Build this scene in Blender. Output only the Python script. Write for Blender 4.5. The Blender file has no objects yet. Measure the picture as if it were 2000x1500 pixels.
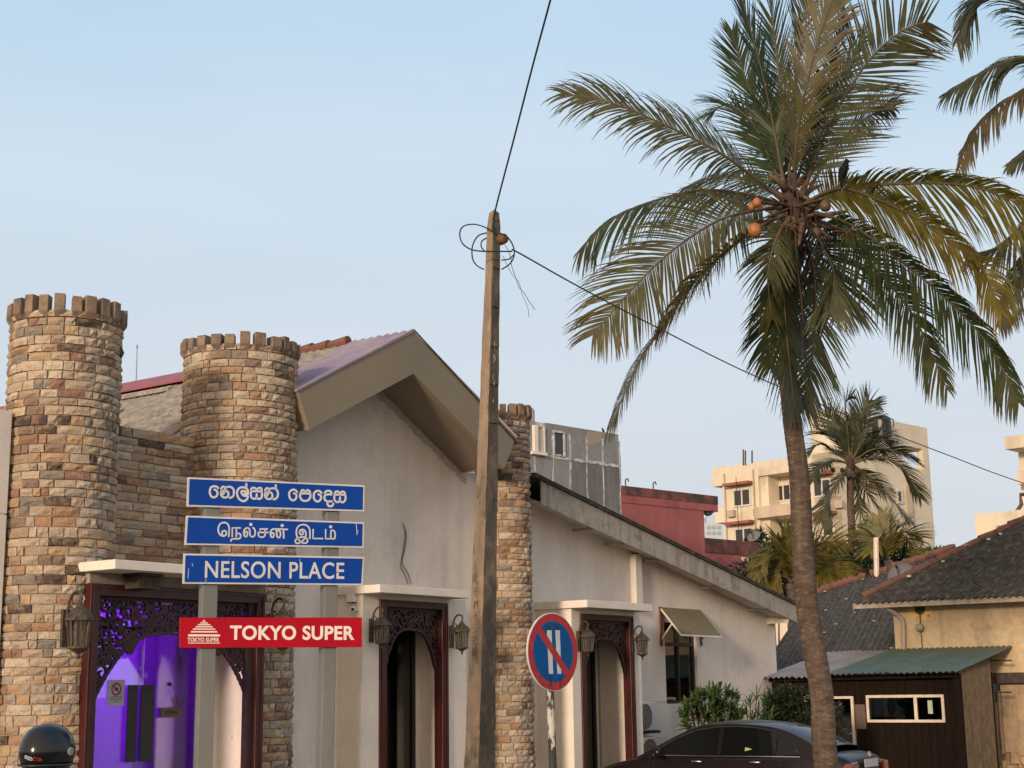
import bpy, bmesh, math, random
from mathutils import Vector, Matrix
R_ = math.radians
sc = bpy.context.scene
COL = sc.collection
# ---------------------------------------------------------------- camera, sky, sun, exposure
HC = 1.95; FPX = 2940.0; PITCH = R_(11.5); ROLL = R_(0.8)
cd = bpy.data.cameras.new('camera'); cam = bpy.data.objects.new('camera', cd); COL.objects.link(cam)
sc.camera = cam
cd.sensor_width = 36; cd.lens = 36 * FPX / 2000; cd.clip_end = 6000; cd.clip_start = .1
_f = Vector((0, math.cos(PITCH), math.sin(PITCH))); _r0 = Vector((1, 0, 0)); _u0 = _r0.cross(_f)
_r = _r0 * math.cos(ROLL) - _u0 * math.sin(ROLL); _u = _u0 * math.cos(ROLL) + _r0 * math.sin(ROLL)
CAM = Vector((0, 0, HC))
cam.matrix_world = Matrix(((_r.x, _u.x, -_f.x, 0), (_r.y, _u.y, -_f.y, 0), (_r.z, _u.z, -_f.z, HC), (0, 0, 0, 1)))

SUN_EL = R_(11); SUN_DIR = Vector((-.42, -.907, 0)).normalized()      # horizontal direction towards the sun
w = bpy.data.worlds.new('World'); sc.world = w; w.use_nodes = True
nt = w.node_tree; nt.nodes.clear()
def N(t, **k):
    n = nt.nodes.new(t)
    for a, b in k.items(): setattr(n, a, b)
    return n
L = nt.links.new
out = N('ShaderNodeOutputWorld'); bg = N('ShaderNodeBackground'); bg2 = N('ShaderNodeBackground'); add = N('ShaderNodeMixShader')
sky = N('ShaderNodeTexSky'); sky.sky_type = 'NISHITA'; sky.sun_disc = False
sky.sun_elevation = SUN_EL; sky.sun_rotation = math.atan2(SUN_DIR.x, SUN_DIR.y) % (2 * math.pi)
sky.air_density = 1.0; sky.dust_density = 1.5; sky.ozone_density = 1.5
bg.inputs[1].default_value = 0.10
# thin high haze over the whole dome: pale near the horizon, bluer above, with faint wide cloud streaks
tc = N('ShaderNodeTexCoord'); sep = N('ShaderNodeSeparateXYZ'); ramp = N('ShaderNodeValToRGB')
L(tc.outputs['Generated'], sep.inputs[0]); L(sep.outputs['Z'], ramp.inputs[0])
cr = ramp.color_ramp
cr.elements[0].position = 0.0; cr.elements[0].color = (.50, .515, .54, 1)
cr.elements[1].position = 1.0; cr.elements[1].color = (.22, .38, .62, 1)
for p, c in ((.10, (.52, .54, .58, 1)), (.20, (.545, .595, .655, 1)), (.32, (.50, .61, .70, 1)), (.45, (.385, .555, .715, 1))):
    e = cr.elements.new(p); e.color = c
mp = N('ShaderNodeMapping'); mp.inputs['Scale'].default_value = (1.2, 1.2, 5.0); nz = N('ShaderNodeTexNoise')
nz.inputs['Scale'].default_value = 1.6; nz.inputs['Detail'].default_value = 4; nz.inputs['Roughness'].default_value = .5
L(tc.outputs['Generated'], mp.inputs[0]); L(mp.outputs[0], nz.inputs['Vector'])
mr = N('ShaderNodeMapRange'); mr.inputs['From Min'].default_value = .4; mr.inputs['From Max'].default_value = .7
mr.inputs['To Min'].default_value = 0; mr.inputs['To Max'].default_value = .30
L(nz.outputs[0], mr.inputs['Value'])
mx = N('ShaderNodeMix', data_type='RGBA'); L(mr.outputs[0], mx.inputs[0]); L(ramp.outputs[0], mx.inputs[6]); mx.inputs[7].default_value = (.70, .73, .80, 1)
dt = N('ShaderNodeVectorMath', operation='DOT_PRODUCT'); L(tc.outputs['Generated'], dt.inputs[0]); dt.inputs[1].default_value = (SUN_DIR.x, SUN_DIR.y, .1)
gm = N('ShaderNodeMapRange', interpolation_type='SMOOTHSTEP'); gm.inputs['From Min'].default_value = -.25; gm.inputs['From Max'].default_value = 1.0; gm.inputs['To Max'].default_value = .9; L(dt.outputs['Value'], gm.inputs['Value'])
gw = N('ShaderNodeMix', data_type='RGBA'); L(gm.outputs[0], gw.inputs[0]); L(mx.outputs[2], gw.inputs[6]); gw.inputs[7].default_value = (1.05, .80, .60, 1)   # hazy evening glow on the sun's side
L(gw.outputs[2], bg2.inputs[0]); bg2.inputs[1].default_value = 1.0
L(sky.outputs[0], bg.inputs[0]); add.inputs[0].default_value = .88
L(bg.outputs[0], add.inputs[1]); L(bg2.outputs[0], add.inputs[2]); L(add.outputs[0], out.inputs[0])
sd = bpy.data.lights.new('sun', 'SUN'); sd.energy = 2.4; sd.angle = R_(7.0); sd.color = (1.0, .79, .60)
so = bpy.data.objects.new('sun', sd); COL.objects.link(so)
_sv = Vector((SUN_DIR.x * math.cos(SUN_EL), SUN_DIR.y * math.cos(SUN_EL), math.sin(SUN_EL)))
so.rotation_euler = _sv.to_track_quat('Z', 'Y').to_euler(); so.location = (-30, -30, 30)
vs = sc.view_settings; sc.display_settings.display_device = 'sRGB'
vs.view_transform = 'Standard'; vs.look = 'None'; vs.exposure = 0.36; vs.gamma = 1; vs.use_curve_mapping = False
sc.cycles.max_bounces = 6; sc.cycles.transparent_max_bounces = 12; sc.cycles.use_denoising = True
sc.cycles.caustics_reflective = False; sc.cycles.caustics_refractive = False

# ---------------------------------------------------------------- helpers
rnd = random.Random(7)
def ray(x, y):
    return (_r * (x - 1000) + _u * (750 - y) + _f * FPX).normalized()
def atY(x, y, Y):
    d = ray(x, y); return CAM + d * (Y / d.y)
class Plane:
    """vertical plane through the ground point seen at column x at depth Y; D runs along it, NN faces the street"""
    def __init__(s, org, ang):
        s.O = Vector((org[0], org[1], 0)); a = R_(ang); s.D = Vector((math.cos(a), math.sin(a), 0)); s.NN = Vector((math.sin(a), -math.cos(a), 0))
        if (CAM - s.O).dot(s.NN) < 0: s.NN = -s.NN
    def at(s, x, y, o=0.0):
        d = ray(x, y); k = (o - (CAM - s.O).dot(s.NN)) / d.dot(s.NN); p = CAM + d * k
        return (p - s.O).dot(s.D), p.z
    def off(s, x, u, y=1300):
        d = ray(x, y); k = (u - (CAM - s.O).dot(s.D)) / d.dot(s.D); return (CAM + d * k - s.O).dot(s.NN)
    def W(s, u, o, z): return s.O + s.D * u + s.NN * o + Vector((0, 0, z))

LOC = {}
class MB:
    def __init__(s): s.v = []; s.f = []; s.m = []; s.a = []
    def add(s, vs, fs, mi=0, tint=None):
        b = len(s.v); s.v += [Vector(p) for p in vs]
        for f in fs: s.f.append([b + i for i in f]); s.m.append(mi); s.a.append(tint if tint is not None else 0.0)
    def hexa(s, p, mi=0, tint=None):                      # 8 points: 0-3 one face, 4-7 the opposite, same order
        s.add(p, [(0, 1, 2, 3), (7, 6, 5, 4), (0, 4, 5, 1), (1, 5, 6, 2), (2, 6, 7, 3), (3, 7, 4, 0)], mi, tint)
    def box(s, a, b, mi=0):
        (x0, y0, z0), (x1, y1, z1) = a, b
        s.hexa([(x0, y0, z0), (x1, y0, z0), (x1, y1, z0), (x0, y1, z0), (x0, y0, z1), (x1, y0, z1), (x1, y1, z1), (x0, y1, z1)], mi)
    def pbox(s, pl, u0, u1, z0, z1, o0, o1, mi=0):         # box in plane coordinates
        W = pl.W
        s.hexa([W(u0, o0, z0), W(u1, o0, z0), W(u1, o0, z1), W(u0, o0, z1), W(u0, o1, z0), W(u1, o1, z0), W(u1, o1, z1), W(u0, o1, z1)], mi)
    def prism(s, pl, poly, o0, o1, mi=0):                  # polygon (u,z) extruded between offsets
        n = len(poly); a = [pl.W(u, o0, z) for u, z in poly]; b = [pl.W(u, o1, z) for u, z in poly]
        s.add(a + b, [list(range(n)), list(range(2 * n - 1, n - 1, -1))] + [(i, n + i, n + (i + 1) % n, (i + 1) % n) for i in range(n)], mi)
    def bar(s, p, q, w, h, up=(0, 0, 1), mi=0):
        p = Vector(p); q = Vector(q); d = (q - p).normalized(); x = d.cross(Vector(up))
        if x.length < 1e-4: x = d.cross(Vector((1, 0, 0)))
        x.normalize(); y = x.cross(d).normalized(); x *= w / 2; y *= h / 2
        s.hexa([p - x - y, p + x - y, p + x + y, p - x + y, q - x - y, q + x - y, q + x + y, q - x + y], mi)
    def tube(s, pts, r, seg=8, mi=0, cap=True):
        pts = [Vector(p) for p in pts]; n = len(pts); rr = r if isinstance(r, (list, tuple)) else [r] * n
        b = len(s.v); prev = None
        for i, p in enumerate(pts):
            d = (pts[min(i + 1, n - 1)] - pts[max(i - 1, 0)])
            if d.length < 1e-9: d = Vector((0, 0, 1))
            d.normalize()
            if prev is None:
                x = d.cross(Vector((0, 0, 1)))
                if x.length < .05: x = d.cross(Vector((1, 0, 0)))
            else: x = prev - d * prev.dot(d)
            x.normalize(); prev = x; y = d.cross(x)
            for k in range(seg):
                a = 2 * math.pi * k / seg; s.v.append(p + (x * math.cos(a) + y * math.sin(a)) * rr[i])
        for i in range(n - 1):
            for k in range(seg):
                k2 = (k + 1) % seg; s.f.append([b + i * seg + k, b + i * seg + k2, b + (i + 1) * seg + k2, b + (i + 1) * seg + k]); s.m.append(mi); s.a.append(0.)
        if cap:
            s.f.append([b + k for k in range(seg)][::-1]); s.m.append(mi); s.a.append(0.)
            s.f.append([b + (n - 1) * seg + k for k in range(seg)]); s.m.append(mi); s.a.append(0.)
    def lathe(s, prof, c, seg=16, mi=0, axis=None, sx=1, sy=1):   # prof: (radius, height) from c upwards (or along axis)
        c = Vector(c); ax = Vector(axis).normalized() if axis else Vector((0, 0, 1))
        x = ax.cross(Vector((0, 1, 0)));
        if x.length < .05: x = ax.cross(Vector((1, 0, 0)))
        x.normalize(); y = ax.cross(x); b = len(s.v); n = len(prof)
        for r, h in prof:
            for k in range(seg):
                a = 2 * math.pi * k / seg; s.v.append(c + ax * h + x * (math.cos(a) * r * sx) + y * (math.sin(a) * r * sy))
        for i in range(n - 1):
            for k in range(seg):
                k2 = (k + 1) % seg; s.f.append([b + i * seg + k, b + i * seg + k2, b + (i + 1) * seg + k2, b + (i + 1) * seg + k]); s.m.append(mi); s.a.append(0.)
        s.f.append([b + k for k in range(seg)][::-1]); s.m.append(mi); s.a.append(0.)
        s.f.append([b + (n - 1) * seg + k for k in range(seg)]); s.m.append(mi); s.a.append(0.)
    def ribbon(s, pl, pts, w, o0, o1, mi=0, closed=False):   # flat stroke of width w drawn in plane coordinates, thick from o0 to o1
        P = [Vector(p) for p in pts]; n = len(P)
        Lp = []; Rp = []
        for i in range(n):
            if closed: d = P[(i + 1) % n] - P[i - 1]
            else: d = P[min(i + 1, n - 1)] - P[max(i - 1, 0)]
            if d.length < 1e-9: d = Vector((1, 0))
            d.normalize(); q = Vector((-d.y, d.x)); ww = w[i] if isinstance(w, list) else w
            Lp.append(P[i] + q * ww / 2); Rp.append(P[i] - q * ww / 2)
        V = []
        for a in (Lp, Rp):
            for o in (o1, o0):
                V += [pl.W(p.x, o, p.y) for p in a]
        F = []; m = n if closed else n - 1
        for i in range(m):
            j = (i + 1) % n
            F += [(i, j, 2 * n + j, 2 * n + i), (n + i, 3 * n + i, 3 * n + j, n + j), (i, n + i, n + j, j), (2 * n + i, 2 * n + j, 3 * n + j, 3 * n + i)]
        if not closed: F += [(0, 2 * n, 3 * n, n), (n - 1, 2 * n - 1, 4 * n - 1, 3 * n - 1)]
        s.add(V, F, mi)

def smooth_pts(pts, k=4, closed=False):
    P = [Vector(p) for p in pts]; n = len(P); o = []
    rng = range(n) if closed else range(n - 1)
    for i in rng:
        a = P[(i - 1) % n] if closed or i > 0 else P[0]; b = P[i]; c = P[(i + 1) % n]; d = P[(i + 2) % n] if closed or i + 2 < n else P[-1]
        for j in range(k):
            t = j / k
            o.append(.5 * ((2 * b) + (c - a) * t + (2 * a - 5 * b + 4 * c - d) * t * t + (3 * b - a - 3 * c + d) * t ** 3))
    if not closed: o.append(P[-1])
    return o

def obj(name, mb, mats, parent=None, smooth=False, base=None, tint=False, label=None, bevel=0, subsurf=0, fix=True):
    me = bpy.data.meshes.new(name)
    if parent is not None: base = LOC[parent.name]
    elif base is None:
        xs = [p.x for p in mb.v]; ys = [p.y for p in mb.v]; zs = [p.z for p in mb.v]
        base = Vector(((min(xs) + max(xs)) / 2, (min(ys) + max(ys)) / 2, min(zs)))
    base = Vector(base)
    me.from_pydata([(p - base)[:] for p in mb.v], [], mb.f)
    if not isinstance(mats, (list, tuple)): mats = [mats]
    for m in mats: me.materials.append(m)
    if len(mats) > 1: me.polygons.foreach_set('material_index', mb.m)
    if tint:
        at = me.attributes.new('tint', 'FLOAT', 'FACE'); at.data.foreach_set('value', mb.a)
    if fix:
        bm = bmesh.new(); bm.from_mesh(me); bmesh.ops.recalc_face_normals(bm, faces=bm.faces); bm.to_mesh(me); bm.free()
    if smooth: me.polygons.foreach_set('use_smooth', [True] * len(me.polygons))
    me.update()
    o = bpy.data.objects.new(name, me); COL.objects.link(o)
    if parent is not None: o.parent = parent; LOC[o.name] = base
    else: o.location = base; LOC[o.name] = base
    if bevel:
        b = o.modifiers.new('bevel', 'BEVEL'); b.width = bevel; b.segments = 2; b.limit_method = 'ANGLE'
    if subsurf:
        b = o.modifiers.new('subsurf', 'SUBSURF'); b.levels = subsurf; b.render_levels = subsurf
    if label: o['label'] = label
    return o
def tag(o, label=None, cat=None, group=None, kind=None):
    if label: o['label'] = label
    if cat: o['category'] = cat
    if group: o['group'] = group
    if kind: o['kind'] = kind
    return o
def thing(name, loc, label, cat, group=None):
    o = bpy.data.objects.new(name, None); COL.objects.link(o); o.location = loc; o.empty_display_size = .2
    LOC[o.name] = Vector(loc); return tag(o, label, cat, group)
def copy_tree(o, loc=None, rz=0, label=None, parent=None):
    kids = [c for c in bpy.data.objects if c.parent == o] if parent is None else KIDS.get(o.name, [])
    c = o.copy(); COL.objects.link(c)
    if parent is not None: c.parent = parent
    if loc is not None: c.location = loc; c.rotation_euler.z = o.rotation_euler.z + rz
    if label: c['label'] = label
    for k in kids:
        KIDS[k.name] = [q for q in bpy.data.objects if q.parent == k]
        copy_tree(k, parent=c)
    LOC[c.name] = Vector(c.location); return c
KIDS = {}

# ---------------------------------------------------------------- materials
def mat(name, col, rough=.75, col2=None, scale=3., mixr=(.4, .65), bump=0., bscale=40., metal=0., spec=.5, fine=0.12, streak=None, grime=None, stretch=(1, 1, 1), coat=0., trans=None, detail=6):
    m = bpy.data.materials.new(name); m.use_nodes = True; t = m.node_tree; b = t.nodes['Principled BSDF']; l = t.links.new
    def nn(ty, **k):
        q = t.nodes.new(ty)
        for a, v in k.items(): setattr(q, a, v)
        return q
    geo = nn('ShaderNodeNewGeometry'); mp = nn('ShaderNodeMapping'); mp.inputs['Scale'].default_value = stretch; l(geo.outputs['Position'], mp.inputs[0])
    cur = None
    rgb = nn('ShaderNodeRGB'); rgb.outputs[0].default_value = (*col, 1); cur = rgb.outputs[0]
    def blend(fac, other, cur, mode='MIX'):
        x = nn('ShaderNodeMix', data_type='RGBA', blend_type=mode)
        if hasattr(fac, 'links') or hasattr(fac, 'is_output'): l(fac, x.inputs[0])
        else: x.inputs[0].default_value = fac
        l(cur, x.inputs[6])
        if isinstance(other, tuple): x.inputs[7].default_value = (*other, 1)
        else: l(other, x.inputs[7])
        return x.outputs[2]
    def noise(sc_, det=detail, vec=None, rough_=.6):
        q = nn('ShaderNodeTexNoise'); q.inputs['Scale'].default_value = sc_; q.inputs['Detail'].default_value = det; q.inputs['Roughness'].default_value = rough_
        l(vec or mp.outputs[0], q.inputs['Vector']); return q.outputs[0]
    def rng(v, a, b_, c=0, d=1):
        q = nn('ShaderNodeMapRange'); q.inputs['From Min'].default_value = a; q.inputs['From Max'].default_value = b_
        q.inputs['To Min'].default_value = c; q.inputs['To Max'].default_value = d; l(v, q.inputs['Value']); return q.outputs[0]
    if col2: cur = blend(rng(noise(scale), *mixr), col2, cur)
    if streak:      # (colour, strength, across scale): vertical run-off marks
        m2 = nn('ShaderNodeMapping'); m2.inputs['Scale'].default_value = (streak[2], streak[2], streak[2] * .07); l(geo.outputs['Position'], m2.inputs[0])
        cur = blend(rng(noise(1., 5, m2.outputs[0]), .5, .75, 0, streak[1]), streak[0], cur)
    if grime:       # (colour, strength, scale): blotches
        cur = blend(rng(noise(grime[2], 8, rough_=.7), .52, .68, 0, grime[1]), grime[0], cur)
    if fine:
        f = rng(noise(bscale * .6, 3), .3, .7, 1 - fine, 1 + fine)
        cb = nn('ShaderNodeCombineXYZ'); [l(f, cb.inputs[i]) for i in range(3)]
        cur = blend(1.0, cb.outputs[0], cur, 'MULTIPLY')
    l(cur, b.inputs['Base Color'])
    b.inputs['Roughness'].default_value = rough; b.inputs['Metallic'].default_value = metal; b.inputs['Specular IOR Level'].default_value = spec
    if coat: b.inputs['Coat Weight'].default_value = coat; b.inputs['Coat Roughness'].default_value = .05
    if bump:
        bp = nn('ShaderNodeBump'); bp.inputs['Strength'].default_value = bump; bp.inputs['Distance'].default_value = .02
        l(noise(bscale, 8, rough_=.65), bp.inputs['Height']); l(bp.outputs[0], b.inputs['Normal'])
    m['cur'] = 1
    return m
def emis(name, col, st):
    m = bpy.data.materials.new(name); m.use_nodes = True; b = m.node_tree.nodes['Principled BSDF']
    b.inputs['Base Color'].default_value = (*col, 1); b.inputs['Emission Color'].default_value = (*col, 1); b.inputs['Emission Strength'].default_value = st; return m
def glassmat(name, tintc=(.9, .92, .92), refl=.12, rough=.01):
    m = bpy.data.materials.new(name); m.use_nodes = True; t = m.node_tree; t.nodes.clear(); l = t.links.new
    o = t.nodes.new('ShaderNodeOutputMaterial'); mx = t.nodes.new('ShaderNodeMixShader'); tr = t.nodes.new('ShaderNodeBsdfTransparent'); g = t.nodes.new('ShaderNodeBsdfGlossy')
    tr.inputs[0].default_value = (*tintc, 1); g.inputs['Roughness'].default_value = rough; g.inputs[0].default_value = (.9, .9, .9, 1)
    lw = t.nodes.new('ShaderNodeLayerWeight'); lw.inputs[0].default_value = .35; mr = t.nodes.new('ShaderNodeMapRange'); mr.inputs['To Min'].default_value = refl; mr.inputs['To Max'].default_value = min(1, refl + .75)
    l(lw.outputs['Fresnel'], mr.inputs['Value']); l(mr.outputs[0], mx.inputs[0]); l(tr.outputs[0], mx.inputs[1]); l(g.outputs[0], mx.inputs[2]); l(mx.outputs[0], o.inputs[0]); return m

def stone_mat():
    m = bpy.data.materials.new('split_stone'); m.use_nodes = True; t = m.node_tree; b = t.nodes['Principled BSDF']; l = t.links.new; nn = t.nodes.new
    at = nn('ShaderNodeAttribute'); at.attribute_name = 'tint'; rp = nn('ShaderNodeValToRGB'); rp.color_ramp.interpolation = 'CONSTANT'
    cols = [(.45, .35, .25), (.49, .35, .21), (.42, .34, .26), (.38, .225, .135), (.36, .31, .25), (.52, .42, .31), (.22, .20, .17), (.28, .155, .11), (.45, .30, .175), (.085, .06, .052), (.45, .37, .28), (.23, .165, .125), (.37, .275, .195), (.56, .47, .355)]
    els = rp.color_ramp.elements
    for i, c in enumerate(cols):
        p = i / len(cols)
        if i == 0: e = els[0]; e.position = 0
        elif i == 1: e = els[1]; e.position = p
        else: e = els.new(p)
        e.color = (*c, 1)
    l(at.outputs['Fac'], rp.inputs[0])
    g = nn('ShaderNodeNewGeometry')
    def noise(s, d, r=.65):
        q = nn('ShaderNodeTexNoise'); q.inputs['Scale'].default_value = s; q.inputs['Detail'].default_value = d; q.inputs['Roughness'].default_value = r; l(g.outputs['Position'], q.inputs['Vector']); return q.outputs[0]
    def rng(v, a, c, x, y):
        q = nn('ShaderNodeMapRange'); q.inputs['From Min'].default_value = a; q.inputs['From Max'].default_value = c; q.inputs['To Min'].default_value = x; q.inputs['To Max'].default_value = y; l(v, q.inputs['Value']); return q.outputs[0]
    x = nn('ShaderNodeMix'); x.data_type = 'RGBA'; l(rng(noise(9, 6), .45, .7, 0, .7), x.inputs[0]); l(rp.outputs[0], x.inputs[6]); x.inputs[7].default_value = (.38, .245, .135, 1)
    y = nn('ShaderNodeMix'); y.data_type = 'RGBA'; l(rng(noise(14, 8), .58, .74, 0, .6), y.inputs[0]); l(x.outputs[2], y.inputs[6]); y.inputs[7].default_value = (.5, .43, .33, 1)
    z = nn('ShaderNodeMix'); z.data_type = 'RGBA'; l(rng(noise(23, 8), .58, .72, 0, .65), z.inputs[0]); l(y.outputs[2], z.inputs[6]); z.inputs[7].default_value = (.13, .10, .08, 1)
    f = rng(noise(60, 6), .3, .7, .72, 1.25); cb = nn('ShaderNodeCombineXYZ'); [l(f, cb.inputs[i]) for i in range(3)]
    mu = nn('ShaderNodeMix'); mu.data_type = 'RGBA'; mu.blend_type = 'MULTIPLY'; mu.inputs[0].default_value = 1; l(z.outputs[2], mu.inputs[6]); l(cb.outputs[0], mu.inputs[7])
    l(mu.outputs[2], b.inputs['Base Color']); b.inputs['Roughness'].default_value = .85; b.inputs['Specular IOR Level'].default_value = .3
    bp = nn('ShaderNodeBump'); bp.inputs['Strength'].default_value = .9; bp.inputs['Distance'].default_value = .03; l(noise(22, 10, .7), bp.inputs['Height']); l(bp.outputs[0], b.inputs['Normal'])
    return m
def leaf_mat(name, green, brown, tr=.35, rough=.5):
    m = bpy.data.materials.new(name); m.use_nodes = True; t = m.node_tree; b = t.nodes['Principled BSDF']; l = t.links.new; nn = t.nodes.new
    at = nn('ShaderNodeAttribute'); at.attribute_name = 'tint'
    x = nn('ShaderNodeMix'); x.data_type = 'RGBA'; l(at.outputs['Fac'], x.inputs[0]); x.inputs[6].default_value = (*green, 1); x.inputs[7].default_value = (*brown, 1)
    g = nn('ShaderNodeNewGeometry'); q = nn('ShaderNodeTexNoise'); q.inputs['Scale'].default_value = 5; q.inputs['Detail'].default_value = 5; l(g.outputs['Position'], q.inputs['Vector'])
    r = nn('ShaderNodeMapRange'); r.inputs['From Min'].default_value = .3; r.inputs['From Max'].default_value = .7; r.inputs['To Min'].default_value = .6; r.inputs['To Max'].default_value = 1.4; l(q.outputs[0], r.inputs['Value'])
    cb = nn('ShaderNodeCombineXYZ'); [l(r.outputs[0], cb.inputs[i]) for i in range(3)]
    mu = nn('ShaderNodeMix'); mu.data_type = 'RGBA'; mu.blend_type = 'MULTIPLY'; mu.inputs[0].default_value = 1; l(x.outputs[2], mu.inputs[6]); l(cb.outputs[0], mu.inputs[7])
    l(mu.outputs[2], b.inputs['Base Color']); b.inputs['Roughness'].default_value = rough; b.inputs['Specular IOR Level'].default_value = .4
    tl = nn('ShaderNodeBsdfTranslucent'); l(mu.outputs[2], tl.inputs[0]); ms = nn('ShaderNodeMixShader'); ms.inputs[0].default_value = tr
    o = t.nodes['Material Output']; l(b.outputs[0], ms.inputs[1]); l(tl.outputs[0], ms.inputs[2]); l(ms.outputs[0], o.inputs[0]); return m

M = {}
M['stone'] = stone_mat()
M['mortar'] = mat('mortar', (.36, .31, .245), .95, (.24, .205, .165), 6, bump=.5, bscale=60)
M['merlon'] = mat('merlon_stone', (.26, .19, .13), .9, (.13, .10, .08), 4, bump=.8, bscale=30, grime=((.36, .19, .09), .7, 3))
M['render'] = mat('painted_render', (.78, .71, .635), .8, (.71, .645, .575), .8, bump=.12, bscale=25, fine=.04, streak=((.47, .42, .37), .45, 2.2), grime=((.42, .37, .33), .35, 1.1))
M['trim'] = mat('white_trim', (.80, .72, .62), .7, (.72, .65, .56), 2, bump=.08, bscale=30, fine=.04)
M['brown'] = mat('brown_cladding', (.265, .215, .14), .5, (.235, .19, .125), .5, fine=.03, metal=.0, spec=.5)
M['brown_in'] = mat('brown_soffit', (.23, .18, .125), .6, (.20, .155, .11), .7, fine=.04)
M['fascia'] = mat('grey_fascia_board', (.43, .38, .31), .8, (.34, .30, .245), 2.5, bump=.2, bscale=30, streak=((.15, .13, .105), .75, 5), grime=((.13, .11, .09), .7, 3.5))
M['soffit'] = mat('soffit_board', (.62, .55, .46), .85, (.45, .40, .33), 1.5, fine=.05, grime=((.25, .21, .17), .3, 2))
M['roofdark'] = mat('old_roof_sheet', (.055, .050, .043), .95, (.03, .028, .025), 5, bump=.5, bscale=40, grime=((.22, .20, .17), .5, 7), streak=((.16, .15, .13), .4, 8))
M['rooftan'] = mat('weathered_roof_sheet', (.36, .31, .24), .9, (.20, .17, .135), 6, bump=.5, bscale=30, grime=((.12, .10, .08), .7, 5))
M['roofviolet'] = mat('faded_violet_sheet', (.24, .19, .26), .7, (.34, .28, .27), 1.5, fine=.05, streak=((.25, .2, .25), .4, 3))
M['ridge'] = mat('red_ridge_tile', (.20, .075, .05), .9, (.12, .075, .055), 5, bump=.6, bscale=30, grime=((.055, .045, .038), .9, 4))
M['redmetal'] = mat('red_metal_strip', (.30, .07, .07), .55, (.22, .06, .06), 2)
M['wood'] = mat('dark_red_wood', (.06, .009, .008), .38, (.03, .006, .006), 4, bump=.1, bscale=20, stretch=(3, 3, .4), spec=.5)
M['carved'] = mat('carved_wood', (.035, .012, .009), .5, (.022, .008, .007), 8, bump=.3, bscale=40)
M['iron'] = mat('bronze_iron', (.10, .075, .05), .55, (.05, .035, .028), 20, bump=.3, bscale=80, metal=.5, grime=((.22, .15, .09), .4, 25))
M['lampglass'] = glassmat('lamp_glass', (.75, .68, .55), .25, .15)
M['black'] = mat('black_plastic', (.02, .02, .02), .4, fine=.05)
M['white'] = mat('white_plastic', (.75, .72, .68), .5, fine=.03)
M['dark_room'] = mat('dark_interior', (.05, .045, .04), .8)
M['white_room'] = mat('pale_interior', (.62, .60, .60), .7, fine=.03)
M['glass'] = glassmat('window_glass', (.80, .85, .85), .10)
M['darkglass'] = glassmat('dark_glass', (.22, .25, .26), .07)
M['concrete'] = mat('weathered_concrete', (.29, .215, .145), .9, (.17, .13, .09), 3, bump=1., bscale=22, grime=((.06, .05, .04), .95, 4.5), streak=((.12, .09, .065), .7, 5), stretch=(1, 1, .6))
M['concrete_dark'] = mat('mould_and_shade_concrete', (.050, .042, .034), .95, (.09, .072, .054), 5, bump=.9, bscale=24, grime=((.24, .19, .13), .5, 7), stretch=(1, 1, .5))  # mould, with the shade of the pole's right face also in the colour
M['rust'] = mat('rusty_brown', (.17, .07, .035), .8, (.14, .06, .03), 12, bump=.4, bscale=50)
M['cable'] = mat('black_cable', (.015, .015, .017), .6)
M['wire'] = mat('thin_grey_wire', (.07, .06, .055), .6)
M['signpost'] = mat('grey_sign_post', (.15, .15, .14), .6, (.12, .12, .11), 2, fine=.05, streak=((.25, .22, .18), .3, 6))
M['sign_blue'] = mat('sign_blue', (.002, .048, .29), .5, (.002, .042, .26), 4, fine=.02, spec=.15)
M['sign_white'] = mat('sign_white', (.56, .56, .56), .5, (.50, .49, .48), 8, fine=.05)
M['sign_red'] = mat('sign_red', (.40, .004, .016), .5, (.36, .004, .014), 4, fine=.02, spec=.15)
M['sign_cream'] = mat('sign_lettering_cream', (.80, .70, .60), .5, fine=.02)
M['ns_red'] = mat('round_sign_red', (.36, .008, .014), .5, (.32, .014, .014), 6, grime=((.40, .09, .04), .5, 14))
M['ns_blue'] = mat('round_sign_blue', (.002, .080, .25), .55, (.002, .068, .22), 6, spec=.15)
M['peel'] = mat('peeling_black_white_paint', (.03, .028, .026), .7, (.5, .46, .4), 11, mixr=(.53, .57), bump=.5, bscale=50, stretch=(1, 1, .35))
M['trunk'] = mat('palm_bark', (.105, .07, .048), .95, (.055, .037, .027), 5, bump=1., bscale=18, stretch=(1, 1, 2.2), grime=((.25, .20, .14), .55, 9), streak=((.24, .19, .13), .5, 7))
M['stalk'] = mat('palm_stalk', (.13, .075, .038), .6, (.07, .045, .025), 5, bump=.2)
M['stalkg'] = mat('palm_midrib', (.095, .062, .026), .65, (.055, .042, .018), 4)
M['fibre'] = mat('palm_fibre', (.06, .036, .024), .95, (.028, .018, .012), 9, bump=1., bscale=40, stretch=(1, 1, .2))
M['coconut'] = mat('orange_coconut', (.33, .125, .04), .55, (.22, .08, .03), 8)
M['frond'] = leaf_mat('coconut_leaf', (.028, .052, .014), (.12, .085, .028), .28)
M['frond_dark'] = leaf_mat('far_coconut_leaf', (.032, .046, .020), (.12, .085, .038), .22)
M['leafy'] = leaf_mat('bush_leaf', (.050, .105, .022), (.17, .19, .045), .3)
M['leafdark'] = leaf_mat('dark_bush_leaf', (.018, .034, .014), (.06, .045, .025), .15, .4)
M['leafyellow'] = leaf_mat('yellow_palm_leaf', (.105, .11, .022), (.32, .21, .045), .35)
M['twig'] = mat('twig', (.10, .075, .05), .9)
M['crow'] = mat('crow_feather', (.008, .008, .010), .7, spec=.1)
print('base ok')
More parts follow.
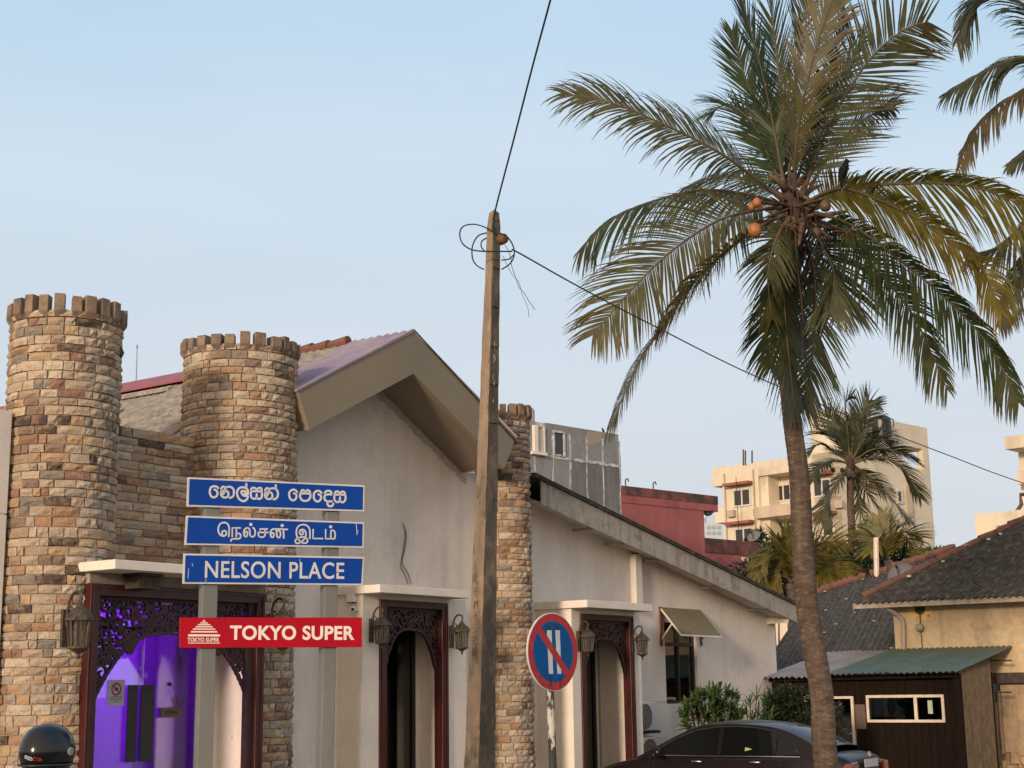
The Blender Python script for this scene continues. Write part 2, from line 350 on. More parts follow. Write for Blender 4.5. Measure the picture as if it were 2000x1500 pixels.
# ---------------------------------------------------------------- ground and road
K = 1.35
FP = Plane((0, 17.456 * K), 54.4)          # the street front of the shop
def gbox(name, z, mb_poly, m, kind='structure'):
    mb = MB(); mb.add([(x, y, z) for x, y in mb_poly], [list(range(len(mb_poly)))]); o = obj(name, mb, m); tag(o, kind=kind); return o
M['asphalt'] = mat('asphalt', (.055, .053, .05), .9, (.075, .07, .065), 2, bump=.4, bscale=60)
M['earth'] = mat('dusty_ground', (.25, .21, .17), .95, (.19, .17, .13), .3, bump=.4, bscale=20)
M['pave'] = mat('concrete_paving', (.30, .28, .25), .9, (.24, .22, .19), 3, bump=.3, bscale=40)
gbox('ground', 0, [(-1500, -1500), (1500, -1500), (1500, 1500), (-1500, 1500)], M['earth'])
gbox('road', .004, [(-60, -12), (60, -12), (60, 7.5), (-60, 7.5)], M['asphalt'])
mb = MB()
for i in range(40):
    x0 = -20 + i; mb.box((x0 + .01, 7.5, 0), (x0 + .99, 7.65, .14))
o = obj('kerb', mb, M['pave'], bevel=.01); tag(o, kind='structure')
mb = MB(); mb.box((-20, 7.66, 0), (20, 11.8, .12)); tag(obj('pavement', mb, M['pave']), kind='structure')
mb = MB()
for i in range(12): mb.add([(-30 + i * 5, -2.3, .008), (-27.5 + i * 5, -2.3, .008), (-27.5 + i * 5, -2.18, .008), (-30 + i * 5, -2.18, .008)], [(0, 1, 2, 3)])
tag(obj('road_marking', mb, M['sign_white']), kind='structure')

# ---------------------------------------------------------------- split stone towers and wall
def brick(mb, fn, u0, u1, z0, z1, depth, rg, tint, nu=4, nz=3, rough=.016):
    """rough faced stone: fn(u, d, z) -> world; front grid with uneven relief, four sides back to the mortar"""
    V = []; tiltu = rg.uniform(-.008, .008); tiltz = rg.uniform(-.008, .008); base = rg.uniform(.0, .016)
    for j in range(nz):
        for i in range(nu):
            a = i / (nu - 1); c = j / (nz - 1); edge = (i in (0, nu - 1)) or (j in (0, nz - 1))
            d = base + tiltu * (a - .5) * 2 + tiltz * (c - .5) * 2 + (rg.uniform(-.004, .004) if edge else rg.uniform(.003, rough))
            du = rg.uniform(-.004, .004); dz = rg.uniform(-.005, .005)
            V.append(fn(u0 + (u1 - u0) * a + du, d, z0 + (z1 - z0) * c + dz))
    F = [(j * nu + i, j * nu + i + 1, (j + 1) * nu + i + 1, (j + 1) * nu + i) for j in range(nz - 1) for i in range(nu - 1)]
    b = len(V); ring = [i for i in range(nu)] + [j * nu + nu - 1 for j in range(1, nz)] + [(nz - 1) * nu + i for i in range(nu - 2, -1, -1)] + [j * nu for j in range(nz - 2, 0, -1)]
    cu = [(0 + (r % nu) / (nu - 1), (r // nu) / (nz - 1)) for r in ring]
    for a, c in cu: V.append(fn(u0 + (u1 - u0) * a, -depth, z0 + (z1 - z0) * c))
    n = len(ring)
    for i in range(n): F.append((ring[i], b + i, b + (i + 1) % n, ring[(i + 1) % n]))
    mb.add(V, F, 0, tint)
STONE_N = 14
def pick_tint(rg):
    wts = [9, 8, 7, 5, 6, 10, 5, 4, 6, 3.4, 8, 4.5, 6, 8]
    return (rg.choices(range(STONE_N), wts)[0] + .5) / STONE_N
def courses(z0, z1, h, rg):
    zs = [z0]
    while zs[-1] < z1 - h * .6: zs.append(zs[-1] + h * rg.uniform(.86, 1.14))
    zs[-1] = z1; return zs
def stones(parent, layout, seen, limit=300, keep=None):
    """layout: list of (fn, u0,u1,z0,z1, seed); the largest in view become single brick parts, the rest one stuff part"""
    sc_ = []
    if keep: layout = [q for q in layout if keep(q[0]((q[1] + q[2]) / 2, 0, (q[3] + q[4]) / 2))]
    for q in layout:
        fn, u0, u1, z0, z1, sd_ = q; c = fn((u0 + u1) / 2, 0, (z0 + z1) / 2); nr = (fn((u0 + u1) / 2, .1, (z0 + z1) / 2) - c).normalized()
        v = CAM - c; f = nr.dot(v.normalized()); sc_.append(((u1 - u0) * (z1 - z0) * f / v.length_squared if (f > .06 and seen(c)) else -1, q))
    sc_.sort(key=lambda s: -s[0]); rest = MB()
    for i, (s, q) in enumerate(sc_):
        fn, u0, u1, z0, z1, sd_ = q; rg = random.Random(sd_); t = pick_tint(rg)
        if i < limit and s > 0:
            mb = MB(); brick(mb, fn, u0, u1, z0, z1, .05, rg, t, rough=.03); obj('brick', mb, M['stone'], parent, tint=True)
        else: brick(rest, fn, u0, u1, z0, z1, .05, rg, t, rough=.03)
    if rest.v: tag(obj('stone_facing', rest, M['stone'], parent, tint=True), kind='stuff')

def tower(c, r, ztop, zbat, nbat, label, seed, mer=(1.0, 1.0), keep=None, cutz=None):
    c = Vector((c[0], c[1], 0)); th = thing('stone_tower', c, label, 'tower', 'round stone towers of the shop front'); rg = random.Random(seed)
    core = MB(); rr = r - .012; core.lathe([(rr, cutz or 0), (rr, ztop - .02), (rr - .12, ztop - .02), (rr - .12, ztop - .6)], c, 40)
    if cutz:
        ring = [c + Vector((math.cos(a), math.sin(a), 0)) * rr for a in [2 * math.pi * k / 60 for k in range(60)]]; ring = [p for p in ring if keep(Vector((p.x, p.y, .1)))]
        k0 = max(range(len(ring)), key=lambda i: (ring[i] - ring[i - 1]).length); ring = ring[k0:] + ring[:k0]; nn_ = len(ring)
        core.add(ring + [p + Vector((0, 0, cutz + .01)) for p in ring], [list(range(nn_))[::-1], [nn_ + i for i in range(nn_)]] + [(i, (i + 1) % nn_, nn_ + (i + 1) % nn_, nn_ + i) for i in range(nn_)])
    obj('mortar_core', core, M['mortar'], th)
    def fn(u, d, z): a = u / r; return c + Vector((math.cos(a), math.sin(a), 0)) * (r + d * 1.0) + Vector((0, 0, z))
    C_ = 2 * math.pi * r; lay = []
    zs = courses(0, ztop, .103, rg)
    for k in range(len(zs) - 1):
        ws = []
        while sum(ws) < C_: ws.append(rg.choice([.10, .13, .16, .19, .22, .26, .31]) * rg.uniform(.9, 1.1))
        s = C_ / sum(ws); u = rg.uniform(0, 1)
        for q in ws:
            q *= s; lay.append((fn, u + .006, u + q - .006, zs[k] + .006, zs[k + 1] - .006, rg.random())); u += q
    zlow = HC - .57 / 1.0
    stones(th, lay, lambda p: p.z > 1.0, keep=keep)
    # battlement blocks set round the rim, chamfered below
    zbat -= .02; hb = zbat - ztop
    for i in range(nbat):
        a = 2 * math.pi * (i + rg.uniform(-.12, .12)) / nbat; hw = math.pi / nbat * rg.uniform(.56, .76); ro = r + rg.uniform(.045, .065) * mer[0]; ri = r - .10; top = zbat + rg.uniform(-.035, .025)
        m_ = MB(); P = lambda aa, q, z: c + Vector((math.cos(aa) * q, math.sin(aa) * q, z)); zb = ztop - hb * .55
        V = [P(a - hw, ri, zb), P(a + hw, ri, zb), P(a + hw, r + .012, zb), P(a - hw, r + .012, zb), P(a - hw, ro, zb + .07), P(a + hw, ro, zb + .07),
             P(a - hw, ri, top), P(a + hw, ri, top), P(a + hw, ro - rg.uniform(0, .015), top), P(a - hw, ro, top)]
        m_.add(V, [(0, 1, 2, 3), (3, 2, 5, 4), (4, 5, 8, 9), (6, 9, 8, 7), (0, 6, 7, 1), (0, 3, 4, 9, 6), (1, 7, 8, 5, 2)])
        obj('battlement_block', m_, M['merlon'], th, bevel=.008)
    return th
def cyl(xl, xr, y, d):
    a = ray(xl, y).to_2d().normalized(); b = ray(xr, y).to_2d().normalized(); h = math.acos(a.dot(b)) / 2; c = (a + b).normalized() * d; return c, d * math.sin(h)
def zat(x, y, d): r_ = ray(x, y); return HC + d * r_.z / r_.to_2d().length
c1, r1 = cyl(8, 228, 900, 13.35 * K); c2, r2 = cyl(360, 580, 720, 14.9 * K); c3, r3 = cyl(930, 1035, 1000, 18.2 * K)
n1_ = .12 * K
p1 = dict(fl=FP.at(172, 1300, n1_)[0], fr=FP.at(516, 1300, n1_)[0], zf=FP.at(300, 1146, n1_)[1])
k1 = lambda p: p.z > p1['zf'] + .02 or (p - FP.O).dot(FP.D) < p1['fl'] + .06
k2_ = lambda p: p.z > p1['zf'] + .02 or (p - FP.O).dot(FP.D) > p1['fr'] - .08
T1 = tower(c1, r1, zat(110, 603, c1.length - r1), zat(110, 573, c1.length - r1), 22, 'tall round tower of tan split stone at the left edge', 11, keep=k1, cutz=p1['zf'])
T2 = tower(c2, r2, zat(470, 670, c2.length - r2), zat(440, 645, c2.length - r2), 24, 'round stone tower rising behind the blue street name boards', 23, keep=k2_, cutz=p1['zf'])
T3 = tower(c3, r3, zat(1000, 805, c3.length - r3), zat(1000, 783, c3.length - r3), 16, 'slim round stone tower standing behind the concrete utility pole', 37)

# link wall between the two left towers
wn = -.60 * K
uL = FP.at(215, 1000, wn)[0]; uR = FP.at(400, 1000, wn)[0]; zw = FP.at(300, 842, wn)[1]
uR2 = FP.at(440, 1000, wn)[0]
th = thing('stone_wall', FP.W((uL + uR) / 2, wn, 0), 'flat stretch of stone wall joining the two left towers above the entrance', 'wall')
mb = MB(); mb.pbox(FP, uL - .3, uR2, p1['zf'] + .02, zw - .02, wn - .5, wn - .012); obj('mortar_core', mb, M['mortar'], th)
rg = random.Random(5); lay = []
def fnw(u, d, z): return FP.W(u, wn + d, z)
zs = courses(p1['zf'] + .02, zw, .103, rg)
for k in range(len(zs) - 1):
    u = uL - .3 - rg.uniform(0, .2)
    while u < uR2:
        q = rg.choice([.17, .22, .27, .34, .42]); lay.append((fnw, u + .006, u + q - .006, zs[k] + .006, zs[k + 1] - .006, rg.random())); u += q
stones(th, lay, lambda p: True)

# ---------------------------------------------------------------- the shop building
shop = thing('shop_building', FP.W(0, -2, 0), 'cream rendered shop with brown gable trim, three canopied doorways and a long sloping eave', 'building')
def S(name, mb, m, parent=shop, **k): return obj(name, mb, m, parent, **k)
wg = -.62 * K; wr = -.8 * K                      # wall faces: gable bay and right wing
uA, zA0 = FP.at(808, 648, 0); zA1 = FP.at(808, 730, 0)[1]
uLt, zLt = FP.at(582, 765, 0); uLb, zLb = FP.at(604, 840, 0); uRt, zRt = FP.at(1008, 855, 0); uRb, zRb = FP.at(985, 915, 0)
sl = ((zA1 - zLb) / (uA - uLb) + (zA1 - zRb) / (uRb - uA)) / 2
def zg(u): return zA1 + .03 - sl * abs(u - uA)      # underside of gable
# porch 2 and 3 frames
pn = -.27 * K
def strips(mb, us, topf, holes, z0, n0, n1):
    """wall in vertical strips with rectangular openings: holes (u0,u1,z0,z1)"""
    cuts = sorted(set(us + [h[0] for h in holes] + [h[1] for h in holes]))
    for a, b in zip(cuts[:-1], cuts[1:]):
        m_ = (a + b) / 2; hs = sorted([h for h in holes if h[0] < m_ < h[1]], key=lambda h: h[2]); z = z0
        for h in hs:
            if h[2] > z: mb.prism(FP, [(a, z), (b, z), (b, h[2]), (a, h[2])], n0, n1)
            z = h[3]
        mb.prism(FP, [(a, z), (b, z), (b, topf(b)), (a, topf(a))], n0, n1)
p2 = dict(l=FP.at(708, 1300, pn)[0], fl=FP.at(740, 1300, pn)[0], fr=FP.at(874, 1300, pn)[0], r=FP.at(911, 1300, pn)[0], zf=FP.at(800, 1174, pn)[1], zc=FP.at(742, 1157, 0)[1])
p3 = dict(l=FP.at(1118, 1300, pn)[0], fl=FP.at(1134, 1300, pn)[0], fr=FP.at(1238, 1300, pn)[0], r=FP.at(1252, 1300, pn)[0], zf=FP.at(1185, 1201, pn)[1], zc=FP.at(1147, 1186, 0)[1])
uG0 = FP.at(540, 1000, wg)[0]; uG1 = FP.at(1010, 1000, wg)[0]
mb = MB(); strips(mb, [uG0, uA, uRb, uG1], lambda u: zg(min(u, uRb)), [(p2['fl'], p2['fr'], -1, p2['zf'])], 0, wg - .25, wg); S('gable_wall', mb, M['render'])
uW0 = FP.at(975, 1200, wr)[0]; uW1 = FP.at(1517, 1300, wr)[0]
zq0 = FP.at(1057, 995, wr); zq1 = FP.at(1512, 1212, wr); ks = (zq1[1] - zq0[1]) / (zq1[0] - zq0[0])
def zwing(u): return zq0[1] + ks * (u - zq0[0]) + .12
wu0, wz1 = FP.at(1297, 1215, wr); wu1 = FP.at(1362, 1300, wr)[0]; wz0 = FP.at(1330, 1374, wr)[1]
mb = MB(); strips(mb, [uW0, uW1], zwing, [(p3['fl'], p3['fr'], -1, p3['zf']), (wu0, wu1, wz0, wz1)], 0, wr - .3, wr); S('wing_wall', mb, M['render'])
mb = MB(); mb.prism(FP, [(uW1 - .01, 0), (uW1 + .001, 0), (uW1 + .001, zwing(uW1)), (uW1 - .01, zwing(uW1))], wr - 9, wr - .302); S('end_wall', mb, M['render'])
mb = MB(); a, b = FP.at(1231, 1100, wr)[0], FP.at(1243, 1100, wr)[0]; mb.pbox(FP, a, b, p3['zc'] + .1, zwing(b) - .13, wr - .01, wr + .12); S('pilaster', mb, M['trim'])
mb = MB(); zz = FP.at(1275, 1371, wr)[1]; mb.pbox(FP, p3['r'] + .02, wu0 - .03, zz, zz + .025, wr - .01, wr + .015); S('wall_moulding', mb, M['render'])
# porches
def porch(p, back, deep, gl, fan):
    mb = MB(); zt = p['zc'] + .002
    mb.pbox(FP, p['l'], p['fl'], 0, zt, back - .05, pn); mb.pbox(FP, p['fr'], p['r'], 0, zt, back - .05, pn); mb.pbox(FP, p['fl'], p['fr'], p['zf'], zt, back - .05, pn)
    o = S('porch', mb, M['trim'])
    mb = MB(); mb.pbox(FP, p['fr'] - .10, p['fr'] + .02, 0, p['zf'], deep, back - .052); mb.pbox(FP, p['fl'] - .02, p['fl'] + .02, 0, p['zf'], deep, back - .052); mb.pbox(FP, p['fl'] + .021, p['fr'] - .101, p['zf'] - .02, p['zf'] + .02, deep, back - .052)
    S('reveal', mb, M['trim'])
    gp = S('door_glass', (lambda m_: (m_.pbox(FP, p['fl'] + .02, p['fr'] - .10, 0, p['zf'] - .02, gl - .01, gl), m_)[1])(MB()), M['darkglass'])
    mb = MB(); W_ = (p['fr'] - p['fl'])
    for a, b in ((p['fl'] + .021, p['fl'] + .07), (p['fr'] - .16, p['fr'] - .101), (p['fl'] + W_ * .5 - .03, p['fl'] + W_ * .5 + .02)): mb.pbox(FP, a, b, 0, p['zf'] - .02, gl + .002, gl + .035)
    obj('door_stile', mb, M['black'], shop)
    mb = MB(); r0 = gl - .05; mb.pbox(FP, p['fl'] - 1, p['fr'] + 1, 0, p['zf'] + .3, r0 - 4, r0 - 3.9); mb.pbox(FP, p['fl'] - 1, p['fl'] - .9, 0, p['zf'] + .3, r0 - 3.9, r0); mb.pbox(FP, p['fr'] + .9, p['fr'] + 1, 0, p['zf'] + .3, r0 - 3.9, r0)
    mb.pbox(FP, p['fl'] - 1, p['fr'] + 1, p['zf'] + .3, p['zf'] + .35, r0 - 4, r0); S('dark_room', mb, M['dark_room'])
    mb = MB(); tx = p['fl'] + .35; mb.pbox(FP, tx, tx + .8, .72, .76, r0 - 2.4, r0 - 1.4); [mb.pbox(FP, tx + a, tx + a + .05, 0, .72, r0 - 2.4 + b, r0 - 2.35 + b) for a in (0, .75) for b in (0, .95)]; S('shop_counter', mb, M['wood'])
gl2 = FP.off(808, p2['fr'] - .10); gl3 = FP.off(1160, p3['fr'] - .10)
porch(p2, wg, gl2 - .3, gl2, 0); porch(p3, wr, gl3 - .3, gl3, 0)
def canopy(pl_, pr_, n1, n0, z0, th_, name='canopy'):
    mb = MB(); mb.pbox(FP, pl_, pr_, z0, z0 + th_, n0, n1); S(name, mb, M['trim'], bevel=.008)
u = FP.at(742, 1157, 0)[0]; u2 = FP.at(918, 1166, 0)[0]; canopy(u, u2, 0, wg - .02, p2['zc'], .115)
u = FP.at(1147, 1186, 0)[0]; u2 = FP.at(1275, 1195, 0)[0]; canopy(u, u2, 0, wr - .02, p3['zc'], .125)
# carved door frames ------------------------------------------------------
def scroll(cx, cz, r, turns, dirn, ph, n=22, w0=.030):
    P = []; Wd = []
    for i in range(n):
        t = i / (n - 1); a = ph + dirn * t * turns * 2 * math.pi; rr = r * (1 - .82 * t); P.append((cx + math.cos(a) * rr, cz + math.sin(a) * rr)); Wd.append(w0 * (1 - .5 * t))
    return P, Wd
def fret(pname, ul, ur, zt, hs, hc, n0, n1, m, seed, backing, sc_=1.0, dense=1.0):
    """arched spandrel of carved scrolls hanging in a door frame: hs = drop at the sides, hc = drop in the middle"""
    rg = random.Random(seed); W_ = ur - ul; mb = MB()
    def drop(u):
        t = abs((u - (ul + ur) / 2) / (W_ / 2)); return hc + (hs - hc) * (max(0, (t - .12) / .88) ** 2.6)
    # scalloped lower border
    P = []
    nS = int(46 * sc_)
    for i in range(nS * 4 + 1):
        t = i / (nS * 4); e = (t * 2 - 1); uu = (ul + ur) / 2 + math.copysign(abs(e) ** .62, e) * W_ / 2; P.append((uu, zt - drop(uu) - .018 * abs(math.sin(t * math.pi * nS / 2))))
    mb.ribbon(FP, P, .035, n0, n1)
    mb.pbox(FP, ul, ur, zt - .035, zt, n0 + .001, n1 - .004)
    cells = []
    tries = 0
    while len(cells) < int(62 * sc_ * dense) and tries < 6000:
        tries += 1; u_ = rg.uniform(ul, ur); r_ = rg.choice([.05, .065, .08, .10]); d = drop(u_)
        z_ = zt - rg.uniform(.02, d); 
        if z_ - r_ * .8 < zt - min(drop(u_), drop(min(ur, u_ + r_)) if u_ > (ul + ur) / 2 else drop(max(ul, u_ - r_))) - .01: continue
        if u_ - r_ < ul - .02 or u_ + r_ > ur + .02: continue
        if any((u_ - a) ** 2 + (z_ - b) ** 2 < ((r_ + c) * .78) ** 2 for a, b, c in cells): continue
        cells.append((u_, z_, r_))
    for i, (a, b, c) in enumerate(cells):
        P_, Wd = scroll(a, b, c, rg.uniform(1.1, 1.6), rg.choice((-1, 1)), rg.uniform(0, 6.3)); mb.ribbon(FP, P_, Wd, n0, n1 - rg.uniform(0, .006))
        for k in range(2):
            an = rg.uniform(0, 6.3); q = [(a + math.cos(an) * c * .9, b + math.sin(an) * c * .9), (a + math.cos(an + .25) * c * 1.35, b + math.sin(an + .25) * c * 1.35), (a + math.cos(an + .6) * c * 1.6, b + math.sin(an + .6) * c * 1.6)]
            if all(zt - drop(x) < z < zt and ul < x < ur for x, z in q): mb.ribbon(FP, q, [.03, .035, .008], n0, n1 - .004)
    if backing:
        Q = [(ul, zt)] + [(p[0], p[1] + .012) for p in P] + [(ur, zt)]
        for i in range(1, len(Q) - 2):
            (a, za), (b, zb) = Q[i], Q[i + 1]
            if b - a > 1e-5: mb.prism(FP, [(a, za), (b, zb), (b, zt), (a, zt)], n0 - .02, n0 + .004)
    else:     # solid carved heart shapes
        for cx, cz, rr in ((ul + W_ * .22, zt - hs * .42, .11), (ul + W_ * .34, zt - hs * .24, .08), (ul + W_ * .10, zt - hs * .5, .07), (ur - W_ * .22, zt - hs * .42, .11), (ur - W_ * .34, zt - hs * .24, .08)):
            if cz > zt - drop(cx): mb.prism(FP, [(cx + math.cos(t) * rr * (1 + .25 * math.sin(3 * t)), cz + math.sin(t) * rr * (1 + .2 * math.cos(4 * t))) for t in [k * math.pi / 9 for k in range(18)]], n0, n1 - .008)
    return mb
def doorframe(p, jw, hw, n1, dn, hs, hc, seed, backing, sc_, label, frm=M['wood']):
    fr = S('door_frame', (lambda m_: (m_.pbox(FP, p['fl'], p['fl'] + jw, 0, p['zf'], n1 - dn, n1), m_.pbox(FP, p['fr'] - jw, p['fr'], 0, p['zf'], n1 - dn, n1), m_.pbox(FP, p['fl'] + jw, p['fr'] - jw, p['zf'] - hw, p['zf'], n1 - dn, n1), m_)[3])(MB()), frm, label=label, bevel=.006)
    # raised mouldings on the jambs and head
    mb = MB(); mb.pbox(FP, p['fl'] + jw * .2, p['fl'] + jw * .4, 0, p['zf'] - hw * .4, n1 - .001, n1 + .014); mb.pbox(FP, p['fr'] - jw * .4, p['fr'] - jw * .2, 0, p['zf'] - hw * .4, n1 - .001, n1 + .014)
    mb.pbox(FP, p['fl'] + jw * .2, p['fr'] - jw * .2, p['zf'] - hw * .35, p['zf'] - hw * .18, n1 - .001, n1 + .016); obj('moulding', mb, frm, shop)
    m_ = fret('f', p['fl'] + jw, p['fr'] - jw, p['zf'] - hw, hs, hc, n1 - dn * .75, n1 - dn * .75 + .045, None, seed, backing, sc_, 1.0)
    obj('carved_fretwork', m_, M['carved'], shop)
doorframe(p2, .15, .10, pn + .025, .16, .98, .29, 3, True, .9, None)
doorframe(p3, .15, .10, pn + .025, .16, .98, .29, 4, True, .9, None)
# entrance 1: purple lit
n1_ = .12 * K
p1 = dict(fl=FP.at(172, 1300, n1_)[0], fr=FP.at(516, 1300, n1_)[0], zf=FP.at(300, 1146, n1_)[1])
jw1 = .13
fr1 = dict(p1)
doorframe(fr1, jw1, .13, n1_, .18, 1.22, .38, 9, False, 1.7, None)
# inner jamb (double post) on the right of the entrance
mb = MB(); mb.pbox(FP, p1['fr'] - jw1 - .10, p1['fr'] - jw1 - .004, 0, p1['zf'] - .13, n1_ - .14, n1_ - .05); obj('inner_jamb', mb, M['carved'], shop)
c1n = .48 * K
ua = FP.at(224, 1111, c1n)[0]; za = FP.at(224, 1111, c1n)[1]
canopy(ua, p1['fr'] + .06, c1n, n1_ - .30, za, .105)
mb = MB(); mb.pbox(FP, p1['fl'] + .0, p1['fr'], p1['zf'] + .002, za + .01, wn - .1, n1_ - .03); S('lintel', mb, M['mortar'])
g1 = FP.off(392, p1['fr'] - jw1 - .02)
mb = MB(); ur_ = p1['fr'] - jw1 - .02; mb.pbox(FP, ur_, ur_ + .12, 0, p1['zf'] - .01, g1 - .1, n1_ - .185); mb.pbox(FP, p1['fl'] + .02, p1['fl'] + jw1 - .02, 0, p1['zf'] - .01, g1 - .1, n1_ - .185)
mb.pbox(FP, p1['fl'] + jw1 - .02, ur_, p1['zf'] - .13, p1['zf'] - .01, g1 - .1, n1_ - .185); S('reveal', mb, M['trim'])
# inner white column right behind the sign post
uc = FP.at(420, 1350, g1 + .35)[0]; mb = MB(); mb.pbox(FP, uc - .02, uc + .16, 0, p1['zf'] - .14, g1 + .12, g1 + .35); S('inner_column', mb, M['trim'])
zt1 = p1['zf'] - .14; us = [FP.at(x, 1400, g1)[0] for x in (162, 278, 392)]; us[0] = p1['fl'] + jw1 - .02; us[2] = ur_
ztr = FP.at(330, 1232, g1)[1]
for a, b in ((us[0], us[1] - .006), (us[1] + .006, us[2])):
    mb = MB(); mb.pbox(FP, a, b, .05, ztr - .02, g1 - .012, g1); S('glass_door', mb, M['glass'])
mb = MB(); mb.pbox(FP, us[0], us[2], ztr - .015, ztr + .035, g1 - .03, g1 + .02); S('transom', mb, M['black'])
mb = MB(); mb.pbox(FP, us[0], us[2], ztr + .04, zt1 - .005, g1 - .012, g1); S('fanlight_glass', mb, M['glass'])
for x0, x1 in ((249, 268), (275, 300)):
    a, b = FP.at(x0, 1400, g1 + .05)[0], FP.at(x1, 1400, g1 + .05)[0]; z1 = FP.at(260, 1338, g1)[1]; z0 = FP.at(260, 1488, g1)[1]
    mb = MB(); mb.pbox(FP, a, b, z0, z1, g1 + .035, g1 + .05); mb.pbox(FP, a + .03, b - .03, z1 - .1, z1 - .07, g1 + .001, g1 + .034); mb.pbox(FP, a + .03, b - .03, z0 + .07, z0 + .1, g1 + .001, g1 + .034); S('pull_handle', mb, M['black'])
# lit room behind
mb = MB(); x0, x1, zc_ = us[0] - 1.2, us[2] + .9, zt1 + .5; r0 = g1 - .06
mb.pbox(FP, x0, x1, 0, zc_, r0 - 3.2, r0 - 3.1); mb.pbox(FP, x0, x0 + .05, 0, zc_, r0 - 3.1, r0); mb.pbox(FP, x1 - .05, x1, 0, zc_, r0 - 3.1, r0); mb.pbox(FP, x0, x1, zc_, zc_ + .05, r0 - 3.2, r0); mb.pbox(FP, x0, x1, -.02, .03, r0 - 3.1, r0)
mb.pbox(FP, x0, us[0], .03, zc_, r0 - .004, r0 + .03); mb.pbox(FP, us[2], x1, .03, zc_, r0 - .004, r0 + .03); mb.pbox(FP, us[0], us[2], zt1, zc_, r0 - .004, r0 + .03)
S('lit_room', mb, M['white_room'])
M['violet'] = emis('violet_led', (.27, .016, 1.0), 62)
mb = MB(); mb.pbox(FP, x0 + .2, x1 - .2, zc_ - .06, zc_ - .02, r0 - 2.9, r0 - 2.84); mb.pbox(FP, x0 + .2, x1 - .2, zc_ - .06, zc_ - .02, r0 - .6, r0 - .54); mb.pbox(FP, x0 + .08, x0 + .14, zc_ - .06, zc_ - .02, r0 - 2.8, r0 - .2)
S('led_strip', mb, M['violet'])
mb = MB(); zct = FP.at(200, 1390, g1)[1]; mb.pbox(FP, us[0] - .3, us[0] + .85, .1, zct, r0 - 1.2, r0 - .5); mb.pbox(FP, us[0] + 1.2, us[0] + 1.6, .1, zct + .2, r0 - 2.4, r0 - 1.8)
S('display_counter', mb, M['dark_room'])
# gable trim: mitred brown cladding, soffits, end returns
def zf_(u, z): return z
mb = MB(); mb.prism(FP, [(uLt, zLt), (uLb, zLb), (uA - .003, zA1), (uA - .003, zA0)], -.10, 0); S('gable_fascia', mb, M['brown'], bevel=.004)
mb = MB(); mb.prism(FP, [(uRt, zRt), (uRb, zRb), (uA + .003, zA1), (uA + .003, zA0)], -.10, 0); S('gable_fascia', mb, M['brown'], bevel=.004)
for (ub, zb, ut, zt_) in ((uLb, zLb, uLt, zLt), (uRb, zRb, uRt, zRt)):
    mb = MB(); q = .04
    mb.prism(FP, [(ub, zb + .01), (ub, zb + .05), (uA, zA1 + .05), (uA, zA1 + .01)], wg + .002, -.102); S('gable_soffit', mb, M['brown_in'])
    mb = MB(); s_ = -1 if ub < uA else 1
    mb.prism(FP, [(ub, zb + .01), (ut, zt_ - .01), (ut - s_ * .04, zt_ - .01), (ub - s_ * .04, zb + .01)], wg + .002, -.102); S('end_return', mb, M['brown'])
mb = MB(); rg_ = random.Random(5)
for i in range(26):      # rough mortar left along the right hand soffit
    a = uA + .12 + i * .085; b = a + .086; mb.prism(FP, [(a, zg(a) - .04 - rg_.uniform(.09, .13)), (b, zg(b) - .04 - rg_.uniform(.09, .13)), (b, zg(b) - .02), (a, zg(a) - .02)], wg - .01, wg + rg_.uniform(.006, .016))
obj('mortar_smear', mb, mat('grey_mortar_smear', (.42, .38, .34), .95, (.55, .50, .45), 5, bump=.8), shop)
# roof over the gable bay: two slopes running back from the front edge
rs = (zA0 - zLt) / (uA - uLt)
def roofslope(u0, side, z0, n0, n1, m, name, pitch=.16, amp=.022, us=None):
    """corrugated slope from the ridge (u=uA) down to u0; the corrugations run down the slope"""
    us = uA if us is None else us; z0 -= rs * abs(us - uA); mb = MB(); nn_ = max(2, int(abs(n1 - n0) / pitch * 4)); V = []; F = []
    for i in range(nn_ + 1):
        n_ = n0 + (n1 - n0) * i / nn_; dz = amp * math.sin(i * math.pi / 2 + .4)
        V += [FP.W(us, n_, z0 + dz), FP.W((us + u0) / 2, n_, z0 - rs * abs(u0 - us) / 2 + dz), FP.W(u0, n_, z0 - rs * abs(u0 - us) + dz)]
    for i in range(nn_): F += [(3 * i, 3 * i + 1, 3 * i + 4, 3 * i + 3), (3 * i + 1, 3 * i + 2, 3 * i + 5, 3 * i + 4)]
    b = len(V); V += [p - Vector((0, 0, .03)) for p in V]
    F += [tuple(b + i for i in f[::-1]) for f in list(F)]
    F += [(3 * i + 2, b + 3 * i + 2, b + 3 * i + 5, 3 * i + 5) for i in range(nn_)] + [(0, 1, b + 1, b), (1, 2, b + 2, b + 1)]
    mb.add(V, F); return S(name, mb, m)
roofslope(uLt - .03, -1, zA0 + .03, .015, -1.15, M['roofviolet'], 'roof_sheet')
roofslope(uLt - .03, -1, zA0 + .0, -1.16, -4.2, M['rooftan'], 'roof_sheet')
roofslope(uA - 8.0, -1, zA0 - .02, -1.25, -4.19, M['rooftan'], 'roof_sheet', us=uLt - .04)
roofslope(uRt + .03, 1, zA0 + .03, .015, -4.2, M['roofdark'], 'roof_sheet')
mb = MB(); mb.prism(FP, [(uLt - .02, zLt + .002), (uA, zA0 + .002), (uRt + .02, zRt + .002), (uRt + .02, zRt + .022), (uA, zA0 + .024), (uLt - .02, zLt + .022)], -.02, .012); S('metal_edge', mb, M['white'])
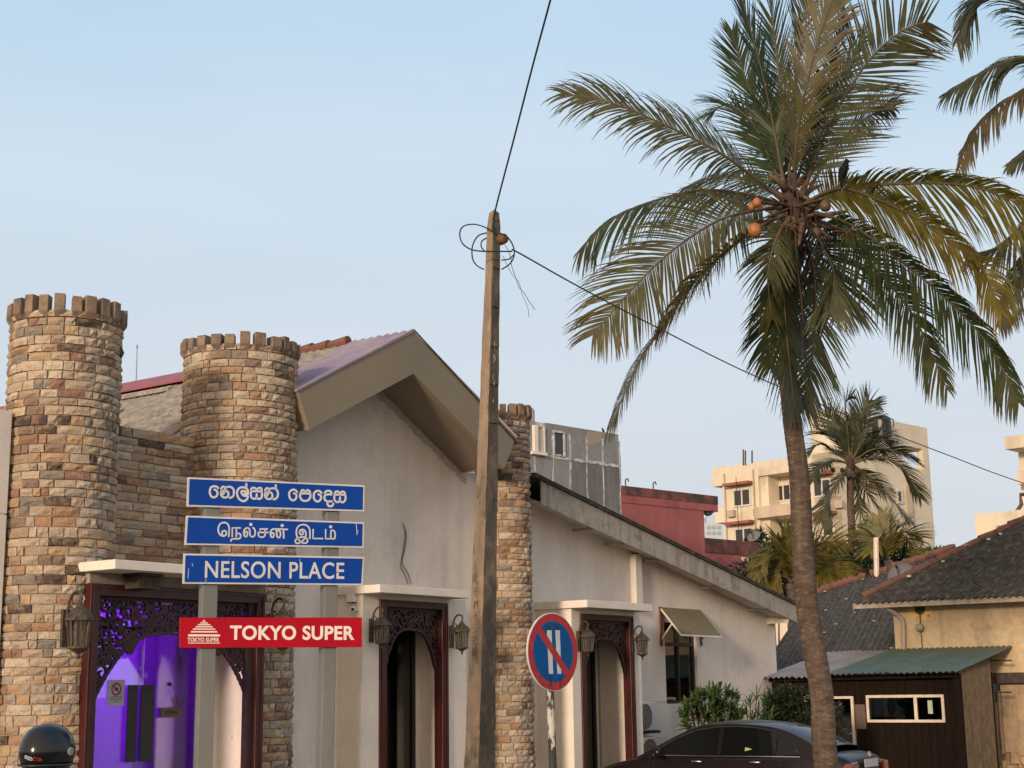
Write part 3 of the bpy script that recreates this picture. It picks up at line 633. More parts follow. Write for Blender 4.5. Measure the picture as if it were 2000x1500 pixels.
# main hall roof further back, one long slope towards the left
def ridge_n(x, y):            # where the ridge line passes behind column x
    return FP.off(x, uA, y)
nb0 = -4.2; nb1 = -15.0
uE = uA - 8.0
roofslope(uE, -1, zA0 - .04, nb0 - .01, nb1, M['rooftan'], 'roof_sheet')
# steps of lapped sheets on that slope
for k in range(1, 7):
    uu = uA - k * .95; mb = MB(); z_ = zA0 - rs * k * .95
    mb.prism(FP, [(uu, z_ + .01), (uu + .10, z_ + .01 + rs * .1), (uu + .10, z_ + .06 + rs * .1), (uu, z_ + .05)], nb1, nb0 - .02); S('sheet_lap', mb, M['rooftan'])
mb = MB(); mb.prism(FP, [(uA - .55, zA0 - rs * .55 + .03), (uA, zA0 + .04), (uA + .3, zA0 - .1), (uA, zA0 + .07), (uA - .55, zA0 - rs * .55 + .06)], nb1 - .3, -3.3); S('ridge_strip', mb, M['redmetal'])
rg = random.Random(2)
nq = -1.3; k = 0
while nq > -2.8:
    ln = .42; a = FP.W(uA + .02 * rg.uniform(-1, 1), nq, zA0 + .03 + rg.uniform(0, .02)); b = FP.W(uA, nq - ln, zA0 + .02)
    mb = MB(); mb.tube([a, b], [.09, .07], 10); obj('ridge_tile', mb, M['ridge'], shop); nq -= ln * .86; k += 1
# loose tiles heaped on the ridge
for x, y, w_ in ((622, 706, .34), (640, 703, .30), (655, 701, .22)):
    n_ = FP.off(x, uA - .1, y); z_ = FP.at(x, y, n_)[1]; a = FP.W(uA - .1, n_, z_ - .04); mb = MB(); mb.tube([a + FP.NN * .12, a - FP.NN * .2 + Vector((0, 0, -.03))], [.085, .06], 8); obj('loose_tile', mb, M['ridge'], shop, label='loose red tile heaped on the ridge')
# hall side wall under that slope
mb = MB(); mb.pbox(FP, uE + .3, uE + .4, 0, zA0 - rs * 7.7 - .1, nb1, nb0); S('hall_wall', mb, M['render'])
# right wing: mono pitch rake with boards, soffit panels, roof sheet
rn = -.4 * K
ra = FP.at(1057, 939, rn); rb_ = FP.at(1558, 1185, rn); rc = FP.at(1057, 985, rn); rd = FP.at(1558, 1216, rn)
kt = (rb_[1] - ra[1]) / (rb_[0] - ra[0]); kb = (rd[1] - rc[1]) / (rd[0] - rc[0])
def zt_r(u): return ra[1] + kt * (u - ra[0])
def zb_r(u): return rc[1] + kb * (u - rc[0])
joints = [ra[0]] + [FP.at(x, 1000 + (x - 1057) * .46, rn)[0] for x in (1168, 1231, 1300, 1415, 1509)] + [rb_[0]]
for a, b in zip(joints[:-1], joints[1:]):
    mb = MB(); g_ = .006; mb.prism(FP, [(a + g_, zb_r(a)), (b - g_, zb_r(b)), (b - g_, zt_r(b)), (a + g_, zt_r(a))], rn - .025, rn); S('fascia_board', mb, M['fascia'])
    mb = MB(); zo = lambda u: zb_r(u) + .03; zi = lambda u: zwing(u) - .12 + .02
    W = FP.W; o0, o1 = wr - .02, rn - .028
    P = [W(a + .01, o0, zi(a)), W(b - .012, o0, zi(b)), W(b - .012, o1, zo(b)), W(a + .01, o1, zo(a))]
    mb.hexa([p for p in P] + [p + Vector((0, 0, .02)) for p in P]); S('soffit_panel', mb, M['soffit'])
    mb = MB(); mb.prism(FP, [(b - .011, zo(b) - .01), (b + .009, zo(b) - .01), (b + .009, zo(b) + .04), (b - .011, zo(b) + .04)], o0, o1); S('soffit_batten', mb, M['fascia'])
uRB = rb_[0] + .06
mb = MB(); V = []; F = []; nx = 2; nk = int((uRB - ra[0] + .3) / .045); u0_ = ra[0] - .25
n_far = -9.5
mb.prism(FP, [(u0_, zt_r(u0_) + .005), (uRB, zt_r(uRB) + .005), (uRB, zt_r(uRB) + .045), (u0_, zt_r(u0_) + .045)], n_far, rn + .05); S('wing_roof_sheet', mb, M['roofdark'])
for k in range(7):        # edge laps
    a = u0_ + (uRB - u0_) * k / 7; b = u0_ + (uRB - u0_) * (k + 1.03) / 7; mb = MB(); mb.prism(FP, [(a, zt_r(a) + .046), (b, zt_r(b) + .046), (b, zt_r(b) + .062), (a, zt_r(a) + .066)], rn - 1.6, rn + .06); S('verge_sheet', mb, M['roofdark'])
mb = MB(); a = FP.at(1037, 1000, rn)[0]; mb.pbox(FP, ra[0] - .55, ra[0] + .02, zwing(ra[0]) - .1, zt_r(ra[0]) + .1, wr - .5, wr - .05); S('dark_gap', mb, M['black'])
mb = MB(); mb.prism(FP, [(uRB - .5, zb_r(uRB)), (uRB - .48, zb_r(uRB)), (uRB - .48, zt_r(uRB)), (uRB - .5, zt_r(uRB))], n_far, rn - .03); S('eave_board', mb, M['soffit'])
# wing window under the tilted awning
wn_ = S('window_frame', (lambda m_: (m_.pbox(FP, wu0, wu0 + .05, wz0, wz1, wr - .14, wr - .06), m_.pbox(FP, wu1 - .05, wu1, wz0, wz1, wr - .14, wr - .06), m_.pbox(FP, wu0 + .05, wu1 - .05, wz0, wz0 + .05, wr - .14, wr - .06), m_.pbox(FP, wu0 + .05, wu1 - .05, wz1 - .05, wz1, wr - .14, wr - .06),
        m_.pbox(FP, (wu0 + wu1) / 2 - .03, (wu0 + wu1) / 2 + .03, wz0 + .05, wz1 - .05, wr - .14, wr - .06), m_.pbox(FP, wu0 + .05, wu1 - .05, FP.at(1330, 1262, wr)[1], FP.at(1330, 1262, wr)[1] + .07, wr - .141, wr - .055), m_)[6])(MB()), M['black'])
zm_ = FP.at(1330, 1262, wr)[1]; um_ = (wu0 + wu1) / 2
for a, b, c, d in ((wu0 + .05, um_ - .03, wz0 + .05, zm_), (um_ + .03, wu1 - .05, wz0 + .05, zm_), (wu0 + .05, um_ - .03, zm_ + .07, wz1 - .05), (um_ + .03, wu1 - .05, zm_ + .07, wz1 - .05)):
    mb = MB(); mb.pbox(FP, a, b, c, d, wr - .11, wr - .10); S('window_pane', mb, M['darkglass'])
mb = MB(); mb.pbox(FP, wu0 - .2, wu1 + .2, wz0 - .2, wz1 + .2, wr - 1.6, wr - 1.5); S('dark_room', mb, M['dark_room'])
# the awning
aw = thing('window_awning', FP.W(wu0, wr, wz1), 'olive brown tilted canvas awning over the side window', 'awning')
awn = FP.W; z_t = FP.at(1291, 1187, wr + .03)[1]; uu0 = FP.at(1291, 1187, wr + .03)[0]; uu1 = FP.at(1368, 1192, wr + .03)[0]
o_ = .62; uo0, zo0 = FP.at(1331, 1237, wr + o_); uo1, zo1 = FP.at(1408, 1243, wr + o_); zo = (zo0 + zo1) / 2
mb = MB(); P = [awn(uu0, wr + .03, z_t), awn(uu1, wr + .03, z_t), awn(uo1, wr + o_, zo), awn(uo0, wr + o_, zo)]; mb.hexa(P + [p + Vector((0, 0, .012)) for p in P])
M['awning'] = mat('olive_canvas', (.20, .16, .085), .75, (.17, .135, .07), 2, bump=.1, bscale=60); obj('canvas', mb, M['awning'], aw)
mb = MB(); mb.bar(P[0] + Vector((0, 0, -.02)), P[3] + Vector((0, 0, -.02)), .03, .03); mb.bar(P[1] + Vector((0, 0, -.02)), P[2] + Vector((0, 0, -.02)), .03, .03); mb.bar(P[3] + Vector((0, 0, -.02)), P[2] + Vector((0, 0, -.02)), .03, .03)
mb.bar(awn(uu0, wr + .03, FP.at(1291, 1248, wr)[1]), P[0] * .45 + P[3] * .55 + Vector((0, 0, -.03)), .025, .025); mb.bar(awn(uu1, wr + .03, FP.at(1291, 1248, wr)[1]), P[1] * .45 + P[2] * .55 + Vector((0, 0, -.03)), .025, .025)
obj('awning_frame', mb, M['trim'], aw)
mb = MB(); mb.pbox(FP, uu0 - .035, uu0 + .02, FP.at(1291, 1262, wr)[1], z_t + .02, wr + .002, wr + .035); mb.pbox(FP, uu1 - .02, uu1 + .03, FP.at(1375, 1262, wr)[1], z_t - .2, wr + .002, wr + .035); obj('wall_bracket', mb, M['rust'], aw)

# small fittings ------------------------------------------------------------
def lantern(px, py, off, s, label, pl=FP):
    """wall lantern: back plate, curled arm, cap, glass cage, finial"""
    u_, z_ = pl.at(px, py, off + .17 * s); B = pl.W(u_, off, z_); th = thing('wall_lantern', B, label, 'lantern', 'bronze wall lanterns beside the doors'); Nn = pl.NN; D = pl.D; Z = Vector((0, 0, 1)); C0 = B + Nn * .17 * s
    mb = MB(); mb.hexa([B + D * a + Nn * n_ + Z * z for n_ in (0, .025 * s) for a, z in ((-.035 * s, -.15 * s), (.035 * s, -.15 * s), (.035 * s, .12 * s), (-.035 * s, .12 * s))]); obj('back_plate', mb, M['iron'], th, bevel=.006)
    mb = MB(); P = [B + Nn * .02 * s + Z * -.02 * s, B + Nn * .03 * s + Z * .10 * s, B + Nn * .06 * s + Z * .20 * s, B + Nn * .12 * s + Z * .245 * s, B + Nn * .18 * s + Z * .22 * s, B + Nn * .17 * s + Z * .15 * s]
    mb.tube(smooth_pts(P, 4), .011 * s, 6); P = [B + Nn * .02 * s + Z * .02 * s, B + Nn * .07 * s + Z * .06 * s, B + Nn * .09 * s + Z * .12 * s, B + Nn * .06 * s + Z * .14 * s]; mb.tube(smooth_pts(P, 4), .008 * s, 6); obj('curled_arm', mb, M['iron'], th, smooth=True)
    mb = MB(); mb.lathe([(.012 * s, .17 * s), (.02 * s, .155 * s), (.035 * s, .13 * s), (.075 * s, .10 * s), (.105 * s, .055 * s), (.112 * s, .035 * s), (.09 * s, .03 * s)], C0, 8); obj('cap', mb, M['iron'], th)
    mb = MB(); mb.lathe([(.082 * s, .03 * s), (.066 * s, -.145 * s)], C0, 8); obj('lamp_glass', mb, M['lampglass'], th)
    mb = MB()
    for k in range(8):
        a = k * math.pi / 4 + .39; v1 = Vector((math.cos(a), math.sin(a), 0)); mb.bar(C0 + v1 * .087 * s + Z * .03 * s, C0 + v1 * .070 * s - Z * .15 * s, .010 * s, .010 * s)
        q = C0 + v1 * .078 * s - Z * .05 * s
    mb.tube([C0 + Z * .02 * s, C0 - Z * .14 * s], .012 * s, 6)
    obj('cage', mb, M['iron'], th)
    mb = MB(); mb.lathe([(.078 * s, -.145 * s), (.08 * s, -.16 * s), (.05 * s, -.175 * s), (.03 * s, -.19 * s), (.012 * s, -.20 * s), (.016 * s, -.215 * s), (.003 * s, -.24 * s)], C0, 8); obj('finial', mb, M['iron'], th)
    return th
lantern(155, 1222, .62, 1.45, 'large many sided bronze lantern mounted on the leftmost stone tower')
lantern(552, 1225, .16, 1.45, 'bronze lantern on the stone pier half hidden by the red board')
lantern(746, 1228, pn + .0, 1.22, 'bronze wall lantern left of the middle door, next to the red board')
lantern(902, 1240, pn + .0, 1.22, 'bronze wall lantern right of the middle door, beside the concrete pole')
lantern(1148, 1249, pn + .0, 1.22, 'bronze wall lantern left of the right door, behind the round sign')
lantern(1254, 1256, pn + .0, 1.22, 'bronze wall lantern right of the right door, nearest the awning')
u_, z_ = FP.at(279, 1130, .3); th = thing('ceiling_lamp', FP.W(u_, .3, za), 'dark fluted square lamp hanging under the entrance canopy', 'lamp')
mb = MB(); mb.pbox(FP, u_ - .17, u_ + .17, za - .03, za - .001, .15, .45); obj('mount', mb, M['black'], th)
mb = MB()
for k in range(9): mb.pbox(FP, u_ - .15 + k * .034, u_ - .123 + k * .034, za - .17, za - .035, .18, .42)
obj('shade', mb, M['iron'], th)
# camera and junction box on the side of porch 2
PS = Plane(FP.W(p2['l'], 0, 0).to_2d(), 54.4 - 90)
u_, z_ = PS.at(690, 1190, .09); th = thing('security_camera', PS.W(u_, 0, z_), 'white bullet security camera on the porch side above the red board', 'camera')
mb = MB(); mb.lathe([(.028, 0), (.028, .02)], PS.W(u_, 0, z_), 12, axis=PS.NN); obj('mount', mb, M['white'], th)
mb = MB(); ax = (CAM - PS.W(u_, .1, z_)).normalized(); mb.lathe([(.036, -.09), (.04, -.07), (.04, .03), (.034, .035)], PS.W(u_, .1, z_), 16, axis=ax); obj('housing', mb, M['white'], th, smooth=False)
mb = MB(); mb.lathe([(.024, .036), (.024, .042), (.01, .044)], PS.W(u_, .1, z_), 12, axis=ax); obj('lens', mb, M['black'], th)
a = PS.at(682, 1150, .0); b = PS.at(697, 1176, .0); th = thing('junction_box', PS.W(a[0], 0, b[1]), 'small white plastic box on the porch side above the camera', 'junction box')
mb = MB(); lo, hi = min(a[0], b[0]), max(a[0], b[0]); mb.pbox(PS, lo, hi, b[1], a[1], .001, .06); obj('box', mb, M['white'], th, bevel=.008)
mb = MB(); mb.pbox(PS, lo, hi, b[1] - .008, b[1] - .001, .001, .055); obj('base_lip', mb, M['black'], th)
# loose wires on the gable wall
for pts, lb in (([(787, 1022), (792, 1040), (789, 1070), (783, 1105), (790, 1120), (797, 1140)], 'thin loose wire dangling down the gable wall, left strand'), ([(788, 1024), (794, 1045), (790, 1075), (786, 1100), (797, 1120), (803, 1140)], 'thin loose wire dangling down the gable wall, right strand')):
    P = [FP.W(*(lambda q: (q[0], wg + .02, q[1]))(FP.at(x, y, wg + .02))) for x, y in pts]; mb = MB(); mb.tube(smooth_pts(P, 4), .006, 5); tag(obj('loose_wire', mb, M['wire']), lb, 'wire', 'loose wires on the gable wall')
# air conditioners by the wing wall
def acunit(x0, x1, y0, y1, label, grille=True):
    o0 = wr + .02; a = FP.at(x0, y0, o0 + .28); b = FP.at(x1, y1, o0 + .28); th = thing('air_conditioner', FP.W(a[0], o0, b[1]), label, 'air conditioner', 'outdoor air conditioning units')
    mb = MB(); mb.pbox(FP, a[0], b[0], b[1], a[1], o0, o0 + .28); obj('casing', mb, M['white'], th, bevel=.012)
    cu = a[0] + (b[0] - a[0]) * .40; cz = (a[1] + b[1]) / 2; rr = (a[1] - b[1]) * .44
    mb = MB(); mb.lathe([(rr, 0), (rr, .012), (rr - .02, .013), (rr - .03, .004)], FP.W(cu, o0 + .281, cz), 28, axis=FP.NN); obj('fan_recess', mb, M['black'], th)
    mb = MB()
    for k in range(-7, 8):
        hh = math.sqrt(max(0, rr * rr - (k * rr / 7.5) ** 2)); mb.pbox(FP, cu + k * rr / 7.5 - .005, cu + k * rr / 7.5 + .005, cz - hh, cz + hh, o0 + .294, o0 + .302)
    for q in (.35, .7, 1.0): mb.ribbon(FP, [(cu + math.cos(t) * rr * q, cz + math.sin(t) * rr * q) for t in [k * math.pi / 12 for k in range(24)]], .012, o0 + .296, o0 + .306, closed=True)
    obj('fan_grille', mb, M['ac_grey'], th)
    mb = MB(); mb.pbox(FP, a[0] + .02, b[0] + .1, b[1] - .05, b[1] - .004, o0 - .01, o0 + .3); obj('bracket', mb, M['black'], th)
M['ac_grey'] = mat('grille_grey', (.30, .29, .27), .6)
acunit(1243, 1283, 1372, 1426, 'upper white air conditioner outdoor unit on the wing wall')
acunit(1243, 1305, 1441, 1500, 'lower white air conditioner outdoor unit behind the car bonnet')
print('shop ok')
# ---------------------------------------------------------------- street name sign
SP = Plane(atY(360, 1100, 9.25).to_2d(), 25)
th = thing('street_sign', SP.W(.6, -.05, 0), 'street name sign with three blue boards and one red board on two grey posts', 'street sign')
Z0_ = FP.at(0, 0)[1]
# posts: square tubes standing behind the boards
for xa, xb, ya in ((395, 428, 1170), (634, 662, 1170)):
    a = SP.at(xa, ya, -.02)[0]; b = SP.at(xb, ya, -.02)[0]; lean = (SP.at(xa, ya, -.02)[0] - SP.at(xa - 11, 1480, -.02)[0]) / (SP.at(xa, ya, -.02)[1] - SP.at(xa, 1480, -.02)[1])
    zt_ = SP.at(xa, 945 if xa < 500 else 960, -.02)[1]; mb = MB(); wd = (b - a) * .92; ln = .0
    zb = 0; f = lambda z: a + (z - SP.at(xa, ya)[1]) * (lean if abs(lean) < .05 else 0) * .6
    mb.hexa([SP.W(f(z) + du, o_, z) for o_ in (-.02, -.12) for du, z in ((0, zb), (wd, zb), (wd, zt_), (0, zt_))]); obj('post', mb, M['signpost'], th, bevel=.006)
boards = []
for q, nm in (([(367, 932), (712, 948), (711, 999), (365, 989)], 'sinhala'), ([(364, 1007), (711, 1020), (710, 1070), (361, 1064)], 'tamil'), ([(359, 1081), (711, 1088), (708, 1143), (357, 1140)], 'nelson'), ([(352, 1206), (707, 1206), (707, 1264), (351, 1265)], 'red')):
    c = [SP.at(x, y, 0) for x, y in q]; c = [(u, z) for u, z in c]; boards.append((c, nm))
    mb = MB(); mb.prism(SP, c, -.018, 0)
    lab = {'sinhala': 'top blue name board with Sinhala lettering', 'tamil': 'middle blue name board with Tamil lettering', 'nelson': 'lowest blue name board reading NELSON PLACE', 'red': 'red sponsor board reading TOKYO SUPER'}[nm]
    bo = obj('sign_board', mb, M['sign_white'] if nm != 'red' else M['sign_red'], th, label=lab)
    boards[-1] = (c, nm, bo)
    if nm != 'red':
        cx = sum(p[0] for p in c) / 4; cz = sum(p[1] for p in c) / 4; ins = .0105
        ci = [(u + (ins if u < cx else -ins), z + (ins if z < cz else -ins)) for u, z in c]; mb = MB(); mb.prism(SP, ci, .0005, .003); obj('blue_panel', mb, M['sign_blue'], bo)
def stroke(mb, pts, w_, tf, smooth=True):
    P = [Vector(SP.at(*tf(x, y))) for x, y in pts]
    if smooth and len(P) > 2: P = smooth_pts(P, 4)
    mb.ribbon(SP, P, w_, .003, .0055)
    for p in (P[0], P[-1]): mb.prism(SP, [(p.x + math.cos(a) * w_ * .5, p.y + math.sin(a) * w_ * .5) for a in [k * math.pi / 4 for k in range(8)]], .003, .0054)
t1 = lambda x, y: (395 + x / 12.5, 935 + y / 12.5)
t2_ = lambda x, y: (550 + x / 14.286, 940 + y / 14.286)
t3_ = lambda x, y: (410 + x / 12.5, 1010 + y / 12.5)
t4 = lambda x, y: (560 + x / 14.286, 1010 + y / 14.286)
def sh(p, dx, dy): return [(x + dx, y + dy) for x, y in p]
komb = [(385, 232), (345, 195), (265, 188), (205, 225), (180, 320), (205, 420), (268, 458), (335, 435), (368, 370), (350, 300), (295, 268)]
na = [[(462, 258), (475, 215), (515, 195), (548, 220), (548, 275), (505, 310), (455, 315)], [(550, 220), (640, 200), (715, 215), (765, 285), (765, 385), (730, 445), (668, 472)], [(462, 315), (455, 390), (500, 450), (565, 462), (625, 430), (635, 360), (600, 305), (555, 298), (530, 340), (500, 385)]]
la = [[(1110, 440), (1080, 510), (1000, 550), (915, 515), (862, 435), (845, 330), (885, 245), (965, 212), (1055, 228), (1108, 290), (1112, 365), (1070, 415), (1010, 415), (965, 370), (952, 315), (1000, 300), (1055, 318), (1062, 352), (1025, 370)], [(1072, 125), (1072, 225)]]
sa = [[(1192, 300), (1196, 245), (1245, 222), (1300, 245), (1322, 285)], [(1322, 285), (1350, 245), (1400, 225), (1440, 245), (1447, 305)], [(1190, 310), (1320, 305), (1447, 315)], [(1192, 315), (1180, 385), (1200, 460), (1255, 492), (1305, 480), (1322, 430), (1325, 380)], [(1322, 440), (1345, 485), (1395, 495), (1440, 465), (1455, 395), (1445, 315)]]
w1 = 4.1 * 9.4 / FPX
def glyph(strokes, w_, tf, par):
    mb = MB()
    for q in strokes: s_, sm = q if isinstance(q, tuple) else (q, True); stroke(mb, s_, w_, tf, sm)
    obj('letter', mb, M['sign_white'], par)
B0 = boards[0][2]; glyph([komb], w1, t1, B0); glyph(na, w1, t1, B0); glyph(la, w1, t1, B0); glyph(sa, w1, t1, B0); glyph([sh(s_, 1072, 36) for s_ in na] + [[(1790, 160), (1790, 250)]], w1, t1, B0)
k2 = [(425, 300), (380, 250), (300, 238), (225, 290), (205, 390), (235, 490), (305, 535), (375, 505), (412, 430), (395, 365), (335, 335)]
pa = [[(535, 335), (545, 275), (590, 245), (635, 280), (655, 320)], [(655, 320), (680, 275), (725, 248), (775, 280), (785, 335)], [(515, 345), (655, 340), (795, 350)], [(520, 350), (508, 420), (540, 500), (600, 545), (700, 545), (765, 500), (798, 430), (792, 352)]]
da = [[(1200, 325), (1235, 282), (1300, 268), (1365, 290), (1385, 345), (1390, 372)], [(1390, 372), (1260, 372), (1195, 410), (1190, 480), (1225, 545), (1290, 565), (1395, 562)], [(1290, 570), (1275, 635), (1310, 690), (1370, 700), (1420, 670), (1435, 625)]]
sb = [[(1480, 365), (1492, 305), (1540, 285), (1595, 310), (1622, 350)], [(1622, 350), (1652, 305), (1700, 290), (1750, 315), (1765, 370)], [(1480, 380), (1622, 372), (1765, 385)], [(1478, 385), (1462, 450), (1482, 540), (1545, 585), (1600, 570), (1622, 500), (1625, 450)], [(1625, 520), (1650, 575), (1700, 590), (1755, 550), (1780, 470), (1768, 388)]]
for g_ in ([k2], [sh(k2, 685, 32)], pa, da, sb): glyph(g_, w1, t2_, B0)
w2 = 3.1 * 9.4 / FPX; B1 = boards[1][2]; TG = (([(455, 475), (465, 300), (450, 205), (400, 148), (330, 135), (252, 162), (207, 240), (200, 330), (222, 400), (270, 450), (340, 462), (388, 430), (393, 370), (365, 338), (320, 338), (292, 370), (300, 440)], 1), ([(540, 475), (540, 265), (735, 265)], 0), ([(640, 265), (640, 478)], 0), ([(640, 405), (700, 398), (742, 432), (742, 490), (700, 528), (535, 535), (512, 585)], 1),
                ([(905, 455), (915, 390), (890, 352), (850, 368), (843, 420)], 1), ([(905, 455), (870, 482), (832, 450), (822, 390), (835, 315), (880, 272), (930, 268), (965, 310), (970, 400), (985, 460), (1030, 482), (1080, 460), (1098, 400), (1098, 330), (1075, 285), (1045, 260)], 1),
                ([(1395, 292), (1215, 292), (1215, 375), (1415, 375)], 0), ([(1330, 295), (1345, 330), (1345, 375), (1335, 450), (1290, 488), (1220, 485), (1182, 445), (1178, 400), (1190, 372), (1215, 372)], 1),
                ([(1885, 302), (1600, 292), (1520, 300), (1482, 345), (1475, 420), (1492, 480), (1530, 495), (1558, 450), (1545, 395), (1510, 385), (1490, 410)], 1), ([(1610, 300), (1625, 400), (1640, 480), (1680, 502), (1712, 460), (1715, 380), (1690, 335), (1650, 335), (1630, 370)], 1), ([(1790, 302), (1797, 512)], 0))
for g_ in ((0,), (1, 2, 3), (4, 5), (6, 7), (8, 9, 10)): glyph([TG[i] for i in g_], w2, t3_, B1)
TG = (([(640, 600), (640, 380), (605, 285), (530, 225), (430, 212), (345, 240), (285, 310), (262, 420), (275, 520), (312, 612), (390, 695), (480, 728), (550, 712), (575, 655), (545, 590), (480, 562), (400, 560), (310, 585), (250, 632), (232, 685), (265, 728), (335, 728), (400, 690), (470, 630), (518, 560), (530, 470), (508, 395), (455, 352), (400, 350), (358, 395), (358, 455), (395, 492), (440, 478), (452, 430), (420, 395)], 1), ([(730, 350), (730, 600), (1000, 600)], 0), ([(1080, 355), (1080, 605), (1335, 605)], 0), ([(1335, 605), (1345, 470), (1320, 395), (1270, 370), (1230, 400), (1225, 605)], 1))
for g_ in ((0,), (1,), (2, 3)): glyph([TG[i] for i in g_], w2, t4, B1)
for (x, y), tf in (((995, 182), t3_), ((1760, 208), t3_), ((1220, 272), t4)):
    mb = MB(); p = Vector(SP.at(*tf(x, y))); mb.prism(SP, [(p.x + math.cos(a) * .0105, p.y + math.sin(a) * .0105) for a in [k * math.pi / 6 for k in range(12)]], .003, .0055); obj('letter_dot', mb, M['sign_white'], B1)
# scratches and chips in the enamel
mb = MB()
for bx, pts in ((0, [(695, 1020), (697, 1045), (699, 1036)]),):
    stroke(mb, pts, .004, lambda x, y: (x, y), False)
obj('scratch', mb, M['sign_white'], boards[1][2])
def text_mesh(name, s, pl, u0, u1, z0, z1, o0, o1, m, parent, bold=.02, slant=0.0):
    cu = bpy.data.curves.new('txt', 'FONT'); cu.body = s; cu.size = 1; cu.space_character = 1.06; cu.extrude = .01; cu.offset = bold; ob = bpy.data.objects.new('txt', cu); COL.objects.link(ob)
    dg = bpy.context.evaluated_depsgraph_get(); me = bpy.data.meshes.new_from_object(ob.evaluated_get(dg)); bpy.data.objects.remove(ob); bpy.data.curves.remove(cu)
    xs = [v.co.x for v in me.vertices]; ys = [v.co.y for v in me.vertices]; mb = MB(); a, b, c, d = min(xs), max(xs), min(ys), max(ys)
    V = [pl.W(u0 + (v.co.x - a) / (b - a) * (u1 - u0), o1 if v.co.z > 0 else o0, z0 + (v.co.y - c) / (d - c) * (z1 - z0) + slant * ((v.co.x - a) / (b - a) - .5)) for v in me.vertices]
    F = [tuple(p.vertices) for p in me.polygons]; bpy.data.meshes.remove(me)
    if len(s) > 4 and (z1 - z0) < .03: mb.add(V, F); return tag(obj(name, mb, m, parent), kind='stuff')
    par = list(range(len(V)))
    def fd(i):
        while par[i] != i: par[i] = par[par[i]]; i = par[i]
        return i
    for f in F:
        for q in f[1:]: par[fd(q)] = fd(f[0])
    gr = {}
    for f in F: gr.setdefault(fd(f[0]), []).append(f)
    # front, back and sides of one letter overlap in x: merge islands by their extent
    isl = sorted([(min((V[i] - V[0]).dot(pl.D) for f in fs for i in f), max((V[i] - V[0]).dot(pl.D) for f in fs for i in f), fs) for fs in gr.values()], key=lambda t: t[0]); out_ = []
    for a, b, fs in isl:
        if out_ and a < out_[-1][1] - .002: out_[-1][1] = max(b, out_[-1][1]); out_[-1][2] += fs
        else: out_.append([a, b, list(fs)])
    for a, b, fs in out_:
        ids = sorted({i for f in fs for i in f}); mp_ = {i: k for k, i in enumerate(ids)}; mb = MB(); mb.add([V[i] for i in ids], [tuple(mp_[i] for i in f) for f in fs]); o = obj('letter', mb, m, parent)
    return o
def tb(s, x0, x1, yt, yb, board, m, bold, sl_=0.0, o=.003):
    xm = (x0 + x1) / 2; a = SP.at(x0, (yt + yb) / 2)[0]; b = SP.at(x1, (yt + yb) / 2)[0]; z1 = SP.at(xm, yt)[1]; z0 = SP.at(xm, yb)[1]; text_mesh('lettering', s, SP, a, b, z0, z1, o, o + .0025, m, board, bold, sl_)
tb('NELSON PLACE', 400, 672, 1097, 1130, boards[2][2], M['sign_white'], .012, SP.at(672, 1114)[1] - SP.at(400, 1111)[1])
tb('TOKYO SUPER', 449, 692, 1222, 1250, boards[3][2], M['sign_cream'], .030, 0, .0005)
tb('TOKYO SUPER', 366, 428, 1245.5, 1253.5, boards[3][2], M['sign_cream'], .020, 0, .0005)
mb = MB()
for i, (hw, y0, y1) in enumerate(((3, 1211, 1214), (8, 1215.5, 1217.8), (13, 1219, 1221.3), (17.5, 1223, 1225.5), (22.5, 1227.5, 1230), (26.5, 1232.5, 1235.5), (31, 1239, 1243.2), (31, 1255.3, 1256.8))):
    cx = 398.5; a = SP.at(cx - hw, y0); b = SP.at(cx + hw, y1); mb.prism(SP, [(a[0], b[1]), (b[0], b[1]), (b[0] - (.006 if i < 6 else 0), a[1]), (a[0] + (.006 if i < 6 else 0), a[1])], .0005, .003)
obj('striped_pyramid_logo', mb, M['sign_cream'], boards[3][2])
mb = MB()
for x, y in ((440, 1087), (448, 1092), (428, 1100), (440, 1129), (658, 1118), (706, 1083)):
    p = Vector(SP.at(x, y)); rr = rnd.uniform(.003, .007); mb.prism(SP, [(p.x + math.cos(a) * rr * rnd.uniform(.6, 1.4), p.y + math.sin(a) * rr * rnd.uniform(.6, 1.4)) for a in [k * math.pi / 4 for k in range(8)]], .003, .0062)
obj('rust_chip', mb, M['rust'], boards[2][2])
mb = MB()
for pts in ([(368, 1110), (367, 1130)], [(375, 1100), (376, 1106)], [(402, 1130), (401, 1140)], [(585, 1092), (586, 1099)]):
    p = [Vector(SP.at(x, y)) for x, y in pts]; mb.ribbon(SP, p, .0028, .003, .0045)
obj('scratch', mb, M['sign_white'], boards[2][2])

M['gutter_'] = mat('faded_chalk', (.42, .39, .34), .9)
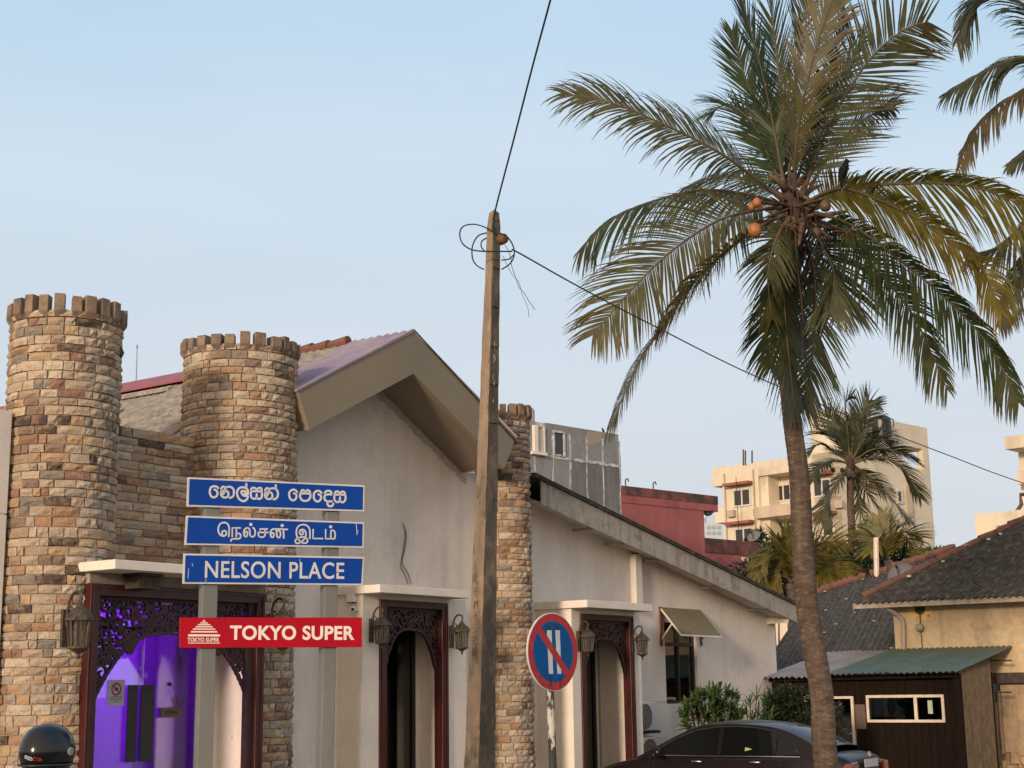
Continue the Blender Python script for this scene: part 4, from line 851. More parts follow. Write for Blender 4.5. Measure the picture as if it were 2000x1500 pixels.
# ---------------------------------------------------------------- concrete utility pole
pt = atY(965, 416, 13); pb = atY(936, 1500, 13); pd = (pt - pb) / (pt.z - pb.z); base = pt - pd * pt.z
pole = thing('utility_pole', base, 'old tapering concrete utility pole leaning slightly, with carved letters', 'utility pole')
ang = R_(39); nr_ = Vector((math.sin(ang), -math.cos(ang), 0)); nl_ = Vector((-math.cos(ang), -math.sin(ang), 0))
def psz(z): t = (pt.z - z) / (pt.z - pb.z); return (.088 + .108 * t) / 2     # half side
mb = MB(); md = MB(); rg = random.Random(3); n = 46; rings = []
for i in range(n + 1):
    z = pt.z * i / n; c = base + pd * z; h = psz(z) * (1 if i < n else .8); ch = h * .16; j = lambda: rg.uniform(-.0035, .0035)
    # corners start at the shared street corner and go round
    pts = [c + nl_ * h + nr_ * (h - ch), c + nl_ * (h - ch) + nr_ * h, c - nl_ * (h - ch) + nr_ * h, c - nl_ * h + nr_ * (h - ch), c - nl_ * h - nr_ * (h - ch), c - nl_ * (h - ch) - nr_ * h, c + nl_ * (h - ch) - nr_ * h, c + nl_ * h - nr_ * (h - ch)]
    rings.append([p + Vector((j(), j(), 0)) for p in pts])
V = [p for r_ in rings for p in r_]
for i in range(n):
    for k in range(8):
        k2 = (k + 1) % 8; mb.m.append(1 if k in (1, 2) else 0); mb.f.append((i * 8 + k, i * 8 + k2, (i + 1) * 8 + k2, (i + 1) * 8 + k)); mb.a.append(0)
mb.v = V; mb.f.append([n * 8 + k for k in range(8)]); mb.m.append(0); mb.a.append(0)
cap_c = base + pd * (pt.z + .035); b_ = len(mb.v); mb.v.append(cap_c)
for k in range(8): mb.f.append((n * 8 + k, n * 8 + (k + 1) % 8, b_)); mb.m.append(0); mb.a.append(0)
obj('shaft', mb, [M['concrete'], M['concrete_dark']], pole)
PZ = lambda y: atY(955, y, 13).z
ys = [470, 530, 606, 683, 757, 832]
for a, b in zip(ys[:-1], ys[1:]):
    z1, z0 = PZ(a) - .015, PZ(b) + .015; mb = MB(); P = []
    for z, e in ((z0, .014), (z1, .006)):
        c = base + pd * z; h = psz(z)
        P += [c + nl_ * h * .75 + nr_ * (h - .005), c - nl_ * h * .75 + nr_ * (h - .005), c - nl_ * h * .75 + nr_ * (h + e), c + nl_ * h * .75 + nr_ * (h + e)]
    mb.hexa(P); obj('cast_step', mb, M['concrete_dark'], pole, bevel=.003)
# letters scratched down the sunny face
def onface(u, z, e=.0025): c = base + pd * z; h = psz(z); return c + nl_ * (h + e) + nr_ * u * h
gl = {'L': [[(-.3, .9), (-.3, 0), (.35, 0)]], 'O': [[(0, 1), (-.35, .7), (-.35, .3), (0, 0), (.35, .3), (.35, .7), (0, 1)], [(-.3, .5), (.3, .55)]], 'V': [[(-.4, .9), (-.4, .1), (.1, .9), (.4, .1), (.4, 1)]], 'T': [[(-.35, .5), (.35, .55)], [(0, .95), (0, .1)]], 'S': [[(.35, .85), (-.2, .95), (-.3, .6), (.3, .45), (.25, .1), (-.35, .05)]], 'R': [[(-.35, 0), (-.3, .9), (.3, .8), (.25, .5), (-.25, .4), (.4, 0)]], 'N': [[(-.4, 0), (-.35, .95), (.1, .1), (.35, .95), (.4, .1)]]}
mb = MB()
for ch_, y in zip('LOVTSRN', (1138, 1165, 1190, 1212, 1236, 1258, 1282)):
    for s_ in gl[ch_]:
        z0 = PZ(y); mb.tube([onface(a * .75 + .05, z0 + b * .078) for a, b in s_], .0038, 4)
obj('carved_letter', mb, mat('carved_groove', (.13, .09, .055), .95), pole)
mb = MB(); facer = lambda u, z: base + pd * z + nr_ * (psz(z) + .016) + nl_ * u * psz(z)
for y, s_ in ((712, [(.25, .0), (-.2, .3), (-.3, .7), (.1, 1), (.3, .7), (0, .4)]), (752, [(.3, .1), (-.1, -.2), (-.3, .3), (.2, .5), (.3, .9), (-.1, 1)]), (680, [(0, 0), (0.1, .6)]), (790, [(.1, 0), (0, .4)])):
    mb.tube([facer(a * .6 + .2, PZ(y) + b * .08) for a, b in s_], .0022, 4)
obj('chalk_mark', mb, M['gutter_'], pole)
# insulator knob and hook
q = atY(978, 468, 13) - Vector((0, .0, 0)); kb_ = thing('insulator', q, 'round rusty brown insulator bolted near the pole top', 'insulator')
mb = MB(); ax = (nr_ * .6 + Vector((.5, -.5, 0))).normalized(); mb.lathe([(.02, -.09), (.025, -.05), (.048, -.03), (.052, 0), (.046, .02), (.05, .03), (.044, .055), (.02, .065)], q, 16, axis=ax); obj('knob', mb, M['rust'], kb_, smooth=True)
mb = MB(); mb.tube([q - ax * .12, q - ax * .02], .012, 6); obj('bolt', mb, M['iron'], kb_)
tag(obj('power_cable', (lambda m_: (m_.tube(smooth_pts([atY(962, 452, 12.88), atY(967, 412, 12.85), atY(1004, 270, 11.8), atY(1040, 130, 10.9), atY(1075, 0, 10.0), atY(1112, -140, 9.2)], 4), .0075, 6), m_)[1])(MB()), M['cable']), 'black cable rising from the pole top out of the picture', 'cable')
P = [atY(1000, 488, 12.95), atY(1019, 497, 13.3), atY(1140, 565, 15.6), atY(1290, 643, 19), atY(1480, 737, 24), atY(1720, 838, 30.5), atY(1860, 892, 35), atY(2000, 944, 40), atY(2300, 1040, 50)]
tag(obj('power_cable', (lambda m_: (m_.tube(smooth_pts(P, 6), [.0065 + .006 * i / 48 for i in range(49)], 6), m_)[1])(MB()), M['cable']), 'long black cable running right from the pole behind the palm', 'cable')
loops = [[(962, 452), (945, 443), (925, 438), (905, 442), (898, 456), (903, 475), (920, 487), (945, 491), (975, 491), (1000, 491)], [(957, 454), (935, 460), (923, 480), (923, 505), (932, 519), (945, 526)], [(980, 526), (995, 516), (1004, 500), (1002, 480), (990, 462), (975, 455)], [(958, 462), (942, 470), (940, 482), (946, 490)], [(980, 508), (994, 506), (1003, 498)]]
cl = thing('cable_coil', atY(950, 480, 13), 'loose loops of black cable coiled round the pole top', 'cable coil')
for i, l_ in enumerate(loops):
    mb = MB(); dd = [12.9, 13.12, 12.88, 13.1, 13.0][i]; mb.tube(smooth_pts([atY(x, y, dd + .12 * math.sin(k * .7)) for k, (x, y) in enumerate(l_)], 5), .0065, 6); obj('cable_loop', mb, M['cable'], cl, smooth=True)
for l_, lb in (([(985, 478), (992, 488), (997, 505), (999, 520), (1008, 545), (1015, 562), (1022, 572), (1030, 585), (1040, 597), (1044, 605)], 'right hand one of two frayed wires hanging below the coil'), ([(983, 500), (990, 515), (1003, 538), (1010, 548), (1016, 560), (1021, 575), (1027, 592), (1031, 605), (1034, 620)], 'left hand one of two frayed wires hanging below the coil')):
    mb = MB(); rg = random.Random(len(l_)); mb.tube(smooth_pts([atY(x + rg.uniform(-1.5, 1.5), y, 13 + rg.uniform(-.01, .01)) for x, y in l_], 4), .0028, 4); tag(obj('frayed_wire', mb, M['wire']), lb, 'wire', 'frayed wires under the cable coil')

# ---------------------------------------------------------------- round sign
RP = Plane(atY(1080, 1273, 11.5).to_2d(), 48)
cu_, cz_ = RP.at(1080, 1273, 0); rr = .5 * (RP.at(1080, 1197)[1] - RP.at(1080, 1350)[1])
th = thing('no_parking_sign', RP.W(cu_, -.05, 0), 'round red and blue parking sign with diagonal slash on a peeling post', 'road sign')
mb = MB(); mb.lathe([(rr, -.012), (rr, .0), (rr - .004, .002)], RP.W(cu_, 0, cz_), 56, axis=RP.NN); plate = obj('round_plate', mb, M['sign_white'], th)
mb = MB(); mb.lathe([(rr - .006, .0022), (rr - .006, .004)], RP.W(cu_, 0, cz_), 56, axis=RP.NN); obj('red_disc', mb, M['ns_red'], plate)
ri = rr * .785
mb = MB()
dirn = Vector((RP.at(1118, 1340)[0] - RP.at(1045, 1225)[0], RP.at(1118, 1340)[1] - RP.at(1045, 1225)[1])).normalized(); nn2 = Vector((-dirn.y, dirn.x)); hw = rr * .105
for sgn in (1, -1):
    a0 = math.acos(hw / ri); pts = []
    for k in range(29):
        a = -a0 + 2 * a0 * k / 28; v = nn2 * sgn * math.cos(a) + dirn * math.sin(a); pts.append((cu_ + v.x * ri, cz_ + v.y * ri))
    mb.prism(RP, pts, .0042, .0056)
obj('blue_field', mb, M['ns_blue'], plate)
# the two white bars, each cut by the slash
mb = MB()
for x0, x1, xb0, xb1, yt, yb in ((1067, 1076, 1071, 1079, 1231, 1316), (1083.5, 1092, 1087.5, 1095, 1231, 1316)):
    A = [Vector(RP.at(x, y)) for x, y in ((x0, yt), (x1, yt), (xb1, yb), (xb0, yb))]; c = Vector((cu_, cz_))
    def cut(poly, s):
        o = []
        for i in range(len(poly)):
            p, q = poly[i], poly[(i + 1) % len(poly)]; dp = (p - c).dot(nn2) * s - hw; dq = (q - c).dot(nn2) * s - hw
            if dp >= 0: o.append(p)
            if dp * dq < 0: o.append(p + (q - p) * (dp / (dp - dq)))
        return o
    for s in (1, -1):
        q = cut(A, s)
        if len(q) > 2: mb.prism(RP, [(p.x, p.y) for p in q], .0058, .0072)
obj('white_bar', mb, M['sign_white'], plate)
mb = MB()
for x, y in ((1069, 1225), (1086, 1224), (1074, 1325), (1093, 1327)):
    u_, z_ = RP.at(x, y); mb.pbox(RP, u_ - .008, u_ + .008, z_ - .012, z_ + .012, .006, .012)
for x, y0, y1 in ((1074.5, 1328, 1342), (1093, 1328, 1346), (1069, 1220, 1230), (1087, 1219, 1229)):
    a = RP.at(x, y0); b = RP.at(x, y1); mb.ribbon(RP, [a, b], .006, .0061, .008)
obj('fixing_bolt', mb, M['black'], plate)
a = RP.at(1074, 1345, -.05); b = RP.at(1080, 1500, -.05); k_ = (a[0] - b[0]) / (a[1] - b[1]); f = lambda z: a[0] + (z - a[1]) * k_
mb = MB(); rg = random.Random(6); mb.tube([RP.W(f(z) + rg.uniform(-.002, .002), -.05, z) for z in [x * .25 for x in range(0, 8)] + [cz_ + rr * .8]], .029, 12); obj('post', mb, M['peel'], th, smooth=True)

# ---------------------------------------------------------------- palms
def frond(parent, P, roll, Lm, droop, tint, n=78, wl=.031, seed=0, mleaf='frond', gap=.03, bare=.10, al=(62, 28), tipd=0., brk=.05, rm='stalkg', rad=.022, sides=(1, 1), vee=.15, ragged=.15, segs=5, sub=True):
    rg = random.Random(seed); C_ = smooth_pts(P, 8); n0 = len(C_); d = [0]
    for i in range(1, n0): d.append(d[-1] + (C_[i] - C_[i - 1]).length)
    T_ = d[-1]
    def at(s):
        s *= T_; i = 1
        while i < n0 - 1 and d[i] < s: i += 1
        t = (s - d[i - 1]) / max(1e-6, d[i] - d[i - 1]); return C_[i - 1].lerp(C_[i], min(1, max(0, t))), (C_[i] - C_[max(0, i - 2)]).normalized()
    mb = MB(); last = None; Z = Vector((0, 0, 1)); rho = R_(roll)
    for k in range(n):
        s = bare + (1 - bare) * (k + .5) / n; p, T = at(s); S0 = T.cross(Z)
        if S0.length < .12: S0 = last or Vector((0, 1, 0))
        S0.normalize()
        if last and S0.dot(last) < 0: S0 = -S0
        last = S0; N0 = S0.cross(T).normalized()
        env = min(1, (s - bare + .06) * 5) ** .7 * (1 - max(0, (s - .72) / .28) ** 1.6 * .62)
        for sd_i, side in enumerate((1, -1)):
            if not sides[sd_i] or rg.random() < gap: continue
            Sv = S0 * math.cos(rho) * side + N0 * math.sin(rho) * side + N0 * vee
            a_ = R_(al[0] + (al[1] - al[0]) * s + rg.uniform(-6, 6) + 6 * math.sin(k * .31 + seed) * math.sin(k * .11 + seed * 2)); D_ = (T * math.cos(a_) + Sv.normalized() * math.sin(a_)).normalized()
            L_ = Lm * sides[sd_i] * env * rg.uniform(1 - ragged, 1.05); 
            if rg.random() < brk: L_ *= rg.uniform(.35, .8)
            g = droop * rg.uniform(.75, 1.3); q = p.copy(); V = []; tt = min(1, max(0, tint + rg.uniform(-.18, .18))); Fr = (N0 * math.cos(rho) - S0 * math.sin(rho)); kink = rg.random() < .12; W0 = wl * rg.uniform(.8, 1.15)
            sw = Vector((rg.uniform(-.09, .09), rg.uniform(-.09, .09), rg.uniform(-.09, .05)))
            for j in range(segs + 1):
                t = j / segs; ww = W0 * min(1, .45 + 2.2 * t) * (1 - t ** 2.2) + .002; wd = D_.cross(Fr)
                if wd.length < .05: wd = D_.cross(S0)
                wd.normalize(); V += [q - wd * ww / 2, q + wd * ww / 2]; q = q + D_ * (L_ / segs); D_ = (D_ + Vector((0, 0, -g * (.35 + t * 1.1) * (1.9 if kink and j > 2 else 1))) + sw * t).normalized()
            F = [(2 * j, 2 * j + 1, 2 * j + 3, 2 * j + 2) for j in range(segs)]; b = len(mb.v); mb.v += V
            for j, f_ in enumerate(F): mb.f.append([b + i for i in f_]); mb.m.append(0); mb.a.append(min(1, tt + tipd * ((j + 1) / segs) ** 2 + max(0, s - .7) * .5))
    fr = obj('frond', mb, M[mleaf], parent, tint=True, fix=False)
    m2 = MB(); m2.tube(C_, [rad * (1 - .82 * i / (n0 - 1)) * (1.0 + .35 * max(0, 1 - i / (n0 * .15))) for i in range(n0)], 6)
    obj('midrib', m2, M[rm], fr if sub else parent, smooth=True); return fr
def palm_trunk(parent, pts, rad, m, ringh=.11, seg=18):
    C_ = smooth_pts(pts, 14); mb = MB(); n = len(C_); rr = []; rg = random.Random(4); h = 0; P2 = []
    # resample by height so that each leaf scar is a small step
    tot = sum((C_[i] - C_[i - 1]).length for i in range(1, n)); m_ = int(tot / ringh); cum = [0]
    for i in range(1, n): cum.append(cum[-1] + (C_[i] - C_[i - 1]).length)
    for k in range(m_ + 1):
        s = tot * k / m_; i = 1
        while i < n - 1 and cum[i] < s: i += 1
        t = (s - cum[i - 1]) / (cum[i] - cum[i - 1]); p = C_[i - 1].lerp(C_[i], t); u = s / tot * (len(rad) - 1); a = int(min(u, len(rad) - 2)); r = rad[a] + (rad[a + 1] - rad[a]) * (u - a)
        j = rg.uniform(.985, 1.015); P2 += [p, p + (C_[i] - C_[i - 1]).normalized() * ringh * .62]; rr += [r * .985 * j, r * 1.015 * j]
    mb.tube(P2, rr, seg)
    return obj('trunk', mb, m, parent)
YP = 20.0
def A(x, y, d=0.0): return atY(x, y, YP + d)
crown = A(1548, 400)
foot = A(1612, 1500); foot2 = A(1625, 1560); 
gx = A(1655, 1700)
palm = thing('coconut_palm', (gx.x, gx.y, 0), 'large coconut palm with full crown, orange nuts and ringed trunk in front of the car', 'palm tree')
px_m = YP / FPX
tp = [Vector((gx.x + .05, YP, 0)), A(1615, 1500), A(1604, 1350), A(1578, 1200), A(1567, 1050), A(1561, 930), A(1547, 820), A(1540, 730), A(1541, 600), A(1545, 480), A(1548, 400)]
palm_trunk(palm, tp, [.235, .165, .152, .148, .145, .140, .126, .122, .125, .14, .12], M['trunk'], .085)
FR = [  # pts, roll, length, droop, tint, extra
 ([(1530, 392, -.2), (1470, 345, -.5), (1400, 295, -.8), (1290, 240, -1.0), (1190, 200, -1.1), (1098, 182, -1.1)], 72, .92, .24, .36, dict(gap=.07, ragged=.4, brk=.2, n=112, vee=-.1)),
 ([(1535, 380, .1), (1515, 270, .3), (1490, 150, .2), (1455, 20, 0), (1418, -90, -.4)], 80, 0.69, 0.05, .05, dict(n=120, al=(40, 24))),
 ([(1545, 370, .2), (1532, 230, .5), (1515, 90, .6), (1500, -40, .5), (1495, -160, .3)], 74, 0.76, 0.05, .0, dict(n=112, al=(40, 24))),
 ([(1552, 370, .6), (1550, 240, 1.), (1560, 100, 1.2), (1580, -40, 1.2)], 70, 0.78, 0.04, .05, dict(n=98, al=(40, 24))),
 ([(1552, 375, -.3), (1556, 280, -.7), (1572, 180, -1.0), (1602, 70, -1.2), (1640, -40, -1.4)], 62, 0.74, 0.11, .55, dict(n=120, al=(46, 26), tipd=.25)),  # tint raised to put the orange sunlight into this frond's colour
 ([(1562, 385, .4), (1600, 270, .9), (1650, 150, 1.3), (1690, 70, 1.6)], 75, 0.67, 0.06, .05, dict(n=84, al=(42, 24))),
 ([(1566, 388, -.2), (1600, 290, -.5), (1640, 205, -.8), (1700, 115, -1.1), (1760, 62, -1.3), (1812, 42, -1.5)], 58, 1.03, 0.02, .30, dict(n=112, al=(66, 52), sides=(1, 1), ragged=.25, tipd=.2)),
 ([(1570, 392, .3), (1610, 318, .8), (1655, 262, 1.2), (1700, 225, 1.5), (1745, 210, 1.8)], 50, 0.78, 0.16, .08, dict(n=89)),
 ([(1572, 398, -.3), (1640, 368, -.9), (1720, 392, -1.5), (1800, 432, -1.9), (1868, 482, -2.1), (1893, 505, -2.2)], 50, .98, .26, .25, dict(n=112, mleaf='leafyellow', vee=-.15, sides=(.75, 1))),
 ([(1893, 505, -2.2), (1915, 520, -2.2), (1935, 560, -2.2), (1955, 610, -2.2)], 30, 0.56, 0.44, .35, dict(n=36, mleaf='leafyellow', bare=.02)),
 ([(1574, 396, .2), (1690, 365, .1), (1790, 358, .0), (1880, 362, -.1), (1960, 385, -.2), (2060, 440, -.3)], 48, 1.15, .30, .15, dict(n=124, mleaf='leafyellow', vee=-.25, sides=(.45, 1))),
 ([(1575, 412, -.2), (1660, 438, -.4), (1760, 510, -.6), (1860, 595, -.7), (1935, 680, -.8), (1990, 785, -.8)], 48, 1.15, .34, .12, dict(n=130, vee=-.3, gap=.02, sides=(.5, .8))),
 ([(1575, 420, .1), (1640, 455, .4), (1715, 530, .6), (1780, 610, .7), (1815, 680, .7), (1850, 760, .7)], 50, .82, .30, .16, dict(n=108, gap=.06, vee=-.2, sides=(.7, 1))),
 ([(1572, 430, .5), (1610, 480, .9), (1635, 545, 1.1), (1640, 600, 1.1)], 40, 1.06, 0.14, .12, dict(n=75)),
 ([(1565, 430, -.4), (1600, 470, -.8), (1628, 530, -1.0), (1622, 610, -1.1)], 35, 0.84, 0.20, .22, dict(n=70)),
 ([(1525, 398, -.1), (1450, 378, .1), (1370, 372, .2), (1280, 392, .3), (1195, 430, .3), (1130, 492, .3)], 45, 1.0, .38, .08, dict(n=120, gap=.05, vee=-.3, sides=(.4, 1))),
 ([(1525, 405, -.4), (1470, 412, -.7), (1400, 432, -1.0), (1310, 492, -1.3), (1230, 570, -1.5), (1158, 655, -1.6)], 66, .98, .20, .45, dict(n=120, al=(66, 36), tipd=.1, gap=.01, vee=-.1)),
 ([(1530, 420, -.5), (1470, 450, -.8), (1415, 492, -1.1), (1350, 555, -1.3), (1292, 640, -1.4)], -30, 0.81, 0.35, .48, dict(n=92, mleaf='leafyellow', bare=.25)),
 ([(1292, 640, -1.4), (1255, 695, -1.4), (1225, 755, -1.4), (1192, 838, -1.4)], 15, 0.58, 0.65, .55, dict(n=61, bare=.0, gap=.12)),
 ([(1535, 425, -.4), (1530, 500, -.5), (1532, 590, -.45), (1540, 690, -.4), (1552, 800, -.3)], 88, 0.99, 0.10, .20, dict(n=112, al=(52, 30), vee=0)),
 ([(1556, 430, .3), (1585, 510, .4), (1592, 610, .35), (1585, 710, .3), (1572, 800, .25)], 80, 0.84, 0.12, .22, dict(n=98, al=(48, 30), vee=0)),
 ([(1542, 425, -.6), (1515, 470, -.8), (1500, 540, -.8), (1508, 620, -.7)], 60, 0.62, 0.20, .35, dict(n=67)),
 ([(1535, 385, .3), (1500, 300, .6), (1465, 235, .8), (1420, 205, .9), (1385, 225, .9)], 35, 0.81, 0.16, .15, dict(n=84)),
 ([(1540, 430, .6), (1528, 520, .8), (1515, 620, .8), (1505, 720, .7)], 70, .80, .2, .12, dict(n=90, vee=0)),
 ([(1550, 425, -.5), (1556, 500, -.7), (1566, 590, -.7), (1570, 680, -.6)], 75, .60, .25, .25, dict(n=80, vee=0, gap=.1)),
 ([(1530, 385, .8), (1460, 350, 1.4), (1400, 345, 1.7), (1340, 365, 1.9)], 40, .8, .3, .08, dict(n=80, vee=-.2)),
 ([(1550, 370, .9), (1590, 250, 1.6), (1625, 130, 2.0), (1650, 20, 2.2)], 75, .72, .05, .05, dict(n=90, al=(42, 24))),
 ([(1542, 372, .8), (1500, 260, 1.2), (1455, 150, 1.3), (1430, 60, 1.3)], 75, .70, .06, .05, dict(n=90, al=(42, 24))),
 ([(1532, 400, .3), (1480, 398, .6), (1440, 420, .8), (1410, 455, .8)], 30, 0.56, 0.55, .3, dict(n=50)),
]
for i, (pts, ro, Lm, dr, ti, ex) in enumerate(FR):
    frond(palm, [A(*p) for p in pts], ro, Lm, dr, ti, seed=100 + i, rad=.027, wl=.028, **ex)
# leaf bases, fibre and stubs in the crown
mb = MB(); mb.lathe([(.10, -.75), (.15, -.4), (.19, -.15), (.19, .0), (.13, .18), (.06, .35), (.02, .5)], A(1547, 410), 14); obj('crown_shaft', mb, M['fibre'], palm, smooth=True)
rg = random.Random(8)
for i in range(34):
    a = rg.uniform(0, 6.28); el = rg.uniform(-.7, 1.2); d_ = Vector((math.cos(a) * math.cos(el), math.sin(a) * math.cos(el), math.sin(el))); c = A(1547, 405) + Vector((0, 0, rg.uniform(-.4, .25))); ln = rg.uniform(.35, .8)
    mb = MB(); mb.tube([c + d_ * .1, c + d_ * ln * .6, c + d_ * ln + Vector((0, 0, -.05))], [.055, .04, .02], 6); obj('leaf_base', mb, M['stalk'], palm, smooth=True)
for x0, y0, x1, y1, d0 in ((1575, 410, 1668, 344, -.3), (1535, 455, 1548, 540, -.5), (1568, 430, 1560, 480, -.5), (1530, 470, 1520, 440, -.5)):
    mb = MB(); p, q = A(x0, y0, d0), A(x1, y1, d0 - .2); mb.tube([p, p.lerp(q, .5), p.lerp(q, .85), q], [.055, .04, .03, .008], 7); obj('broken_stalk', mb, M['stalk'], palm, smooth=True)
mb = MB()      # hanging fibre and dead leaflets under the crown
for i in range(260):
    a = rg.uniform(0, 6.28); r0_ = rg.uniform(.12, .34); c = A(1547, rg.uniform(395, 560)) + Vector((math.cos(a) * r0_, math.sin(a) * r0_, 0)); v = Vector((math.cos(a) * rg.uniform(.1, .9), math.sin(a) * rg.uniform(.1, .9), rg.uniform(-.6, .5))); l_ = rg.uniform(.12, .5); w_ = Vector((-math.sin(a), math.cos(a), 0)) * rg.uniform(.006, .02); p1_ = c + v * l_ * .5; p2_ = p1_ + v * l_ * .25 + Vector((0, 0, -l_ * .7)); mb.add([c - w_, c + w_, p1_ + w_, p1_ - w_, p2_], [(0, 1, 2, 3), (3, 2, 4)])
tag(obj('hanging_fibre', mb, M['fibre'], palm, fix=False), kind='stuff')
# flower sprays
for cx, cy, d0, n_, m_ in ((1538, 440, -.75, 22, 'leafyellow'), (1480, 400, -.5, 14, 'coconut'), (1580, 360, -.3, 26, 'rust'), (1655, 455, -.8, 20, 'stalk')):
    mb = MB(); c = A(cx, cy, d0)
    for k in range(n_):
        a = rg.uniform(0, 6.28); e = rg.uniform(-.8, .9); v = Vector((math.cos(a) * math.cos(e), math.sin(a) * math.cos(e) * .6, math.sin(e))); l_ = rg.uniform(.12, .22); mb.tube([c, c + v * l_ * .6, c + v * l_ + Vector((0, 0, -.03))], [.008, .006, .003], 4)
    obj('flower_spray', mb, M['stalk'] if m_ == 'leafyellow' else M[m_], palm)
for x, y, d0, r_ in ((1474, 450, -1.25, .09), (1478, 396, -1.1, .06), (1468, 404, -1.05, .05), (1612, 402, -.9, .075), (1594, 455, -.3, .07), (1556, 452, .2, .09)):
    mb = MB(); c = A(x, y, d0); mb.lathe([(.01, r_ * 1.08), (r_ * .5, r_ * .98), (r_ * .85, r_ * .6), (r_, 0), (r_ * .9, -r_ * .55), (r_ * .55, -r_ * .95), (.01, -r_ * 1.08)], c, 16); obj('coconut', mb, M['coconut'] if x < 1500 else M['stalk'], palm, smooth=True)
    mb = MB(); mb.tube([c + Vector((0, 0, r_)), c + Vector((.02, .05, r_ + .05)), A(1547, 405, -.1)], [.012, .012, .02], 5); obj('nut_stalk', mb, M['stalk'], palm)

# crow on the broken stalk
def bird(x, y, Y, hpx, flip, label, name='crow'):
    c = atY(x, y, Y); s = hpx * Y / FPX; f = 1 if flip else -1      # s = height of the bird
    th = thing(name, c, label, 'bird'); P = lambda a, b, d=0: c + Vector((a * s * f, d * s, b * s))
    bm_ = MB(); bm_.tube(smooth_pts([P(-.16, -.42), P(-.17, -.12), P(-.12, .18), P(-.02, .45), P(.06, .66), P(.10, .78), P(.15, .90), P(.19, .95)], 3), [q * s for q in (.03, .055, .07, .08, .095, .125, .155, .18, .195, .20, .195, .185, .175, .16, .14, .125, .12, .12, .12, .11, .09, .045)], 10); 
    obj('body', bm_, M['crow'], th, smooth=True)
    mb = MB(); mb.tube([P(.15, .90), P(.26, .88), P(.335, .83)], [.05 * s, .03 * s, .004 * s], 6); obj('beak', mb, M['crow'], th)
    for d_ in (-1, 1):
        mb = MB(); mb.tube([P(.02, .68, .09 * d_), P(-.06, .42, .13 * d_), P(-.13, .12, .09 * d_), P(-.17, -.18, .04 * d_)], [.05 * s, .085 * s, .05 * s, .01 * s], 6); obj('wing', mb, M['crow'], th, smooth=True)
        mb = MB(); mb.tube([P(.04, .32, .05 * d_), P(.07, .17, .05 * d_), P(.06, .10, .05 * d_)], .012 * s, 5); mb.tube([P(.0, .09, .05 * d_), P(.13, .10, .05 * d_)], .012 * s, 5); obj('leg', mb, M['crow'], th)
    return th
bird(1650, 350, YP - 1.3, 44, True, 'black crow perched on a broken frond stalk in the palm crown')

# second palm, only its frond tips reach into the picture at the right
YR = 21.0
def B_(x, y, d=0.): return atY(x, y, YR + d)
palm2 = thing('coconut_palm', (B_(2165, 1500).x, YR, 0), 'dark coconut palm at the right edge showing only hanging frond tips', 'palm tree')
palm_trunk(palm2, [Vector((B_(2165, 1500).x, YR, 0)), B_(2160, 1200), B_(2150, 800), B_(2150, 300)], [.26, .19, .16, .15], M['trunk'], .1, 12)
for i, (pts, ro, Lm, dr, ti, ex) in enumerate([
 ([(2150, 290), (2080, 110), (2000, 10), (1930, -10), (1890, 25), (1868, 82)], 10, 1.10, 0.31, .12, {}),
 ([(2150, 290), (2110, 100), (2050, -20), (1990, -60), (1930, -60)], 15, 1.22, 0.34, .10, {}),
 ([(2150, 290), (2070, 150), (2000, 112), (1925, 140), (1848, 182)], 20, 0.96, 0.29, .10, {}),
 ([(2150, 290), (2060, 170), (1985, 185), (1925, 232), (1888, 285), (1872, 332)], 8, 0.64, 0.37, .62, dict(gap=.15)),
 ([(2150, 295), (2080, 250), (2030, 280), (1968, 322)], 30, 0.54, 0.13, .15, {}),
 ([(2150, 300), (2080, 330), (2020, 420), (1960, 478), (1895, 498)], 10, 0.96, 0.34, .15, {}),
 ([(2150, 300), (2090, 380), (2030, 470), (1985, 530), (1952, 632)], 12, 0.80, 0.37, .35, {}),
 ([(2150, 300), (2100, 440), (2060, 560), (2040, 700)], 20, 1.03, 0.26, .2, {}),
 ([(2150, 290), (2220, 150), (2330, 150), (2420, 300)], 20, 1.15, 0.26, .1, {}),
 ([(2150, 290), (2170, 100), (2230, -100)], 70, 1.03, 0.13, .1, {}),
 ([(2150, 300), (2260, 320), (2360, 450)], 20, 1.15, 0.26, .1, {})]):
    frond(palm2, [B_(*p) for p in pts], ro if ro > 35 else 46, Lm, dr, ti, seed=200 + i, vee=-.3 if ro < 35 else .1, sides=(.45, 1) if ro < 35 else (1, 1), mleaf='frond_dark', n=115, rad=.03, **ex)

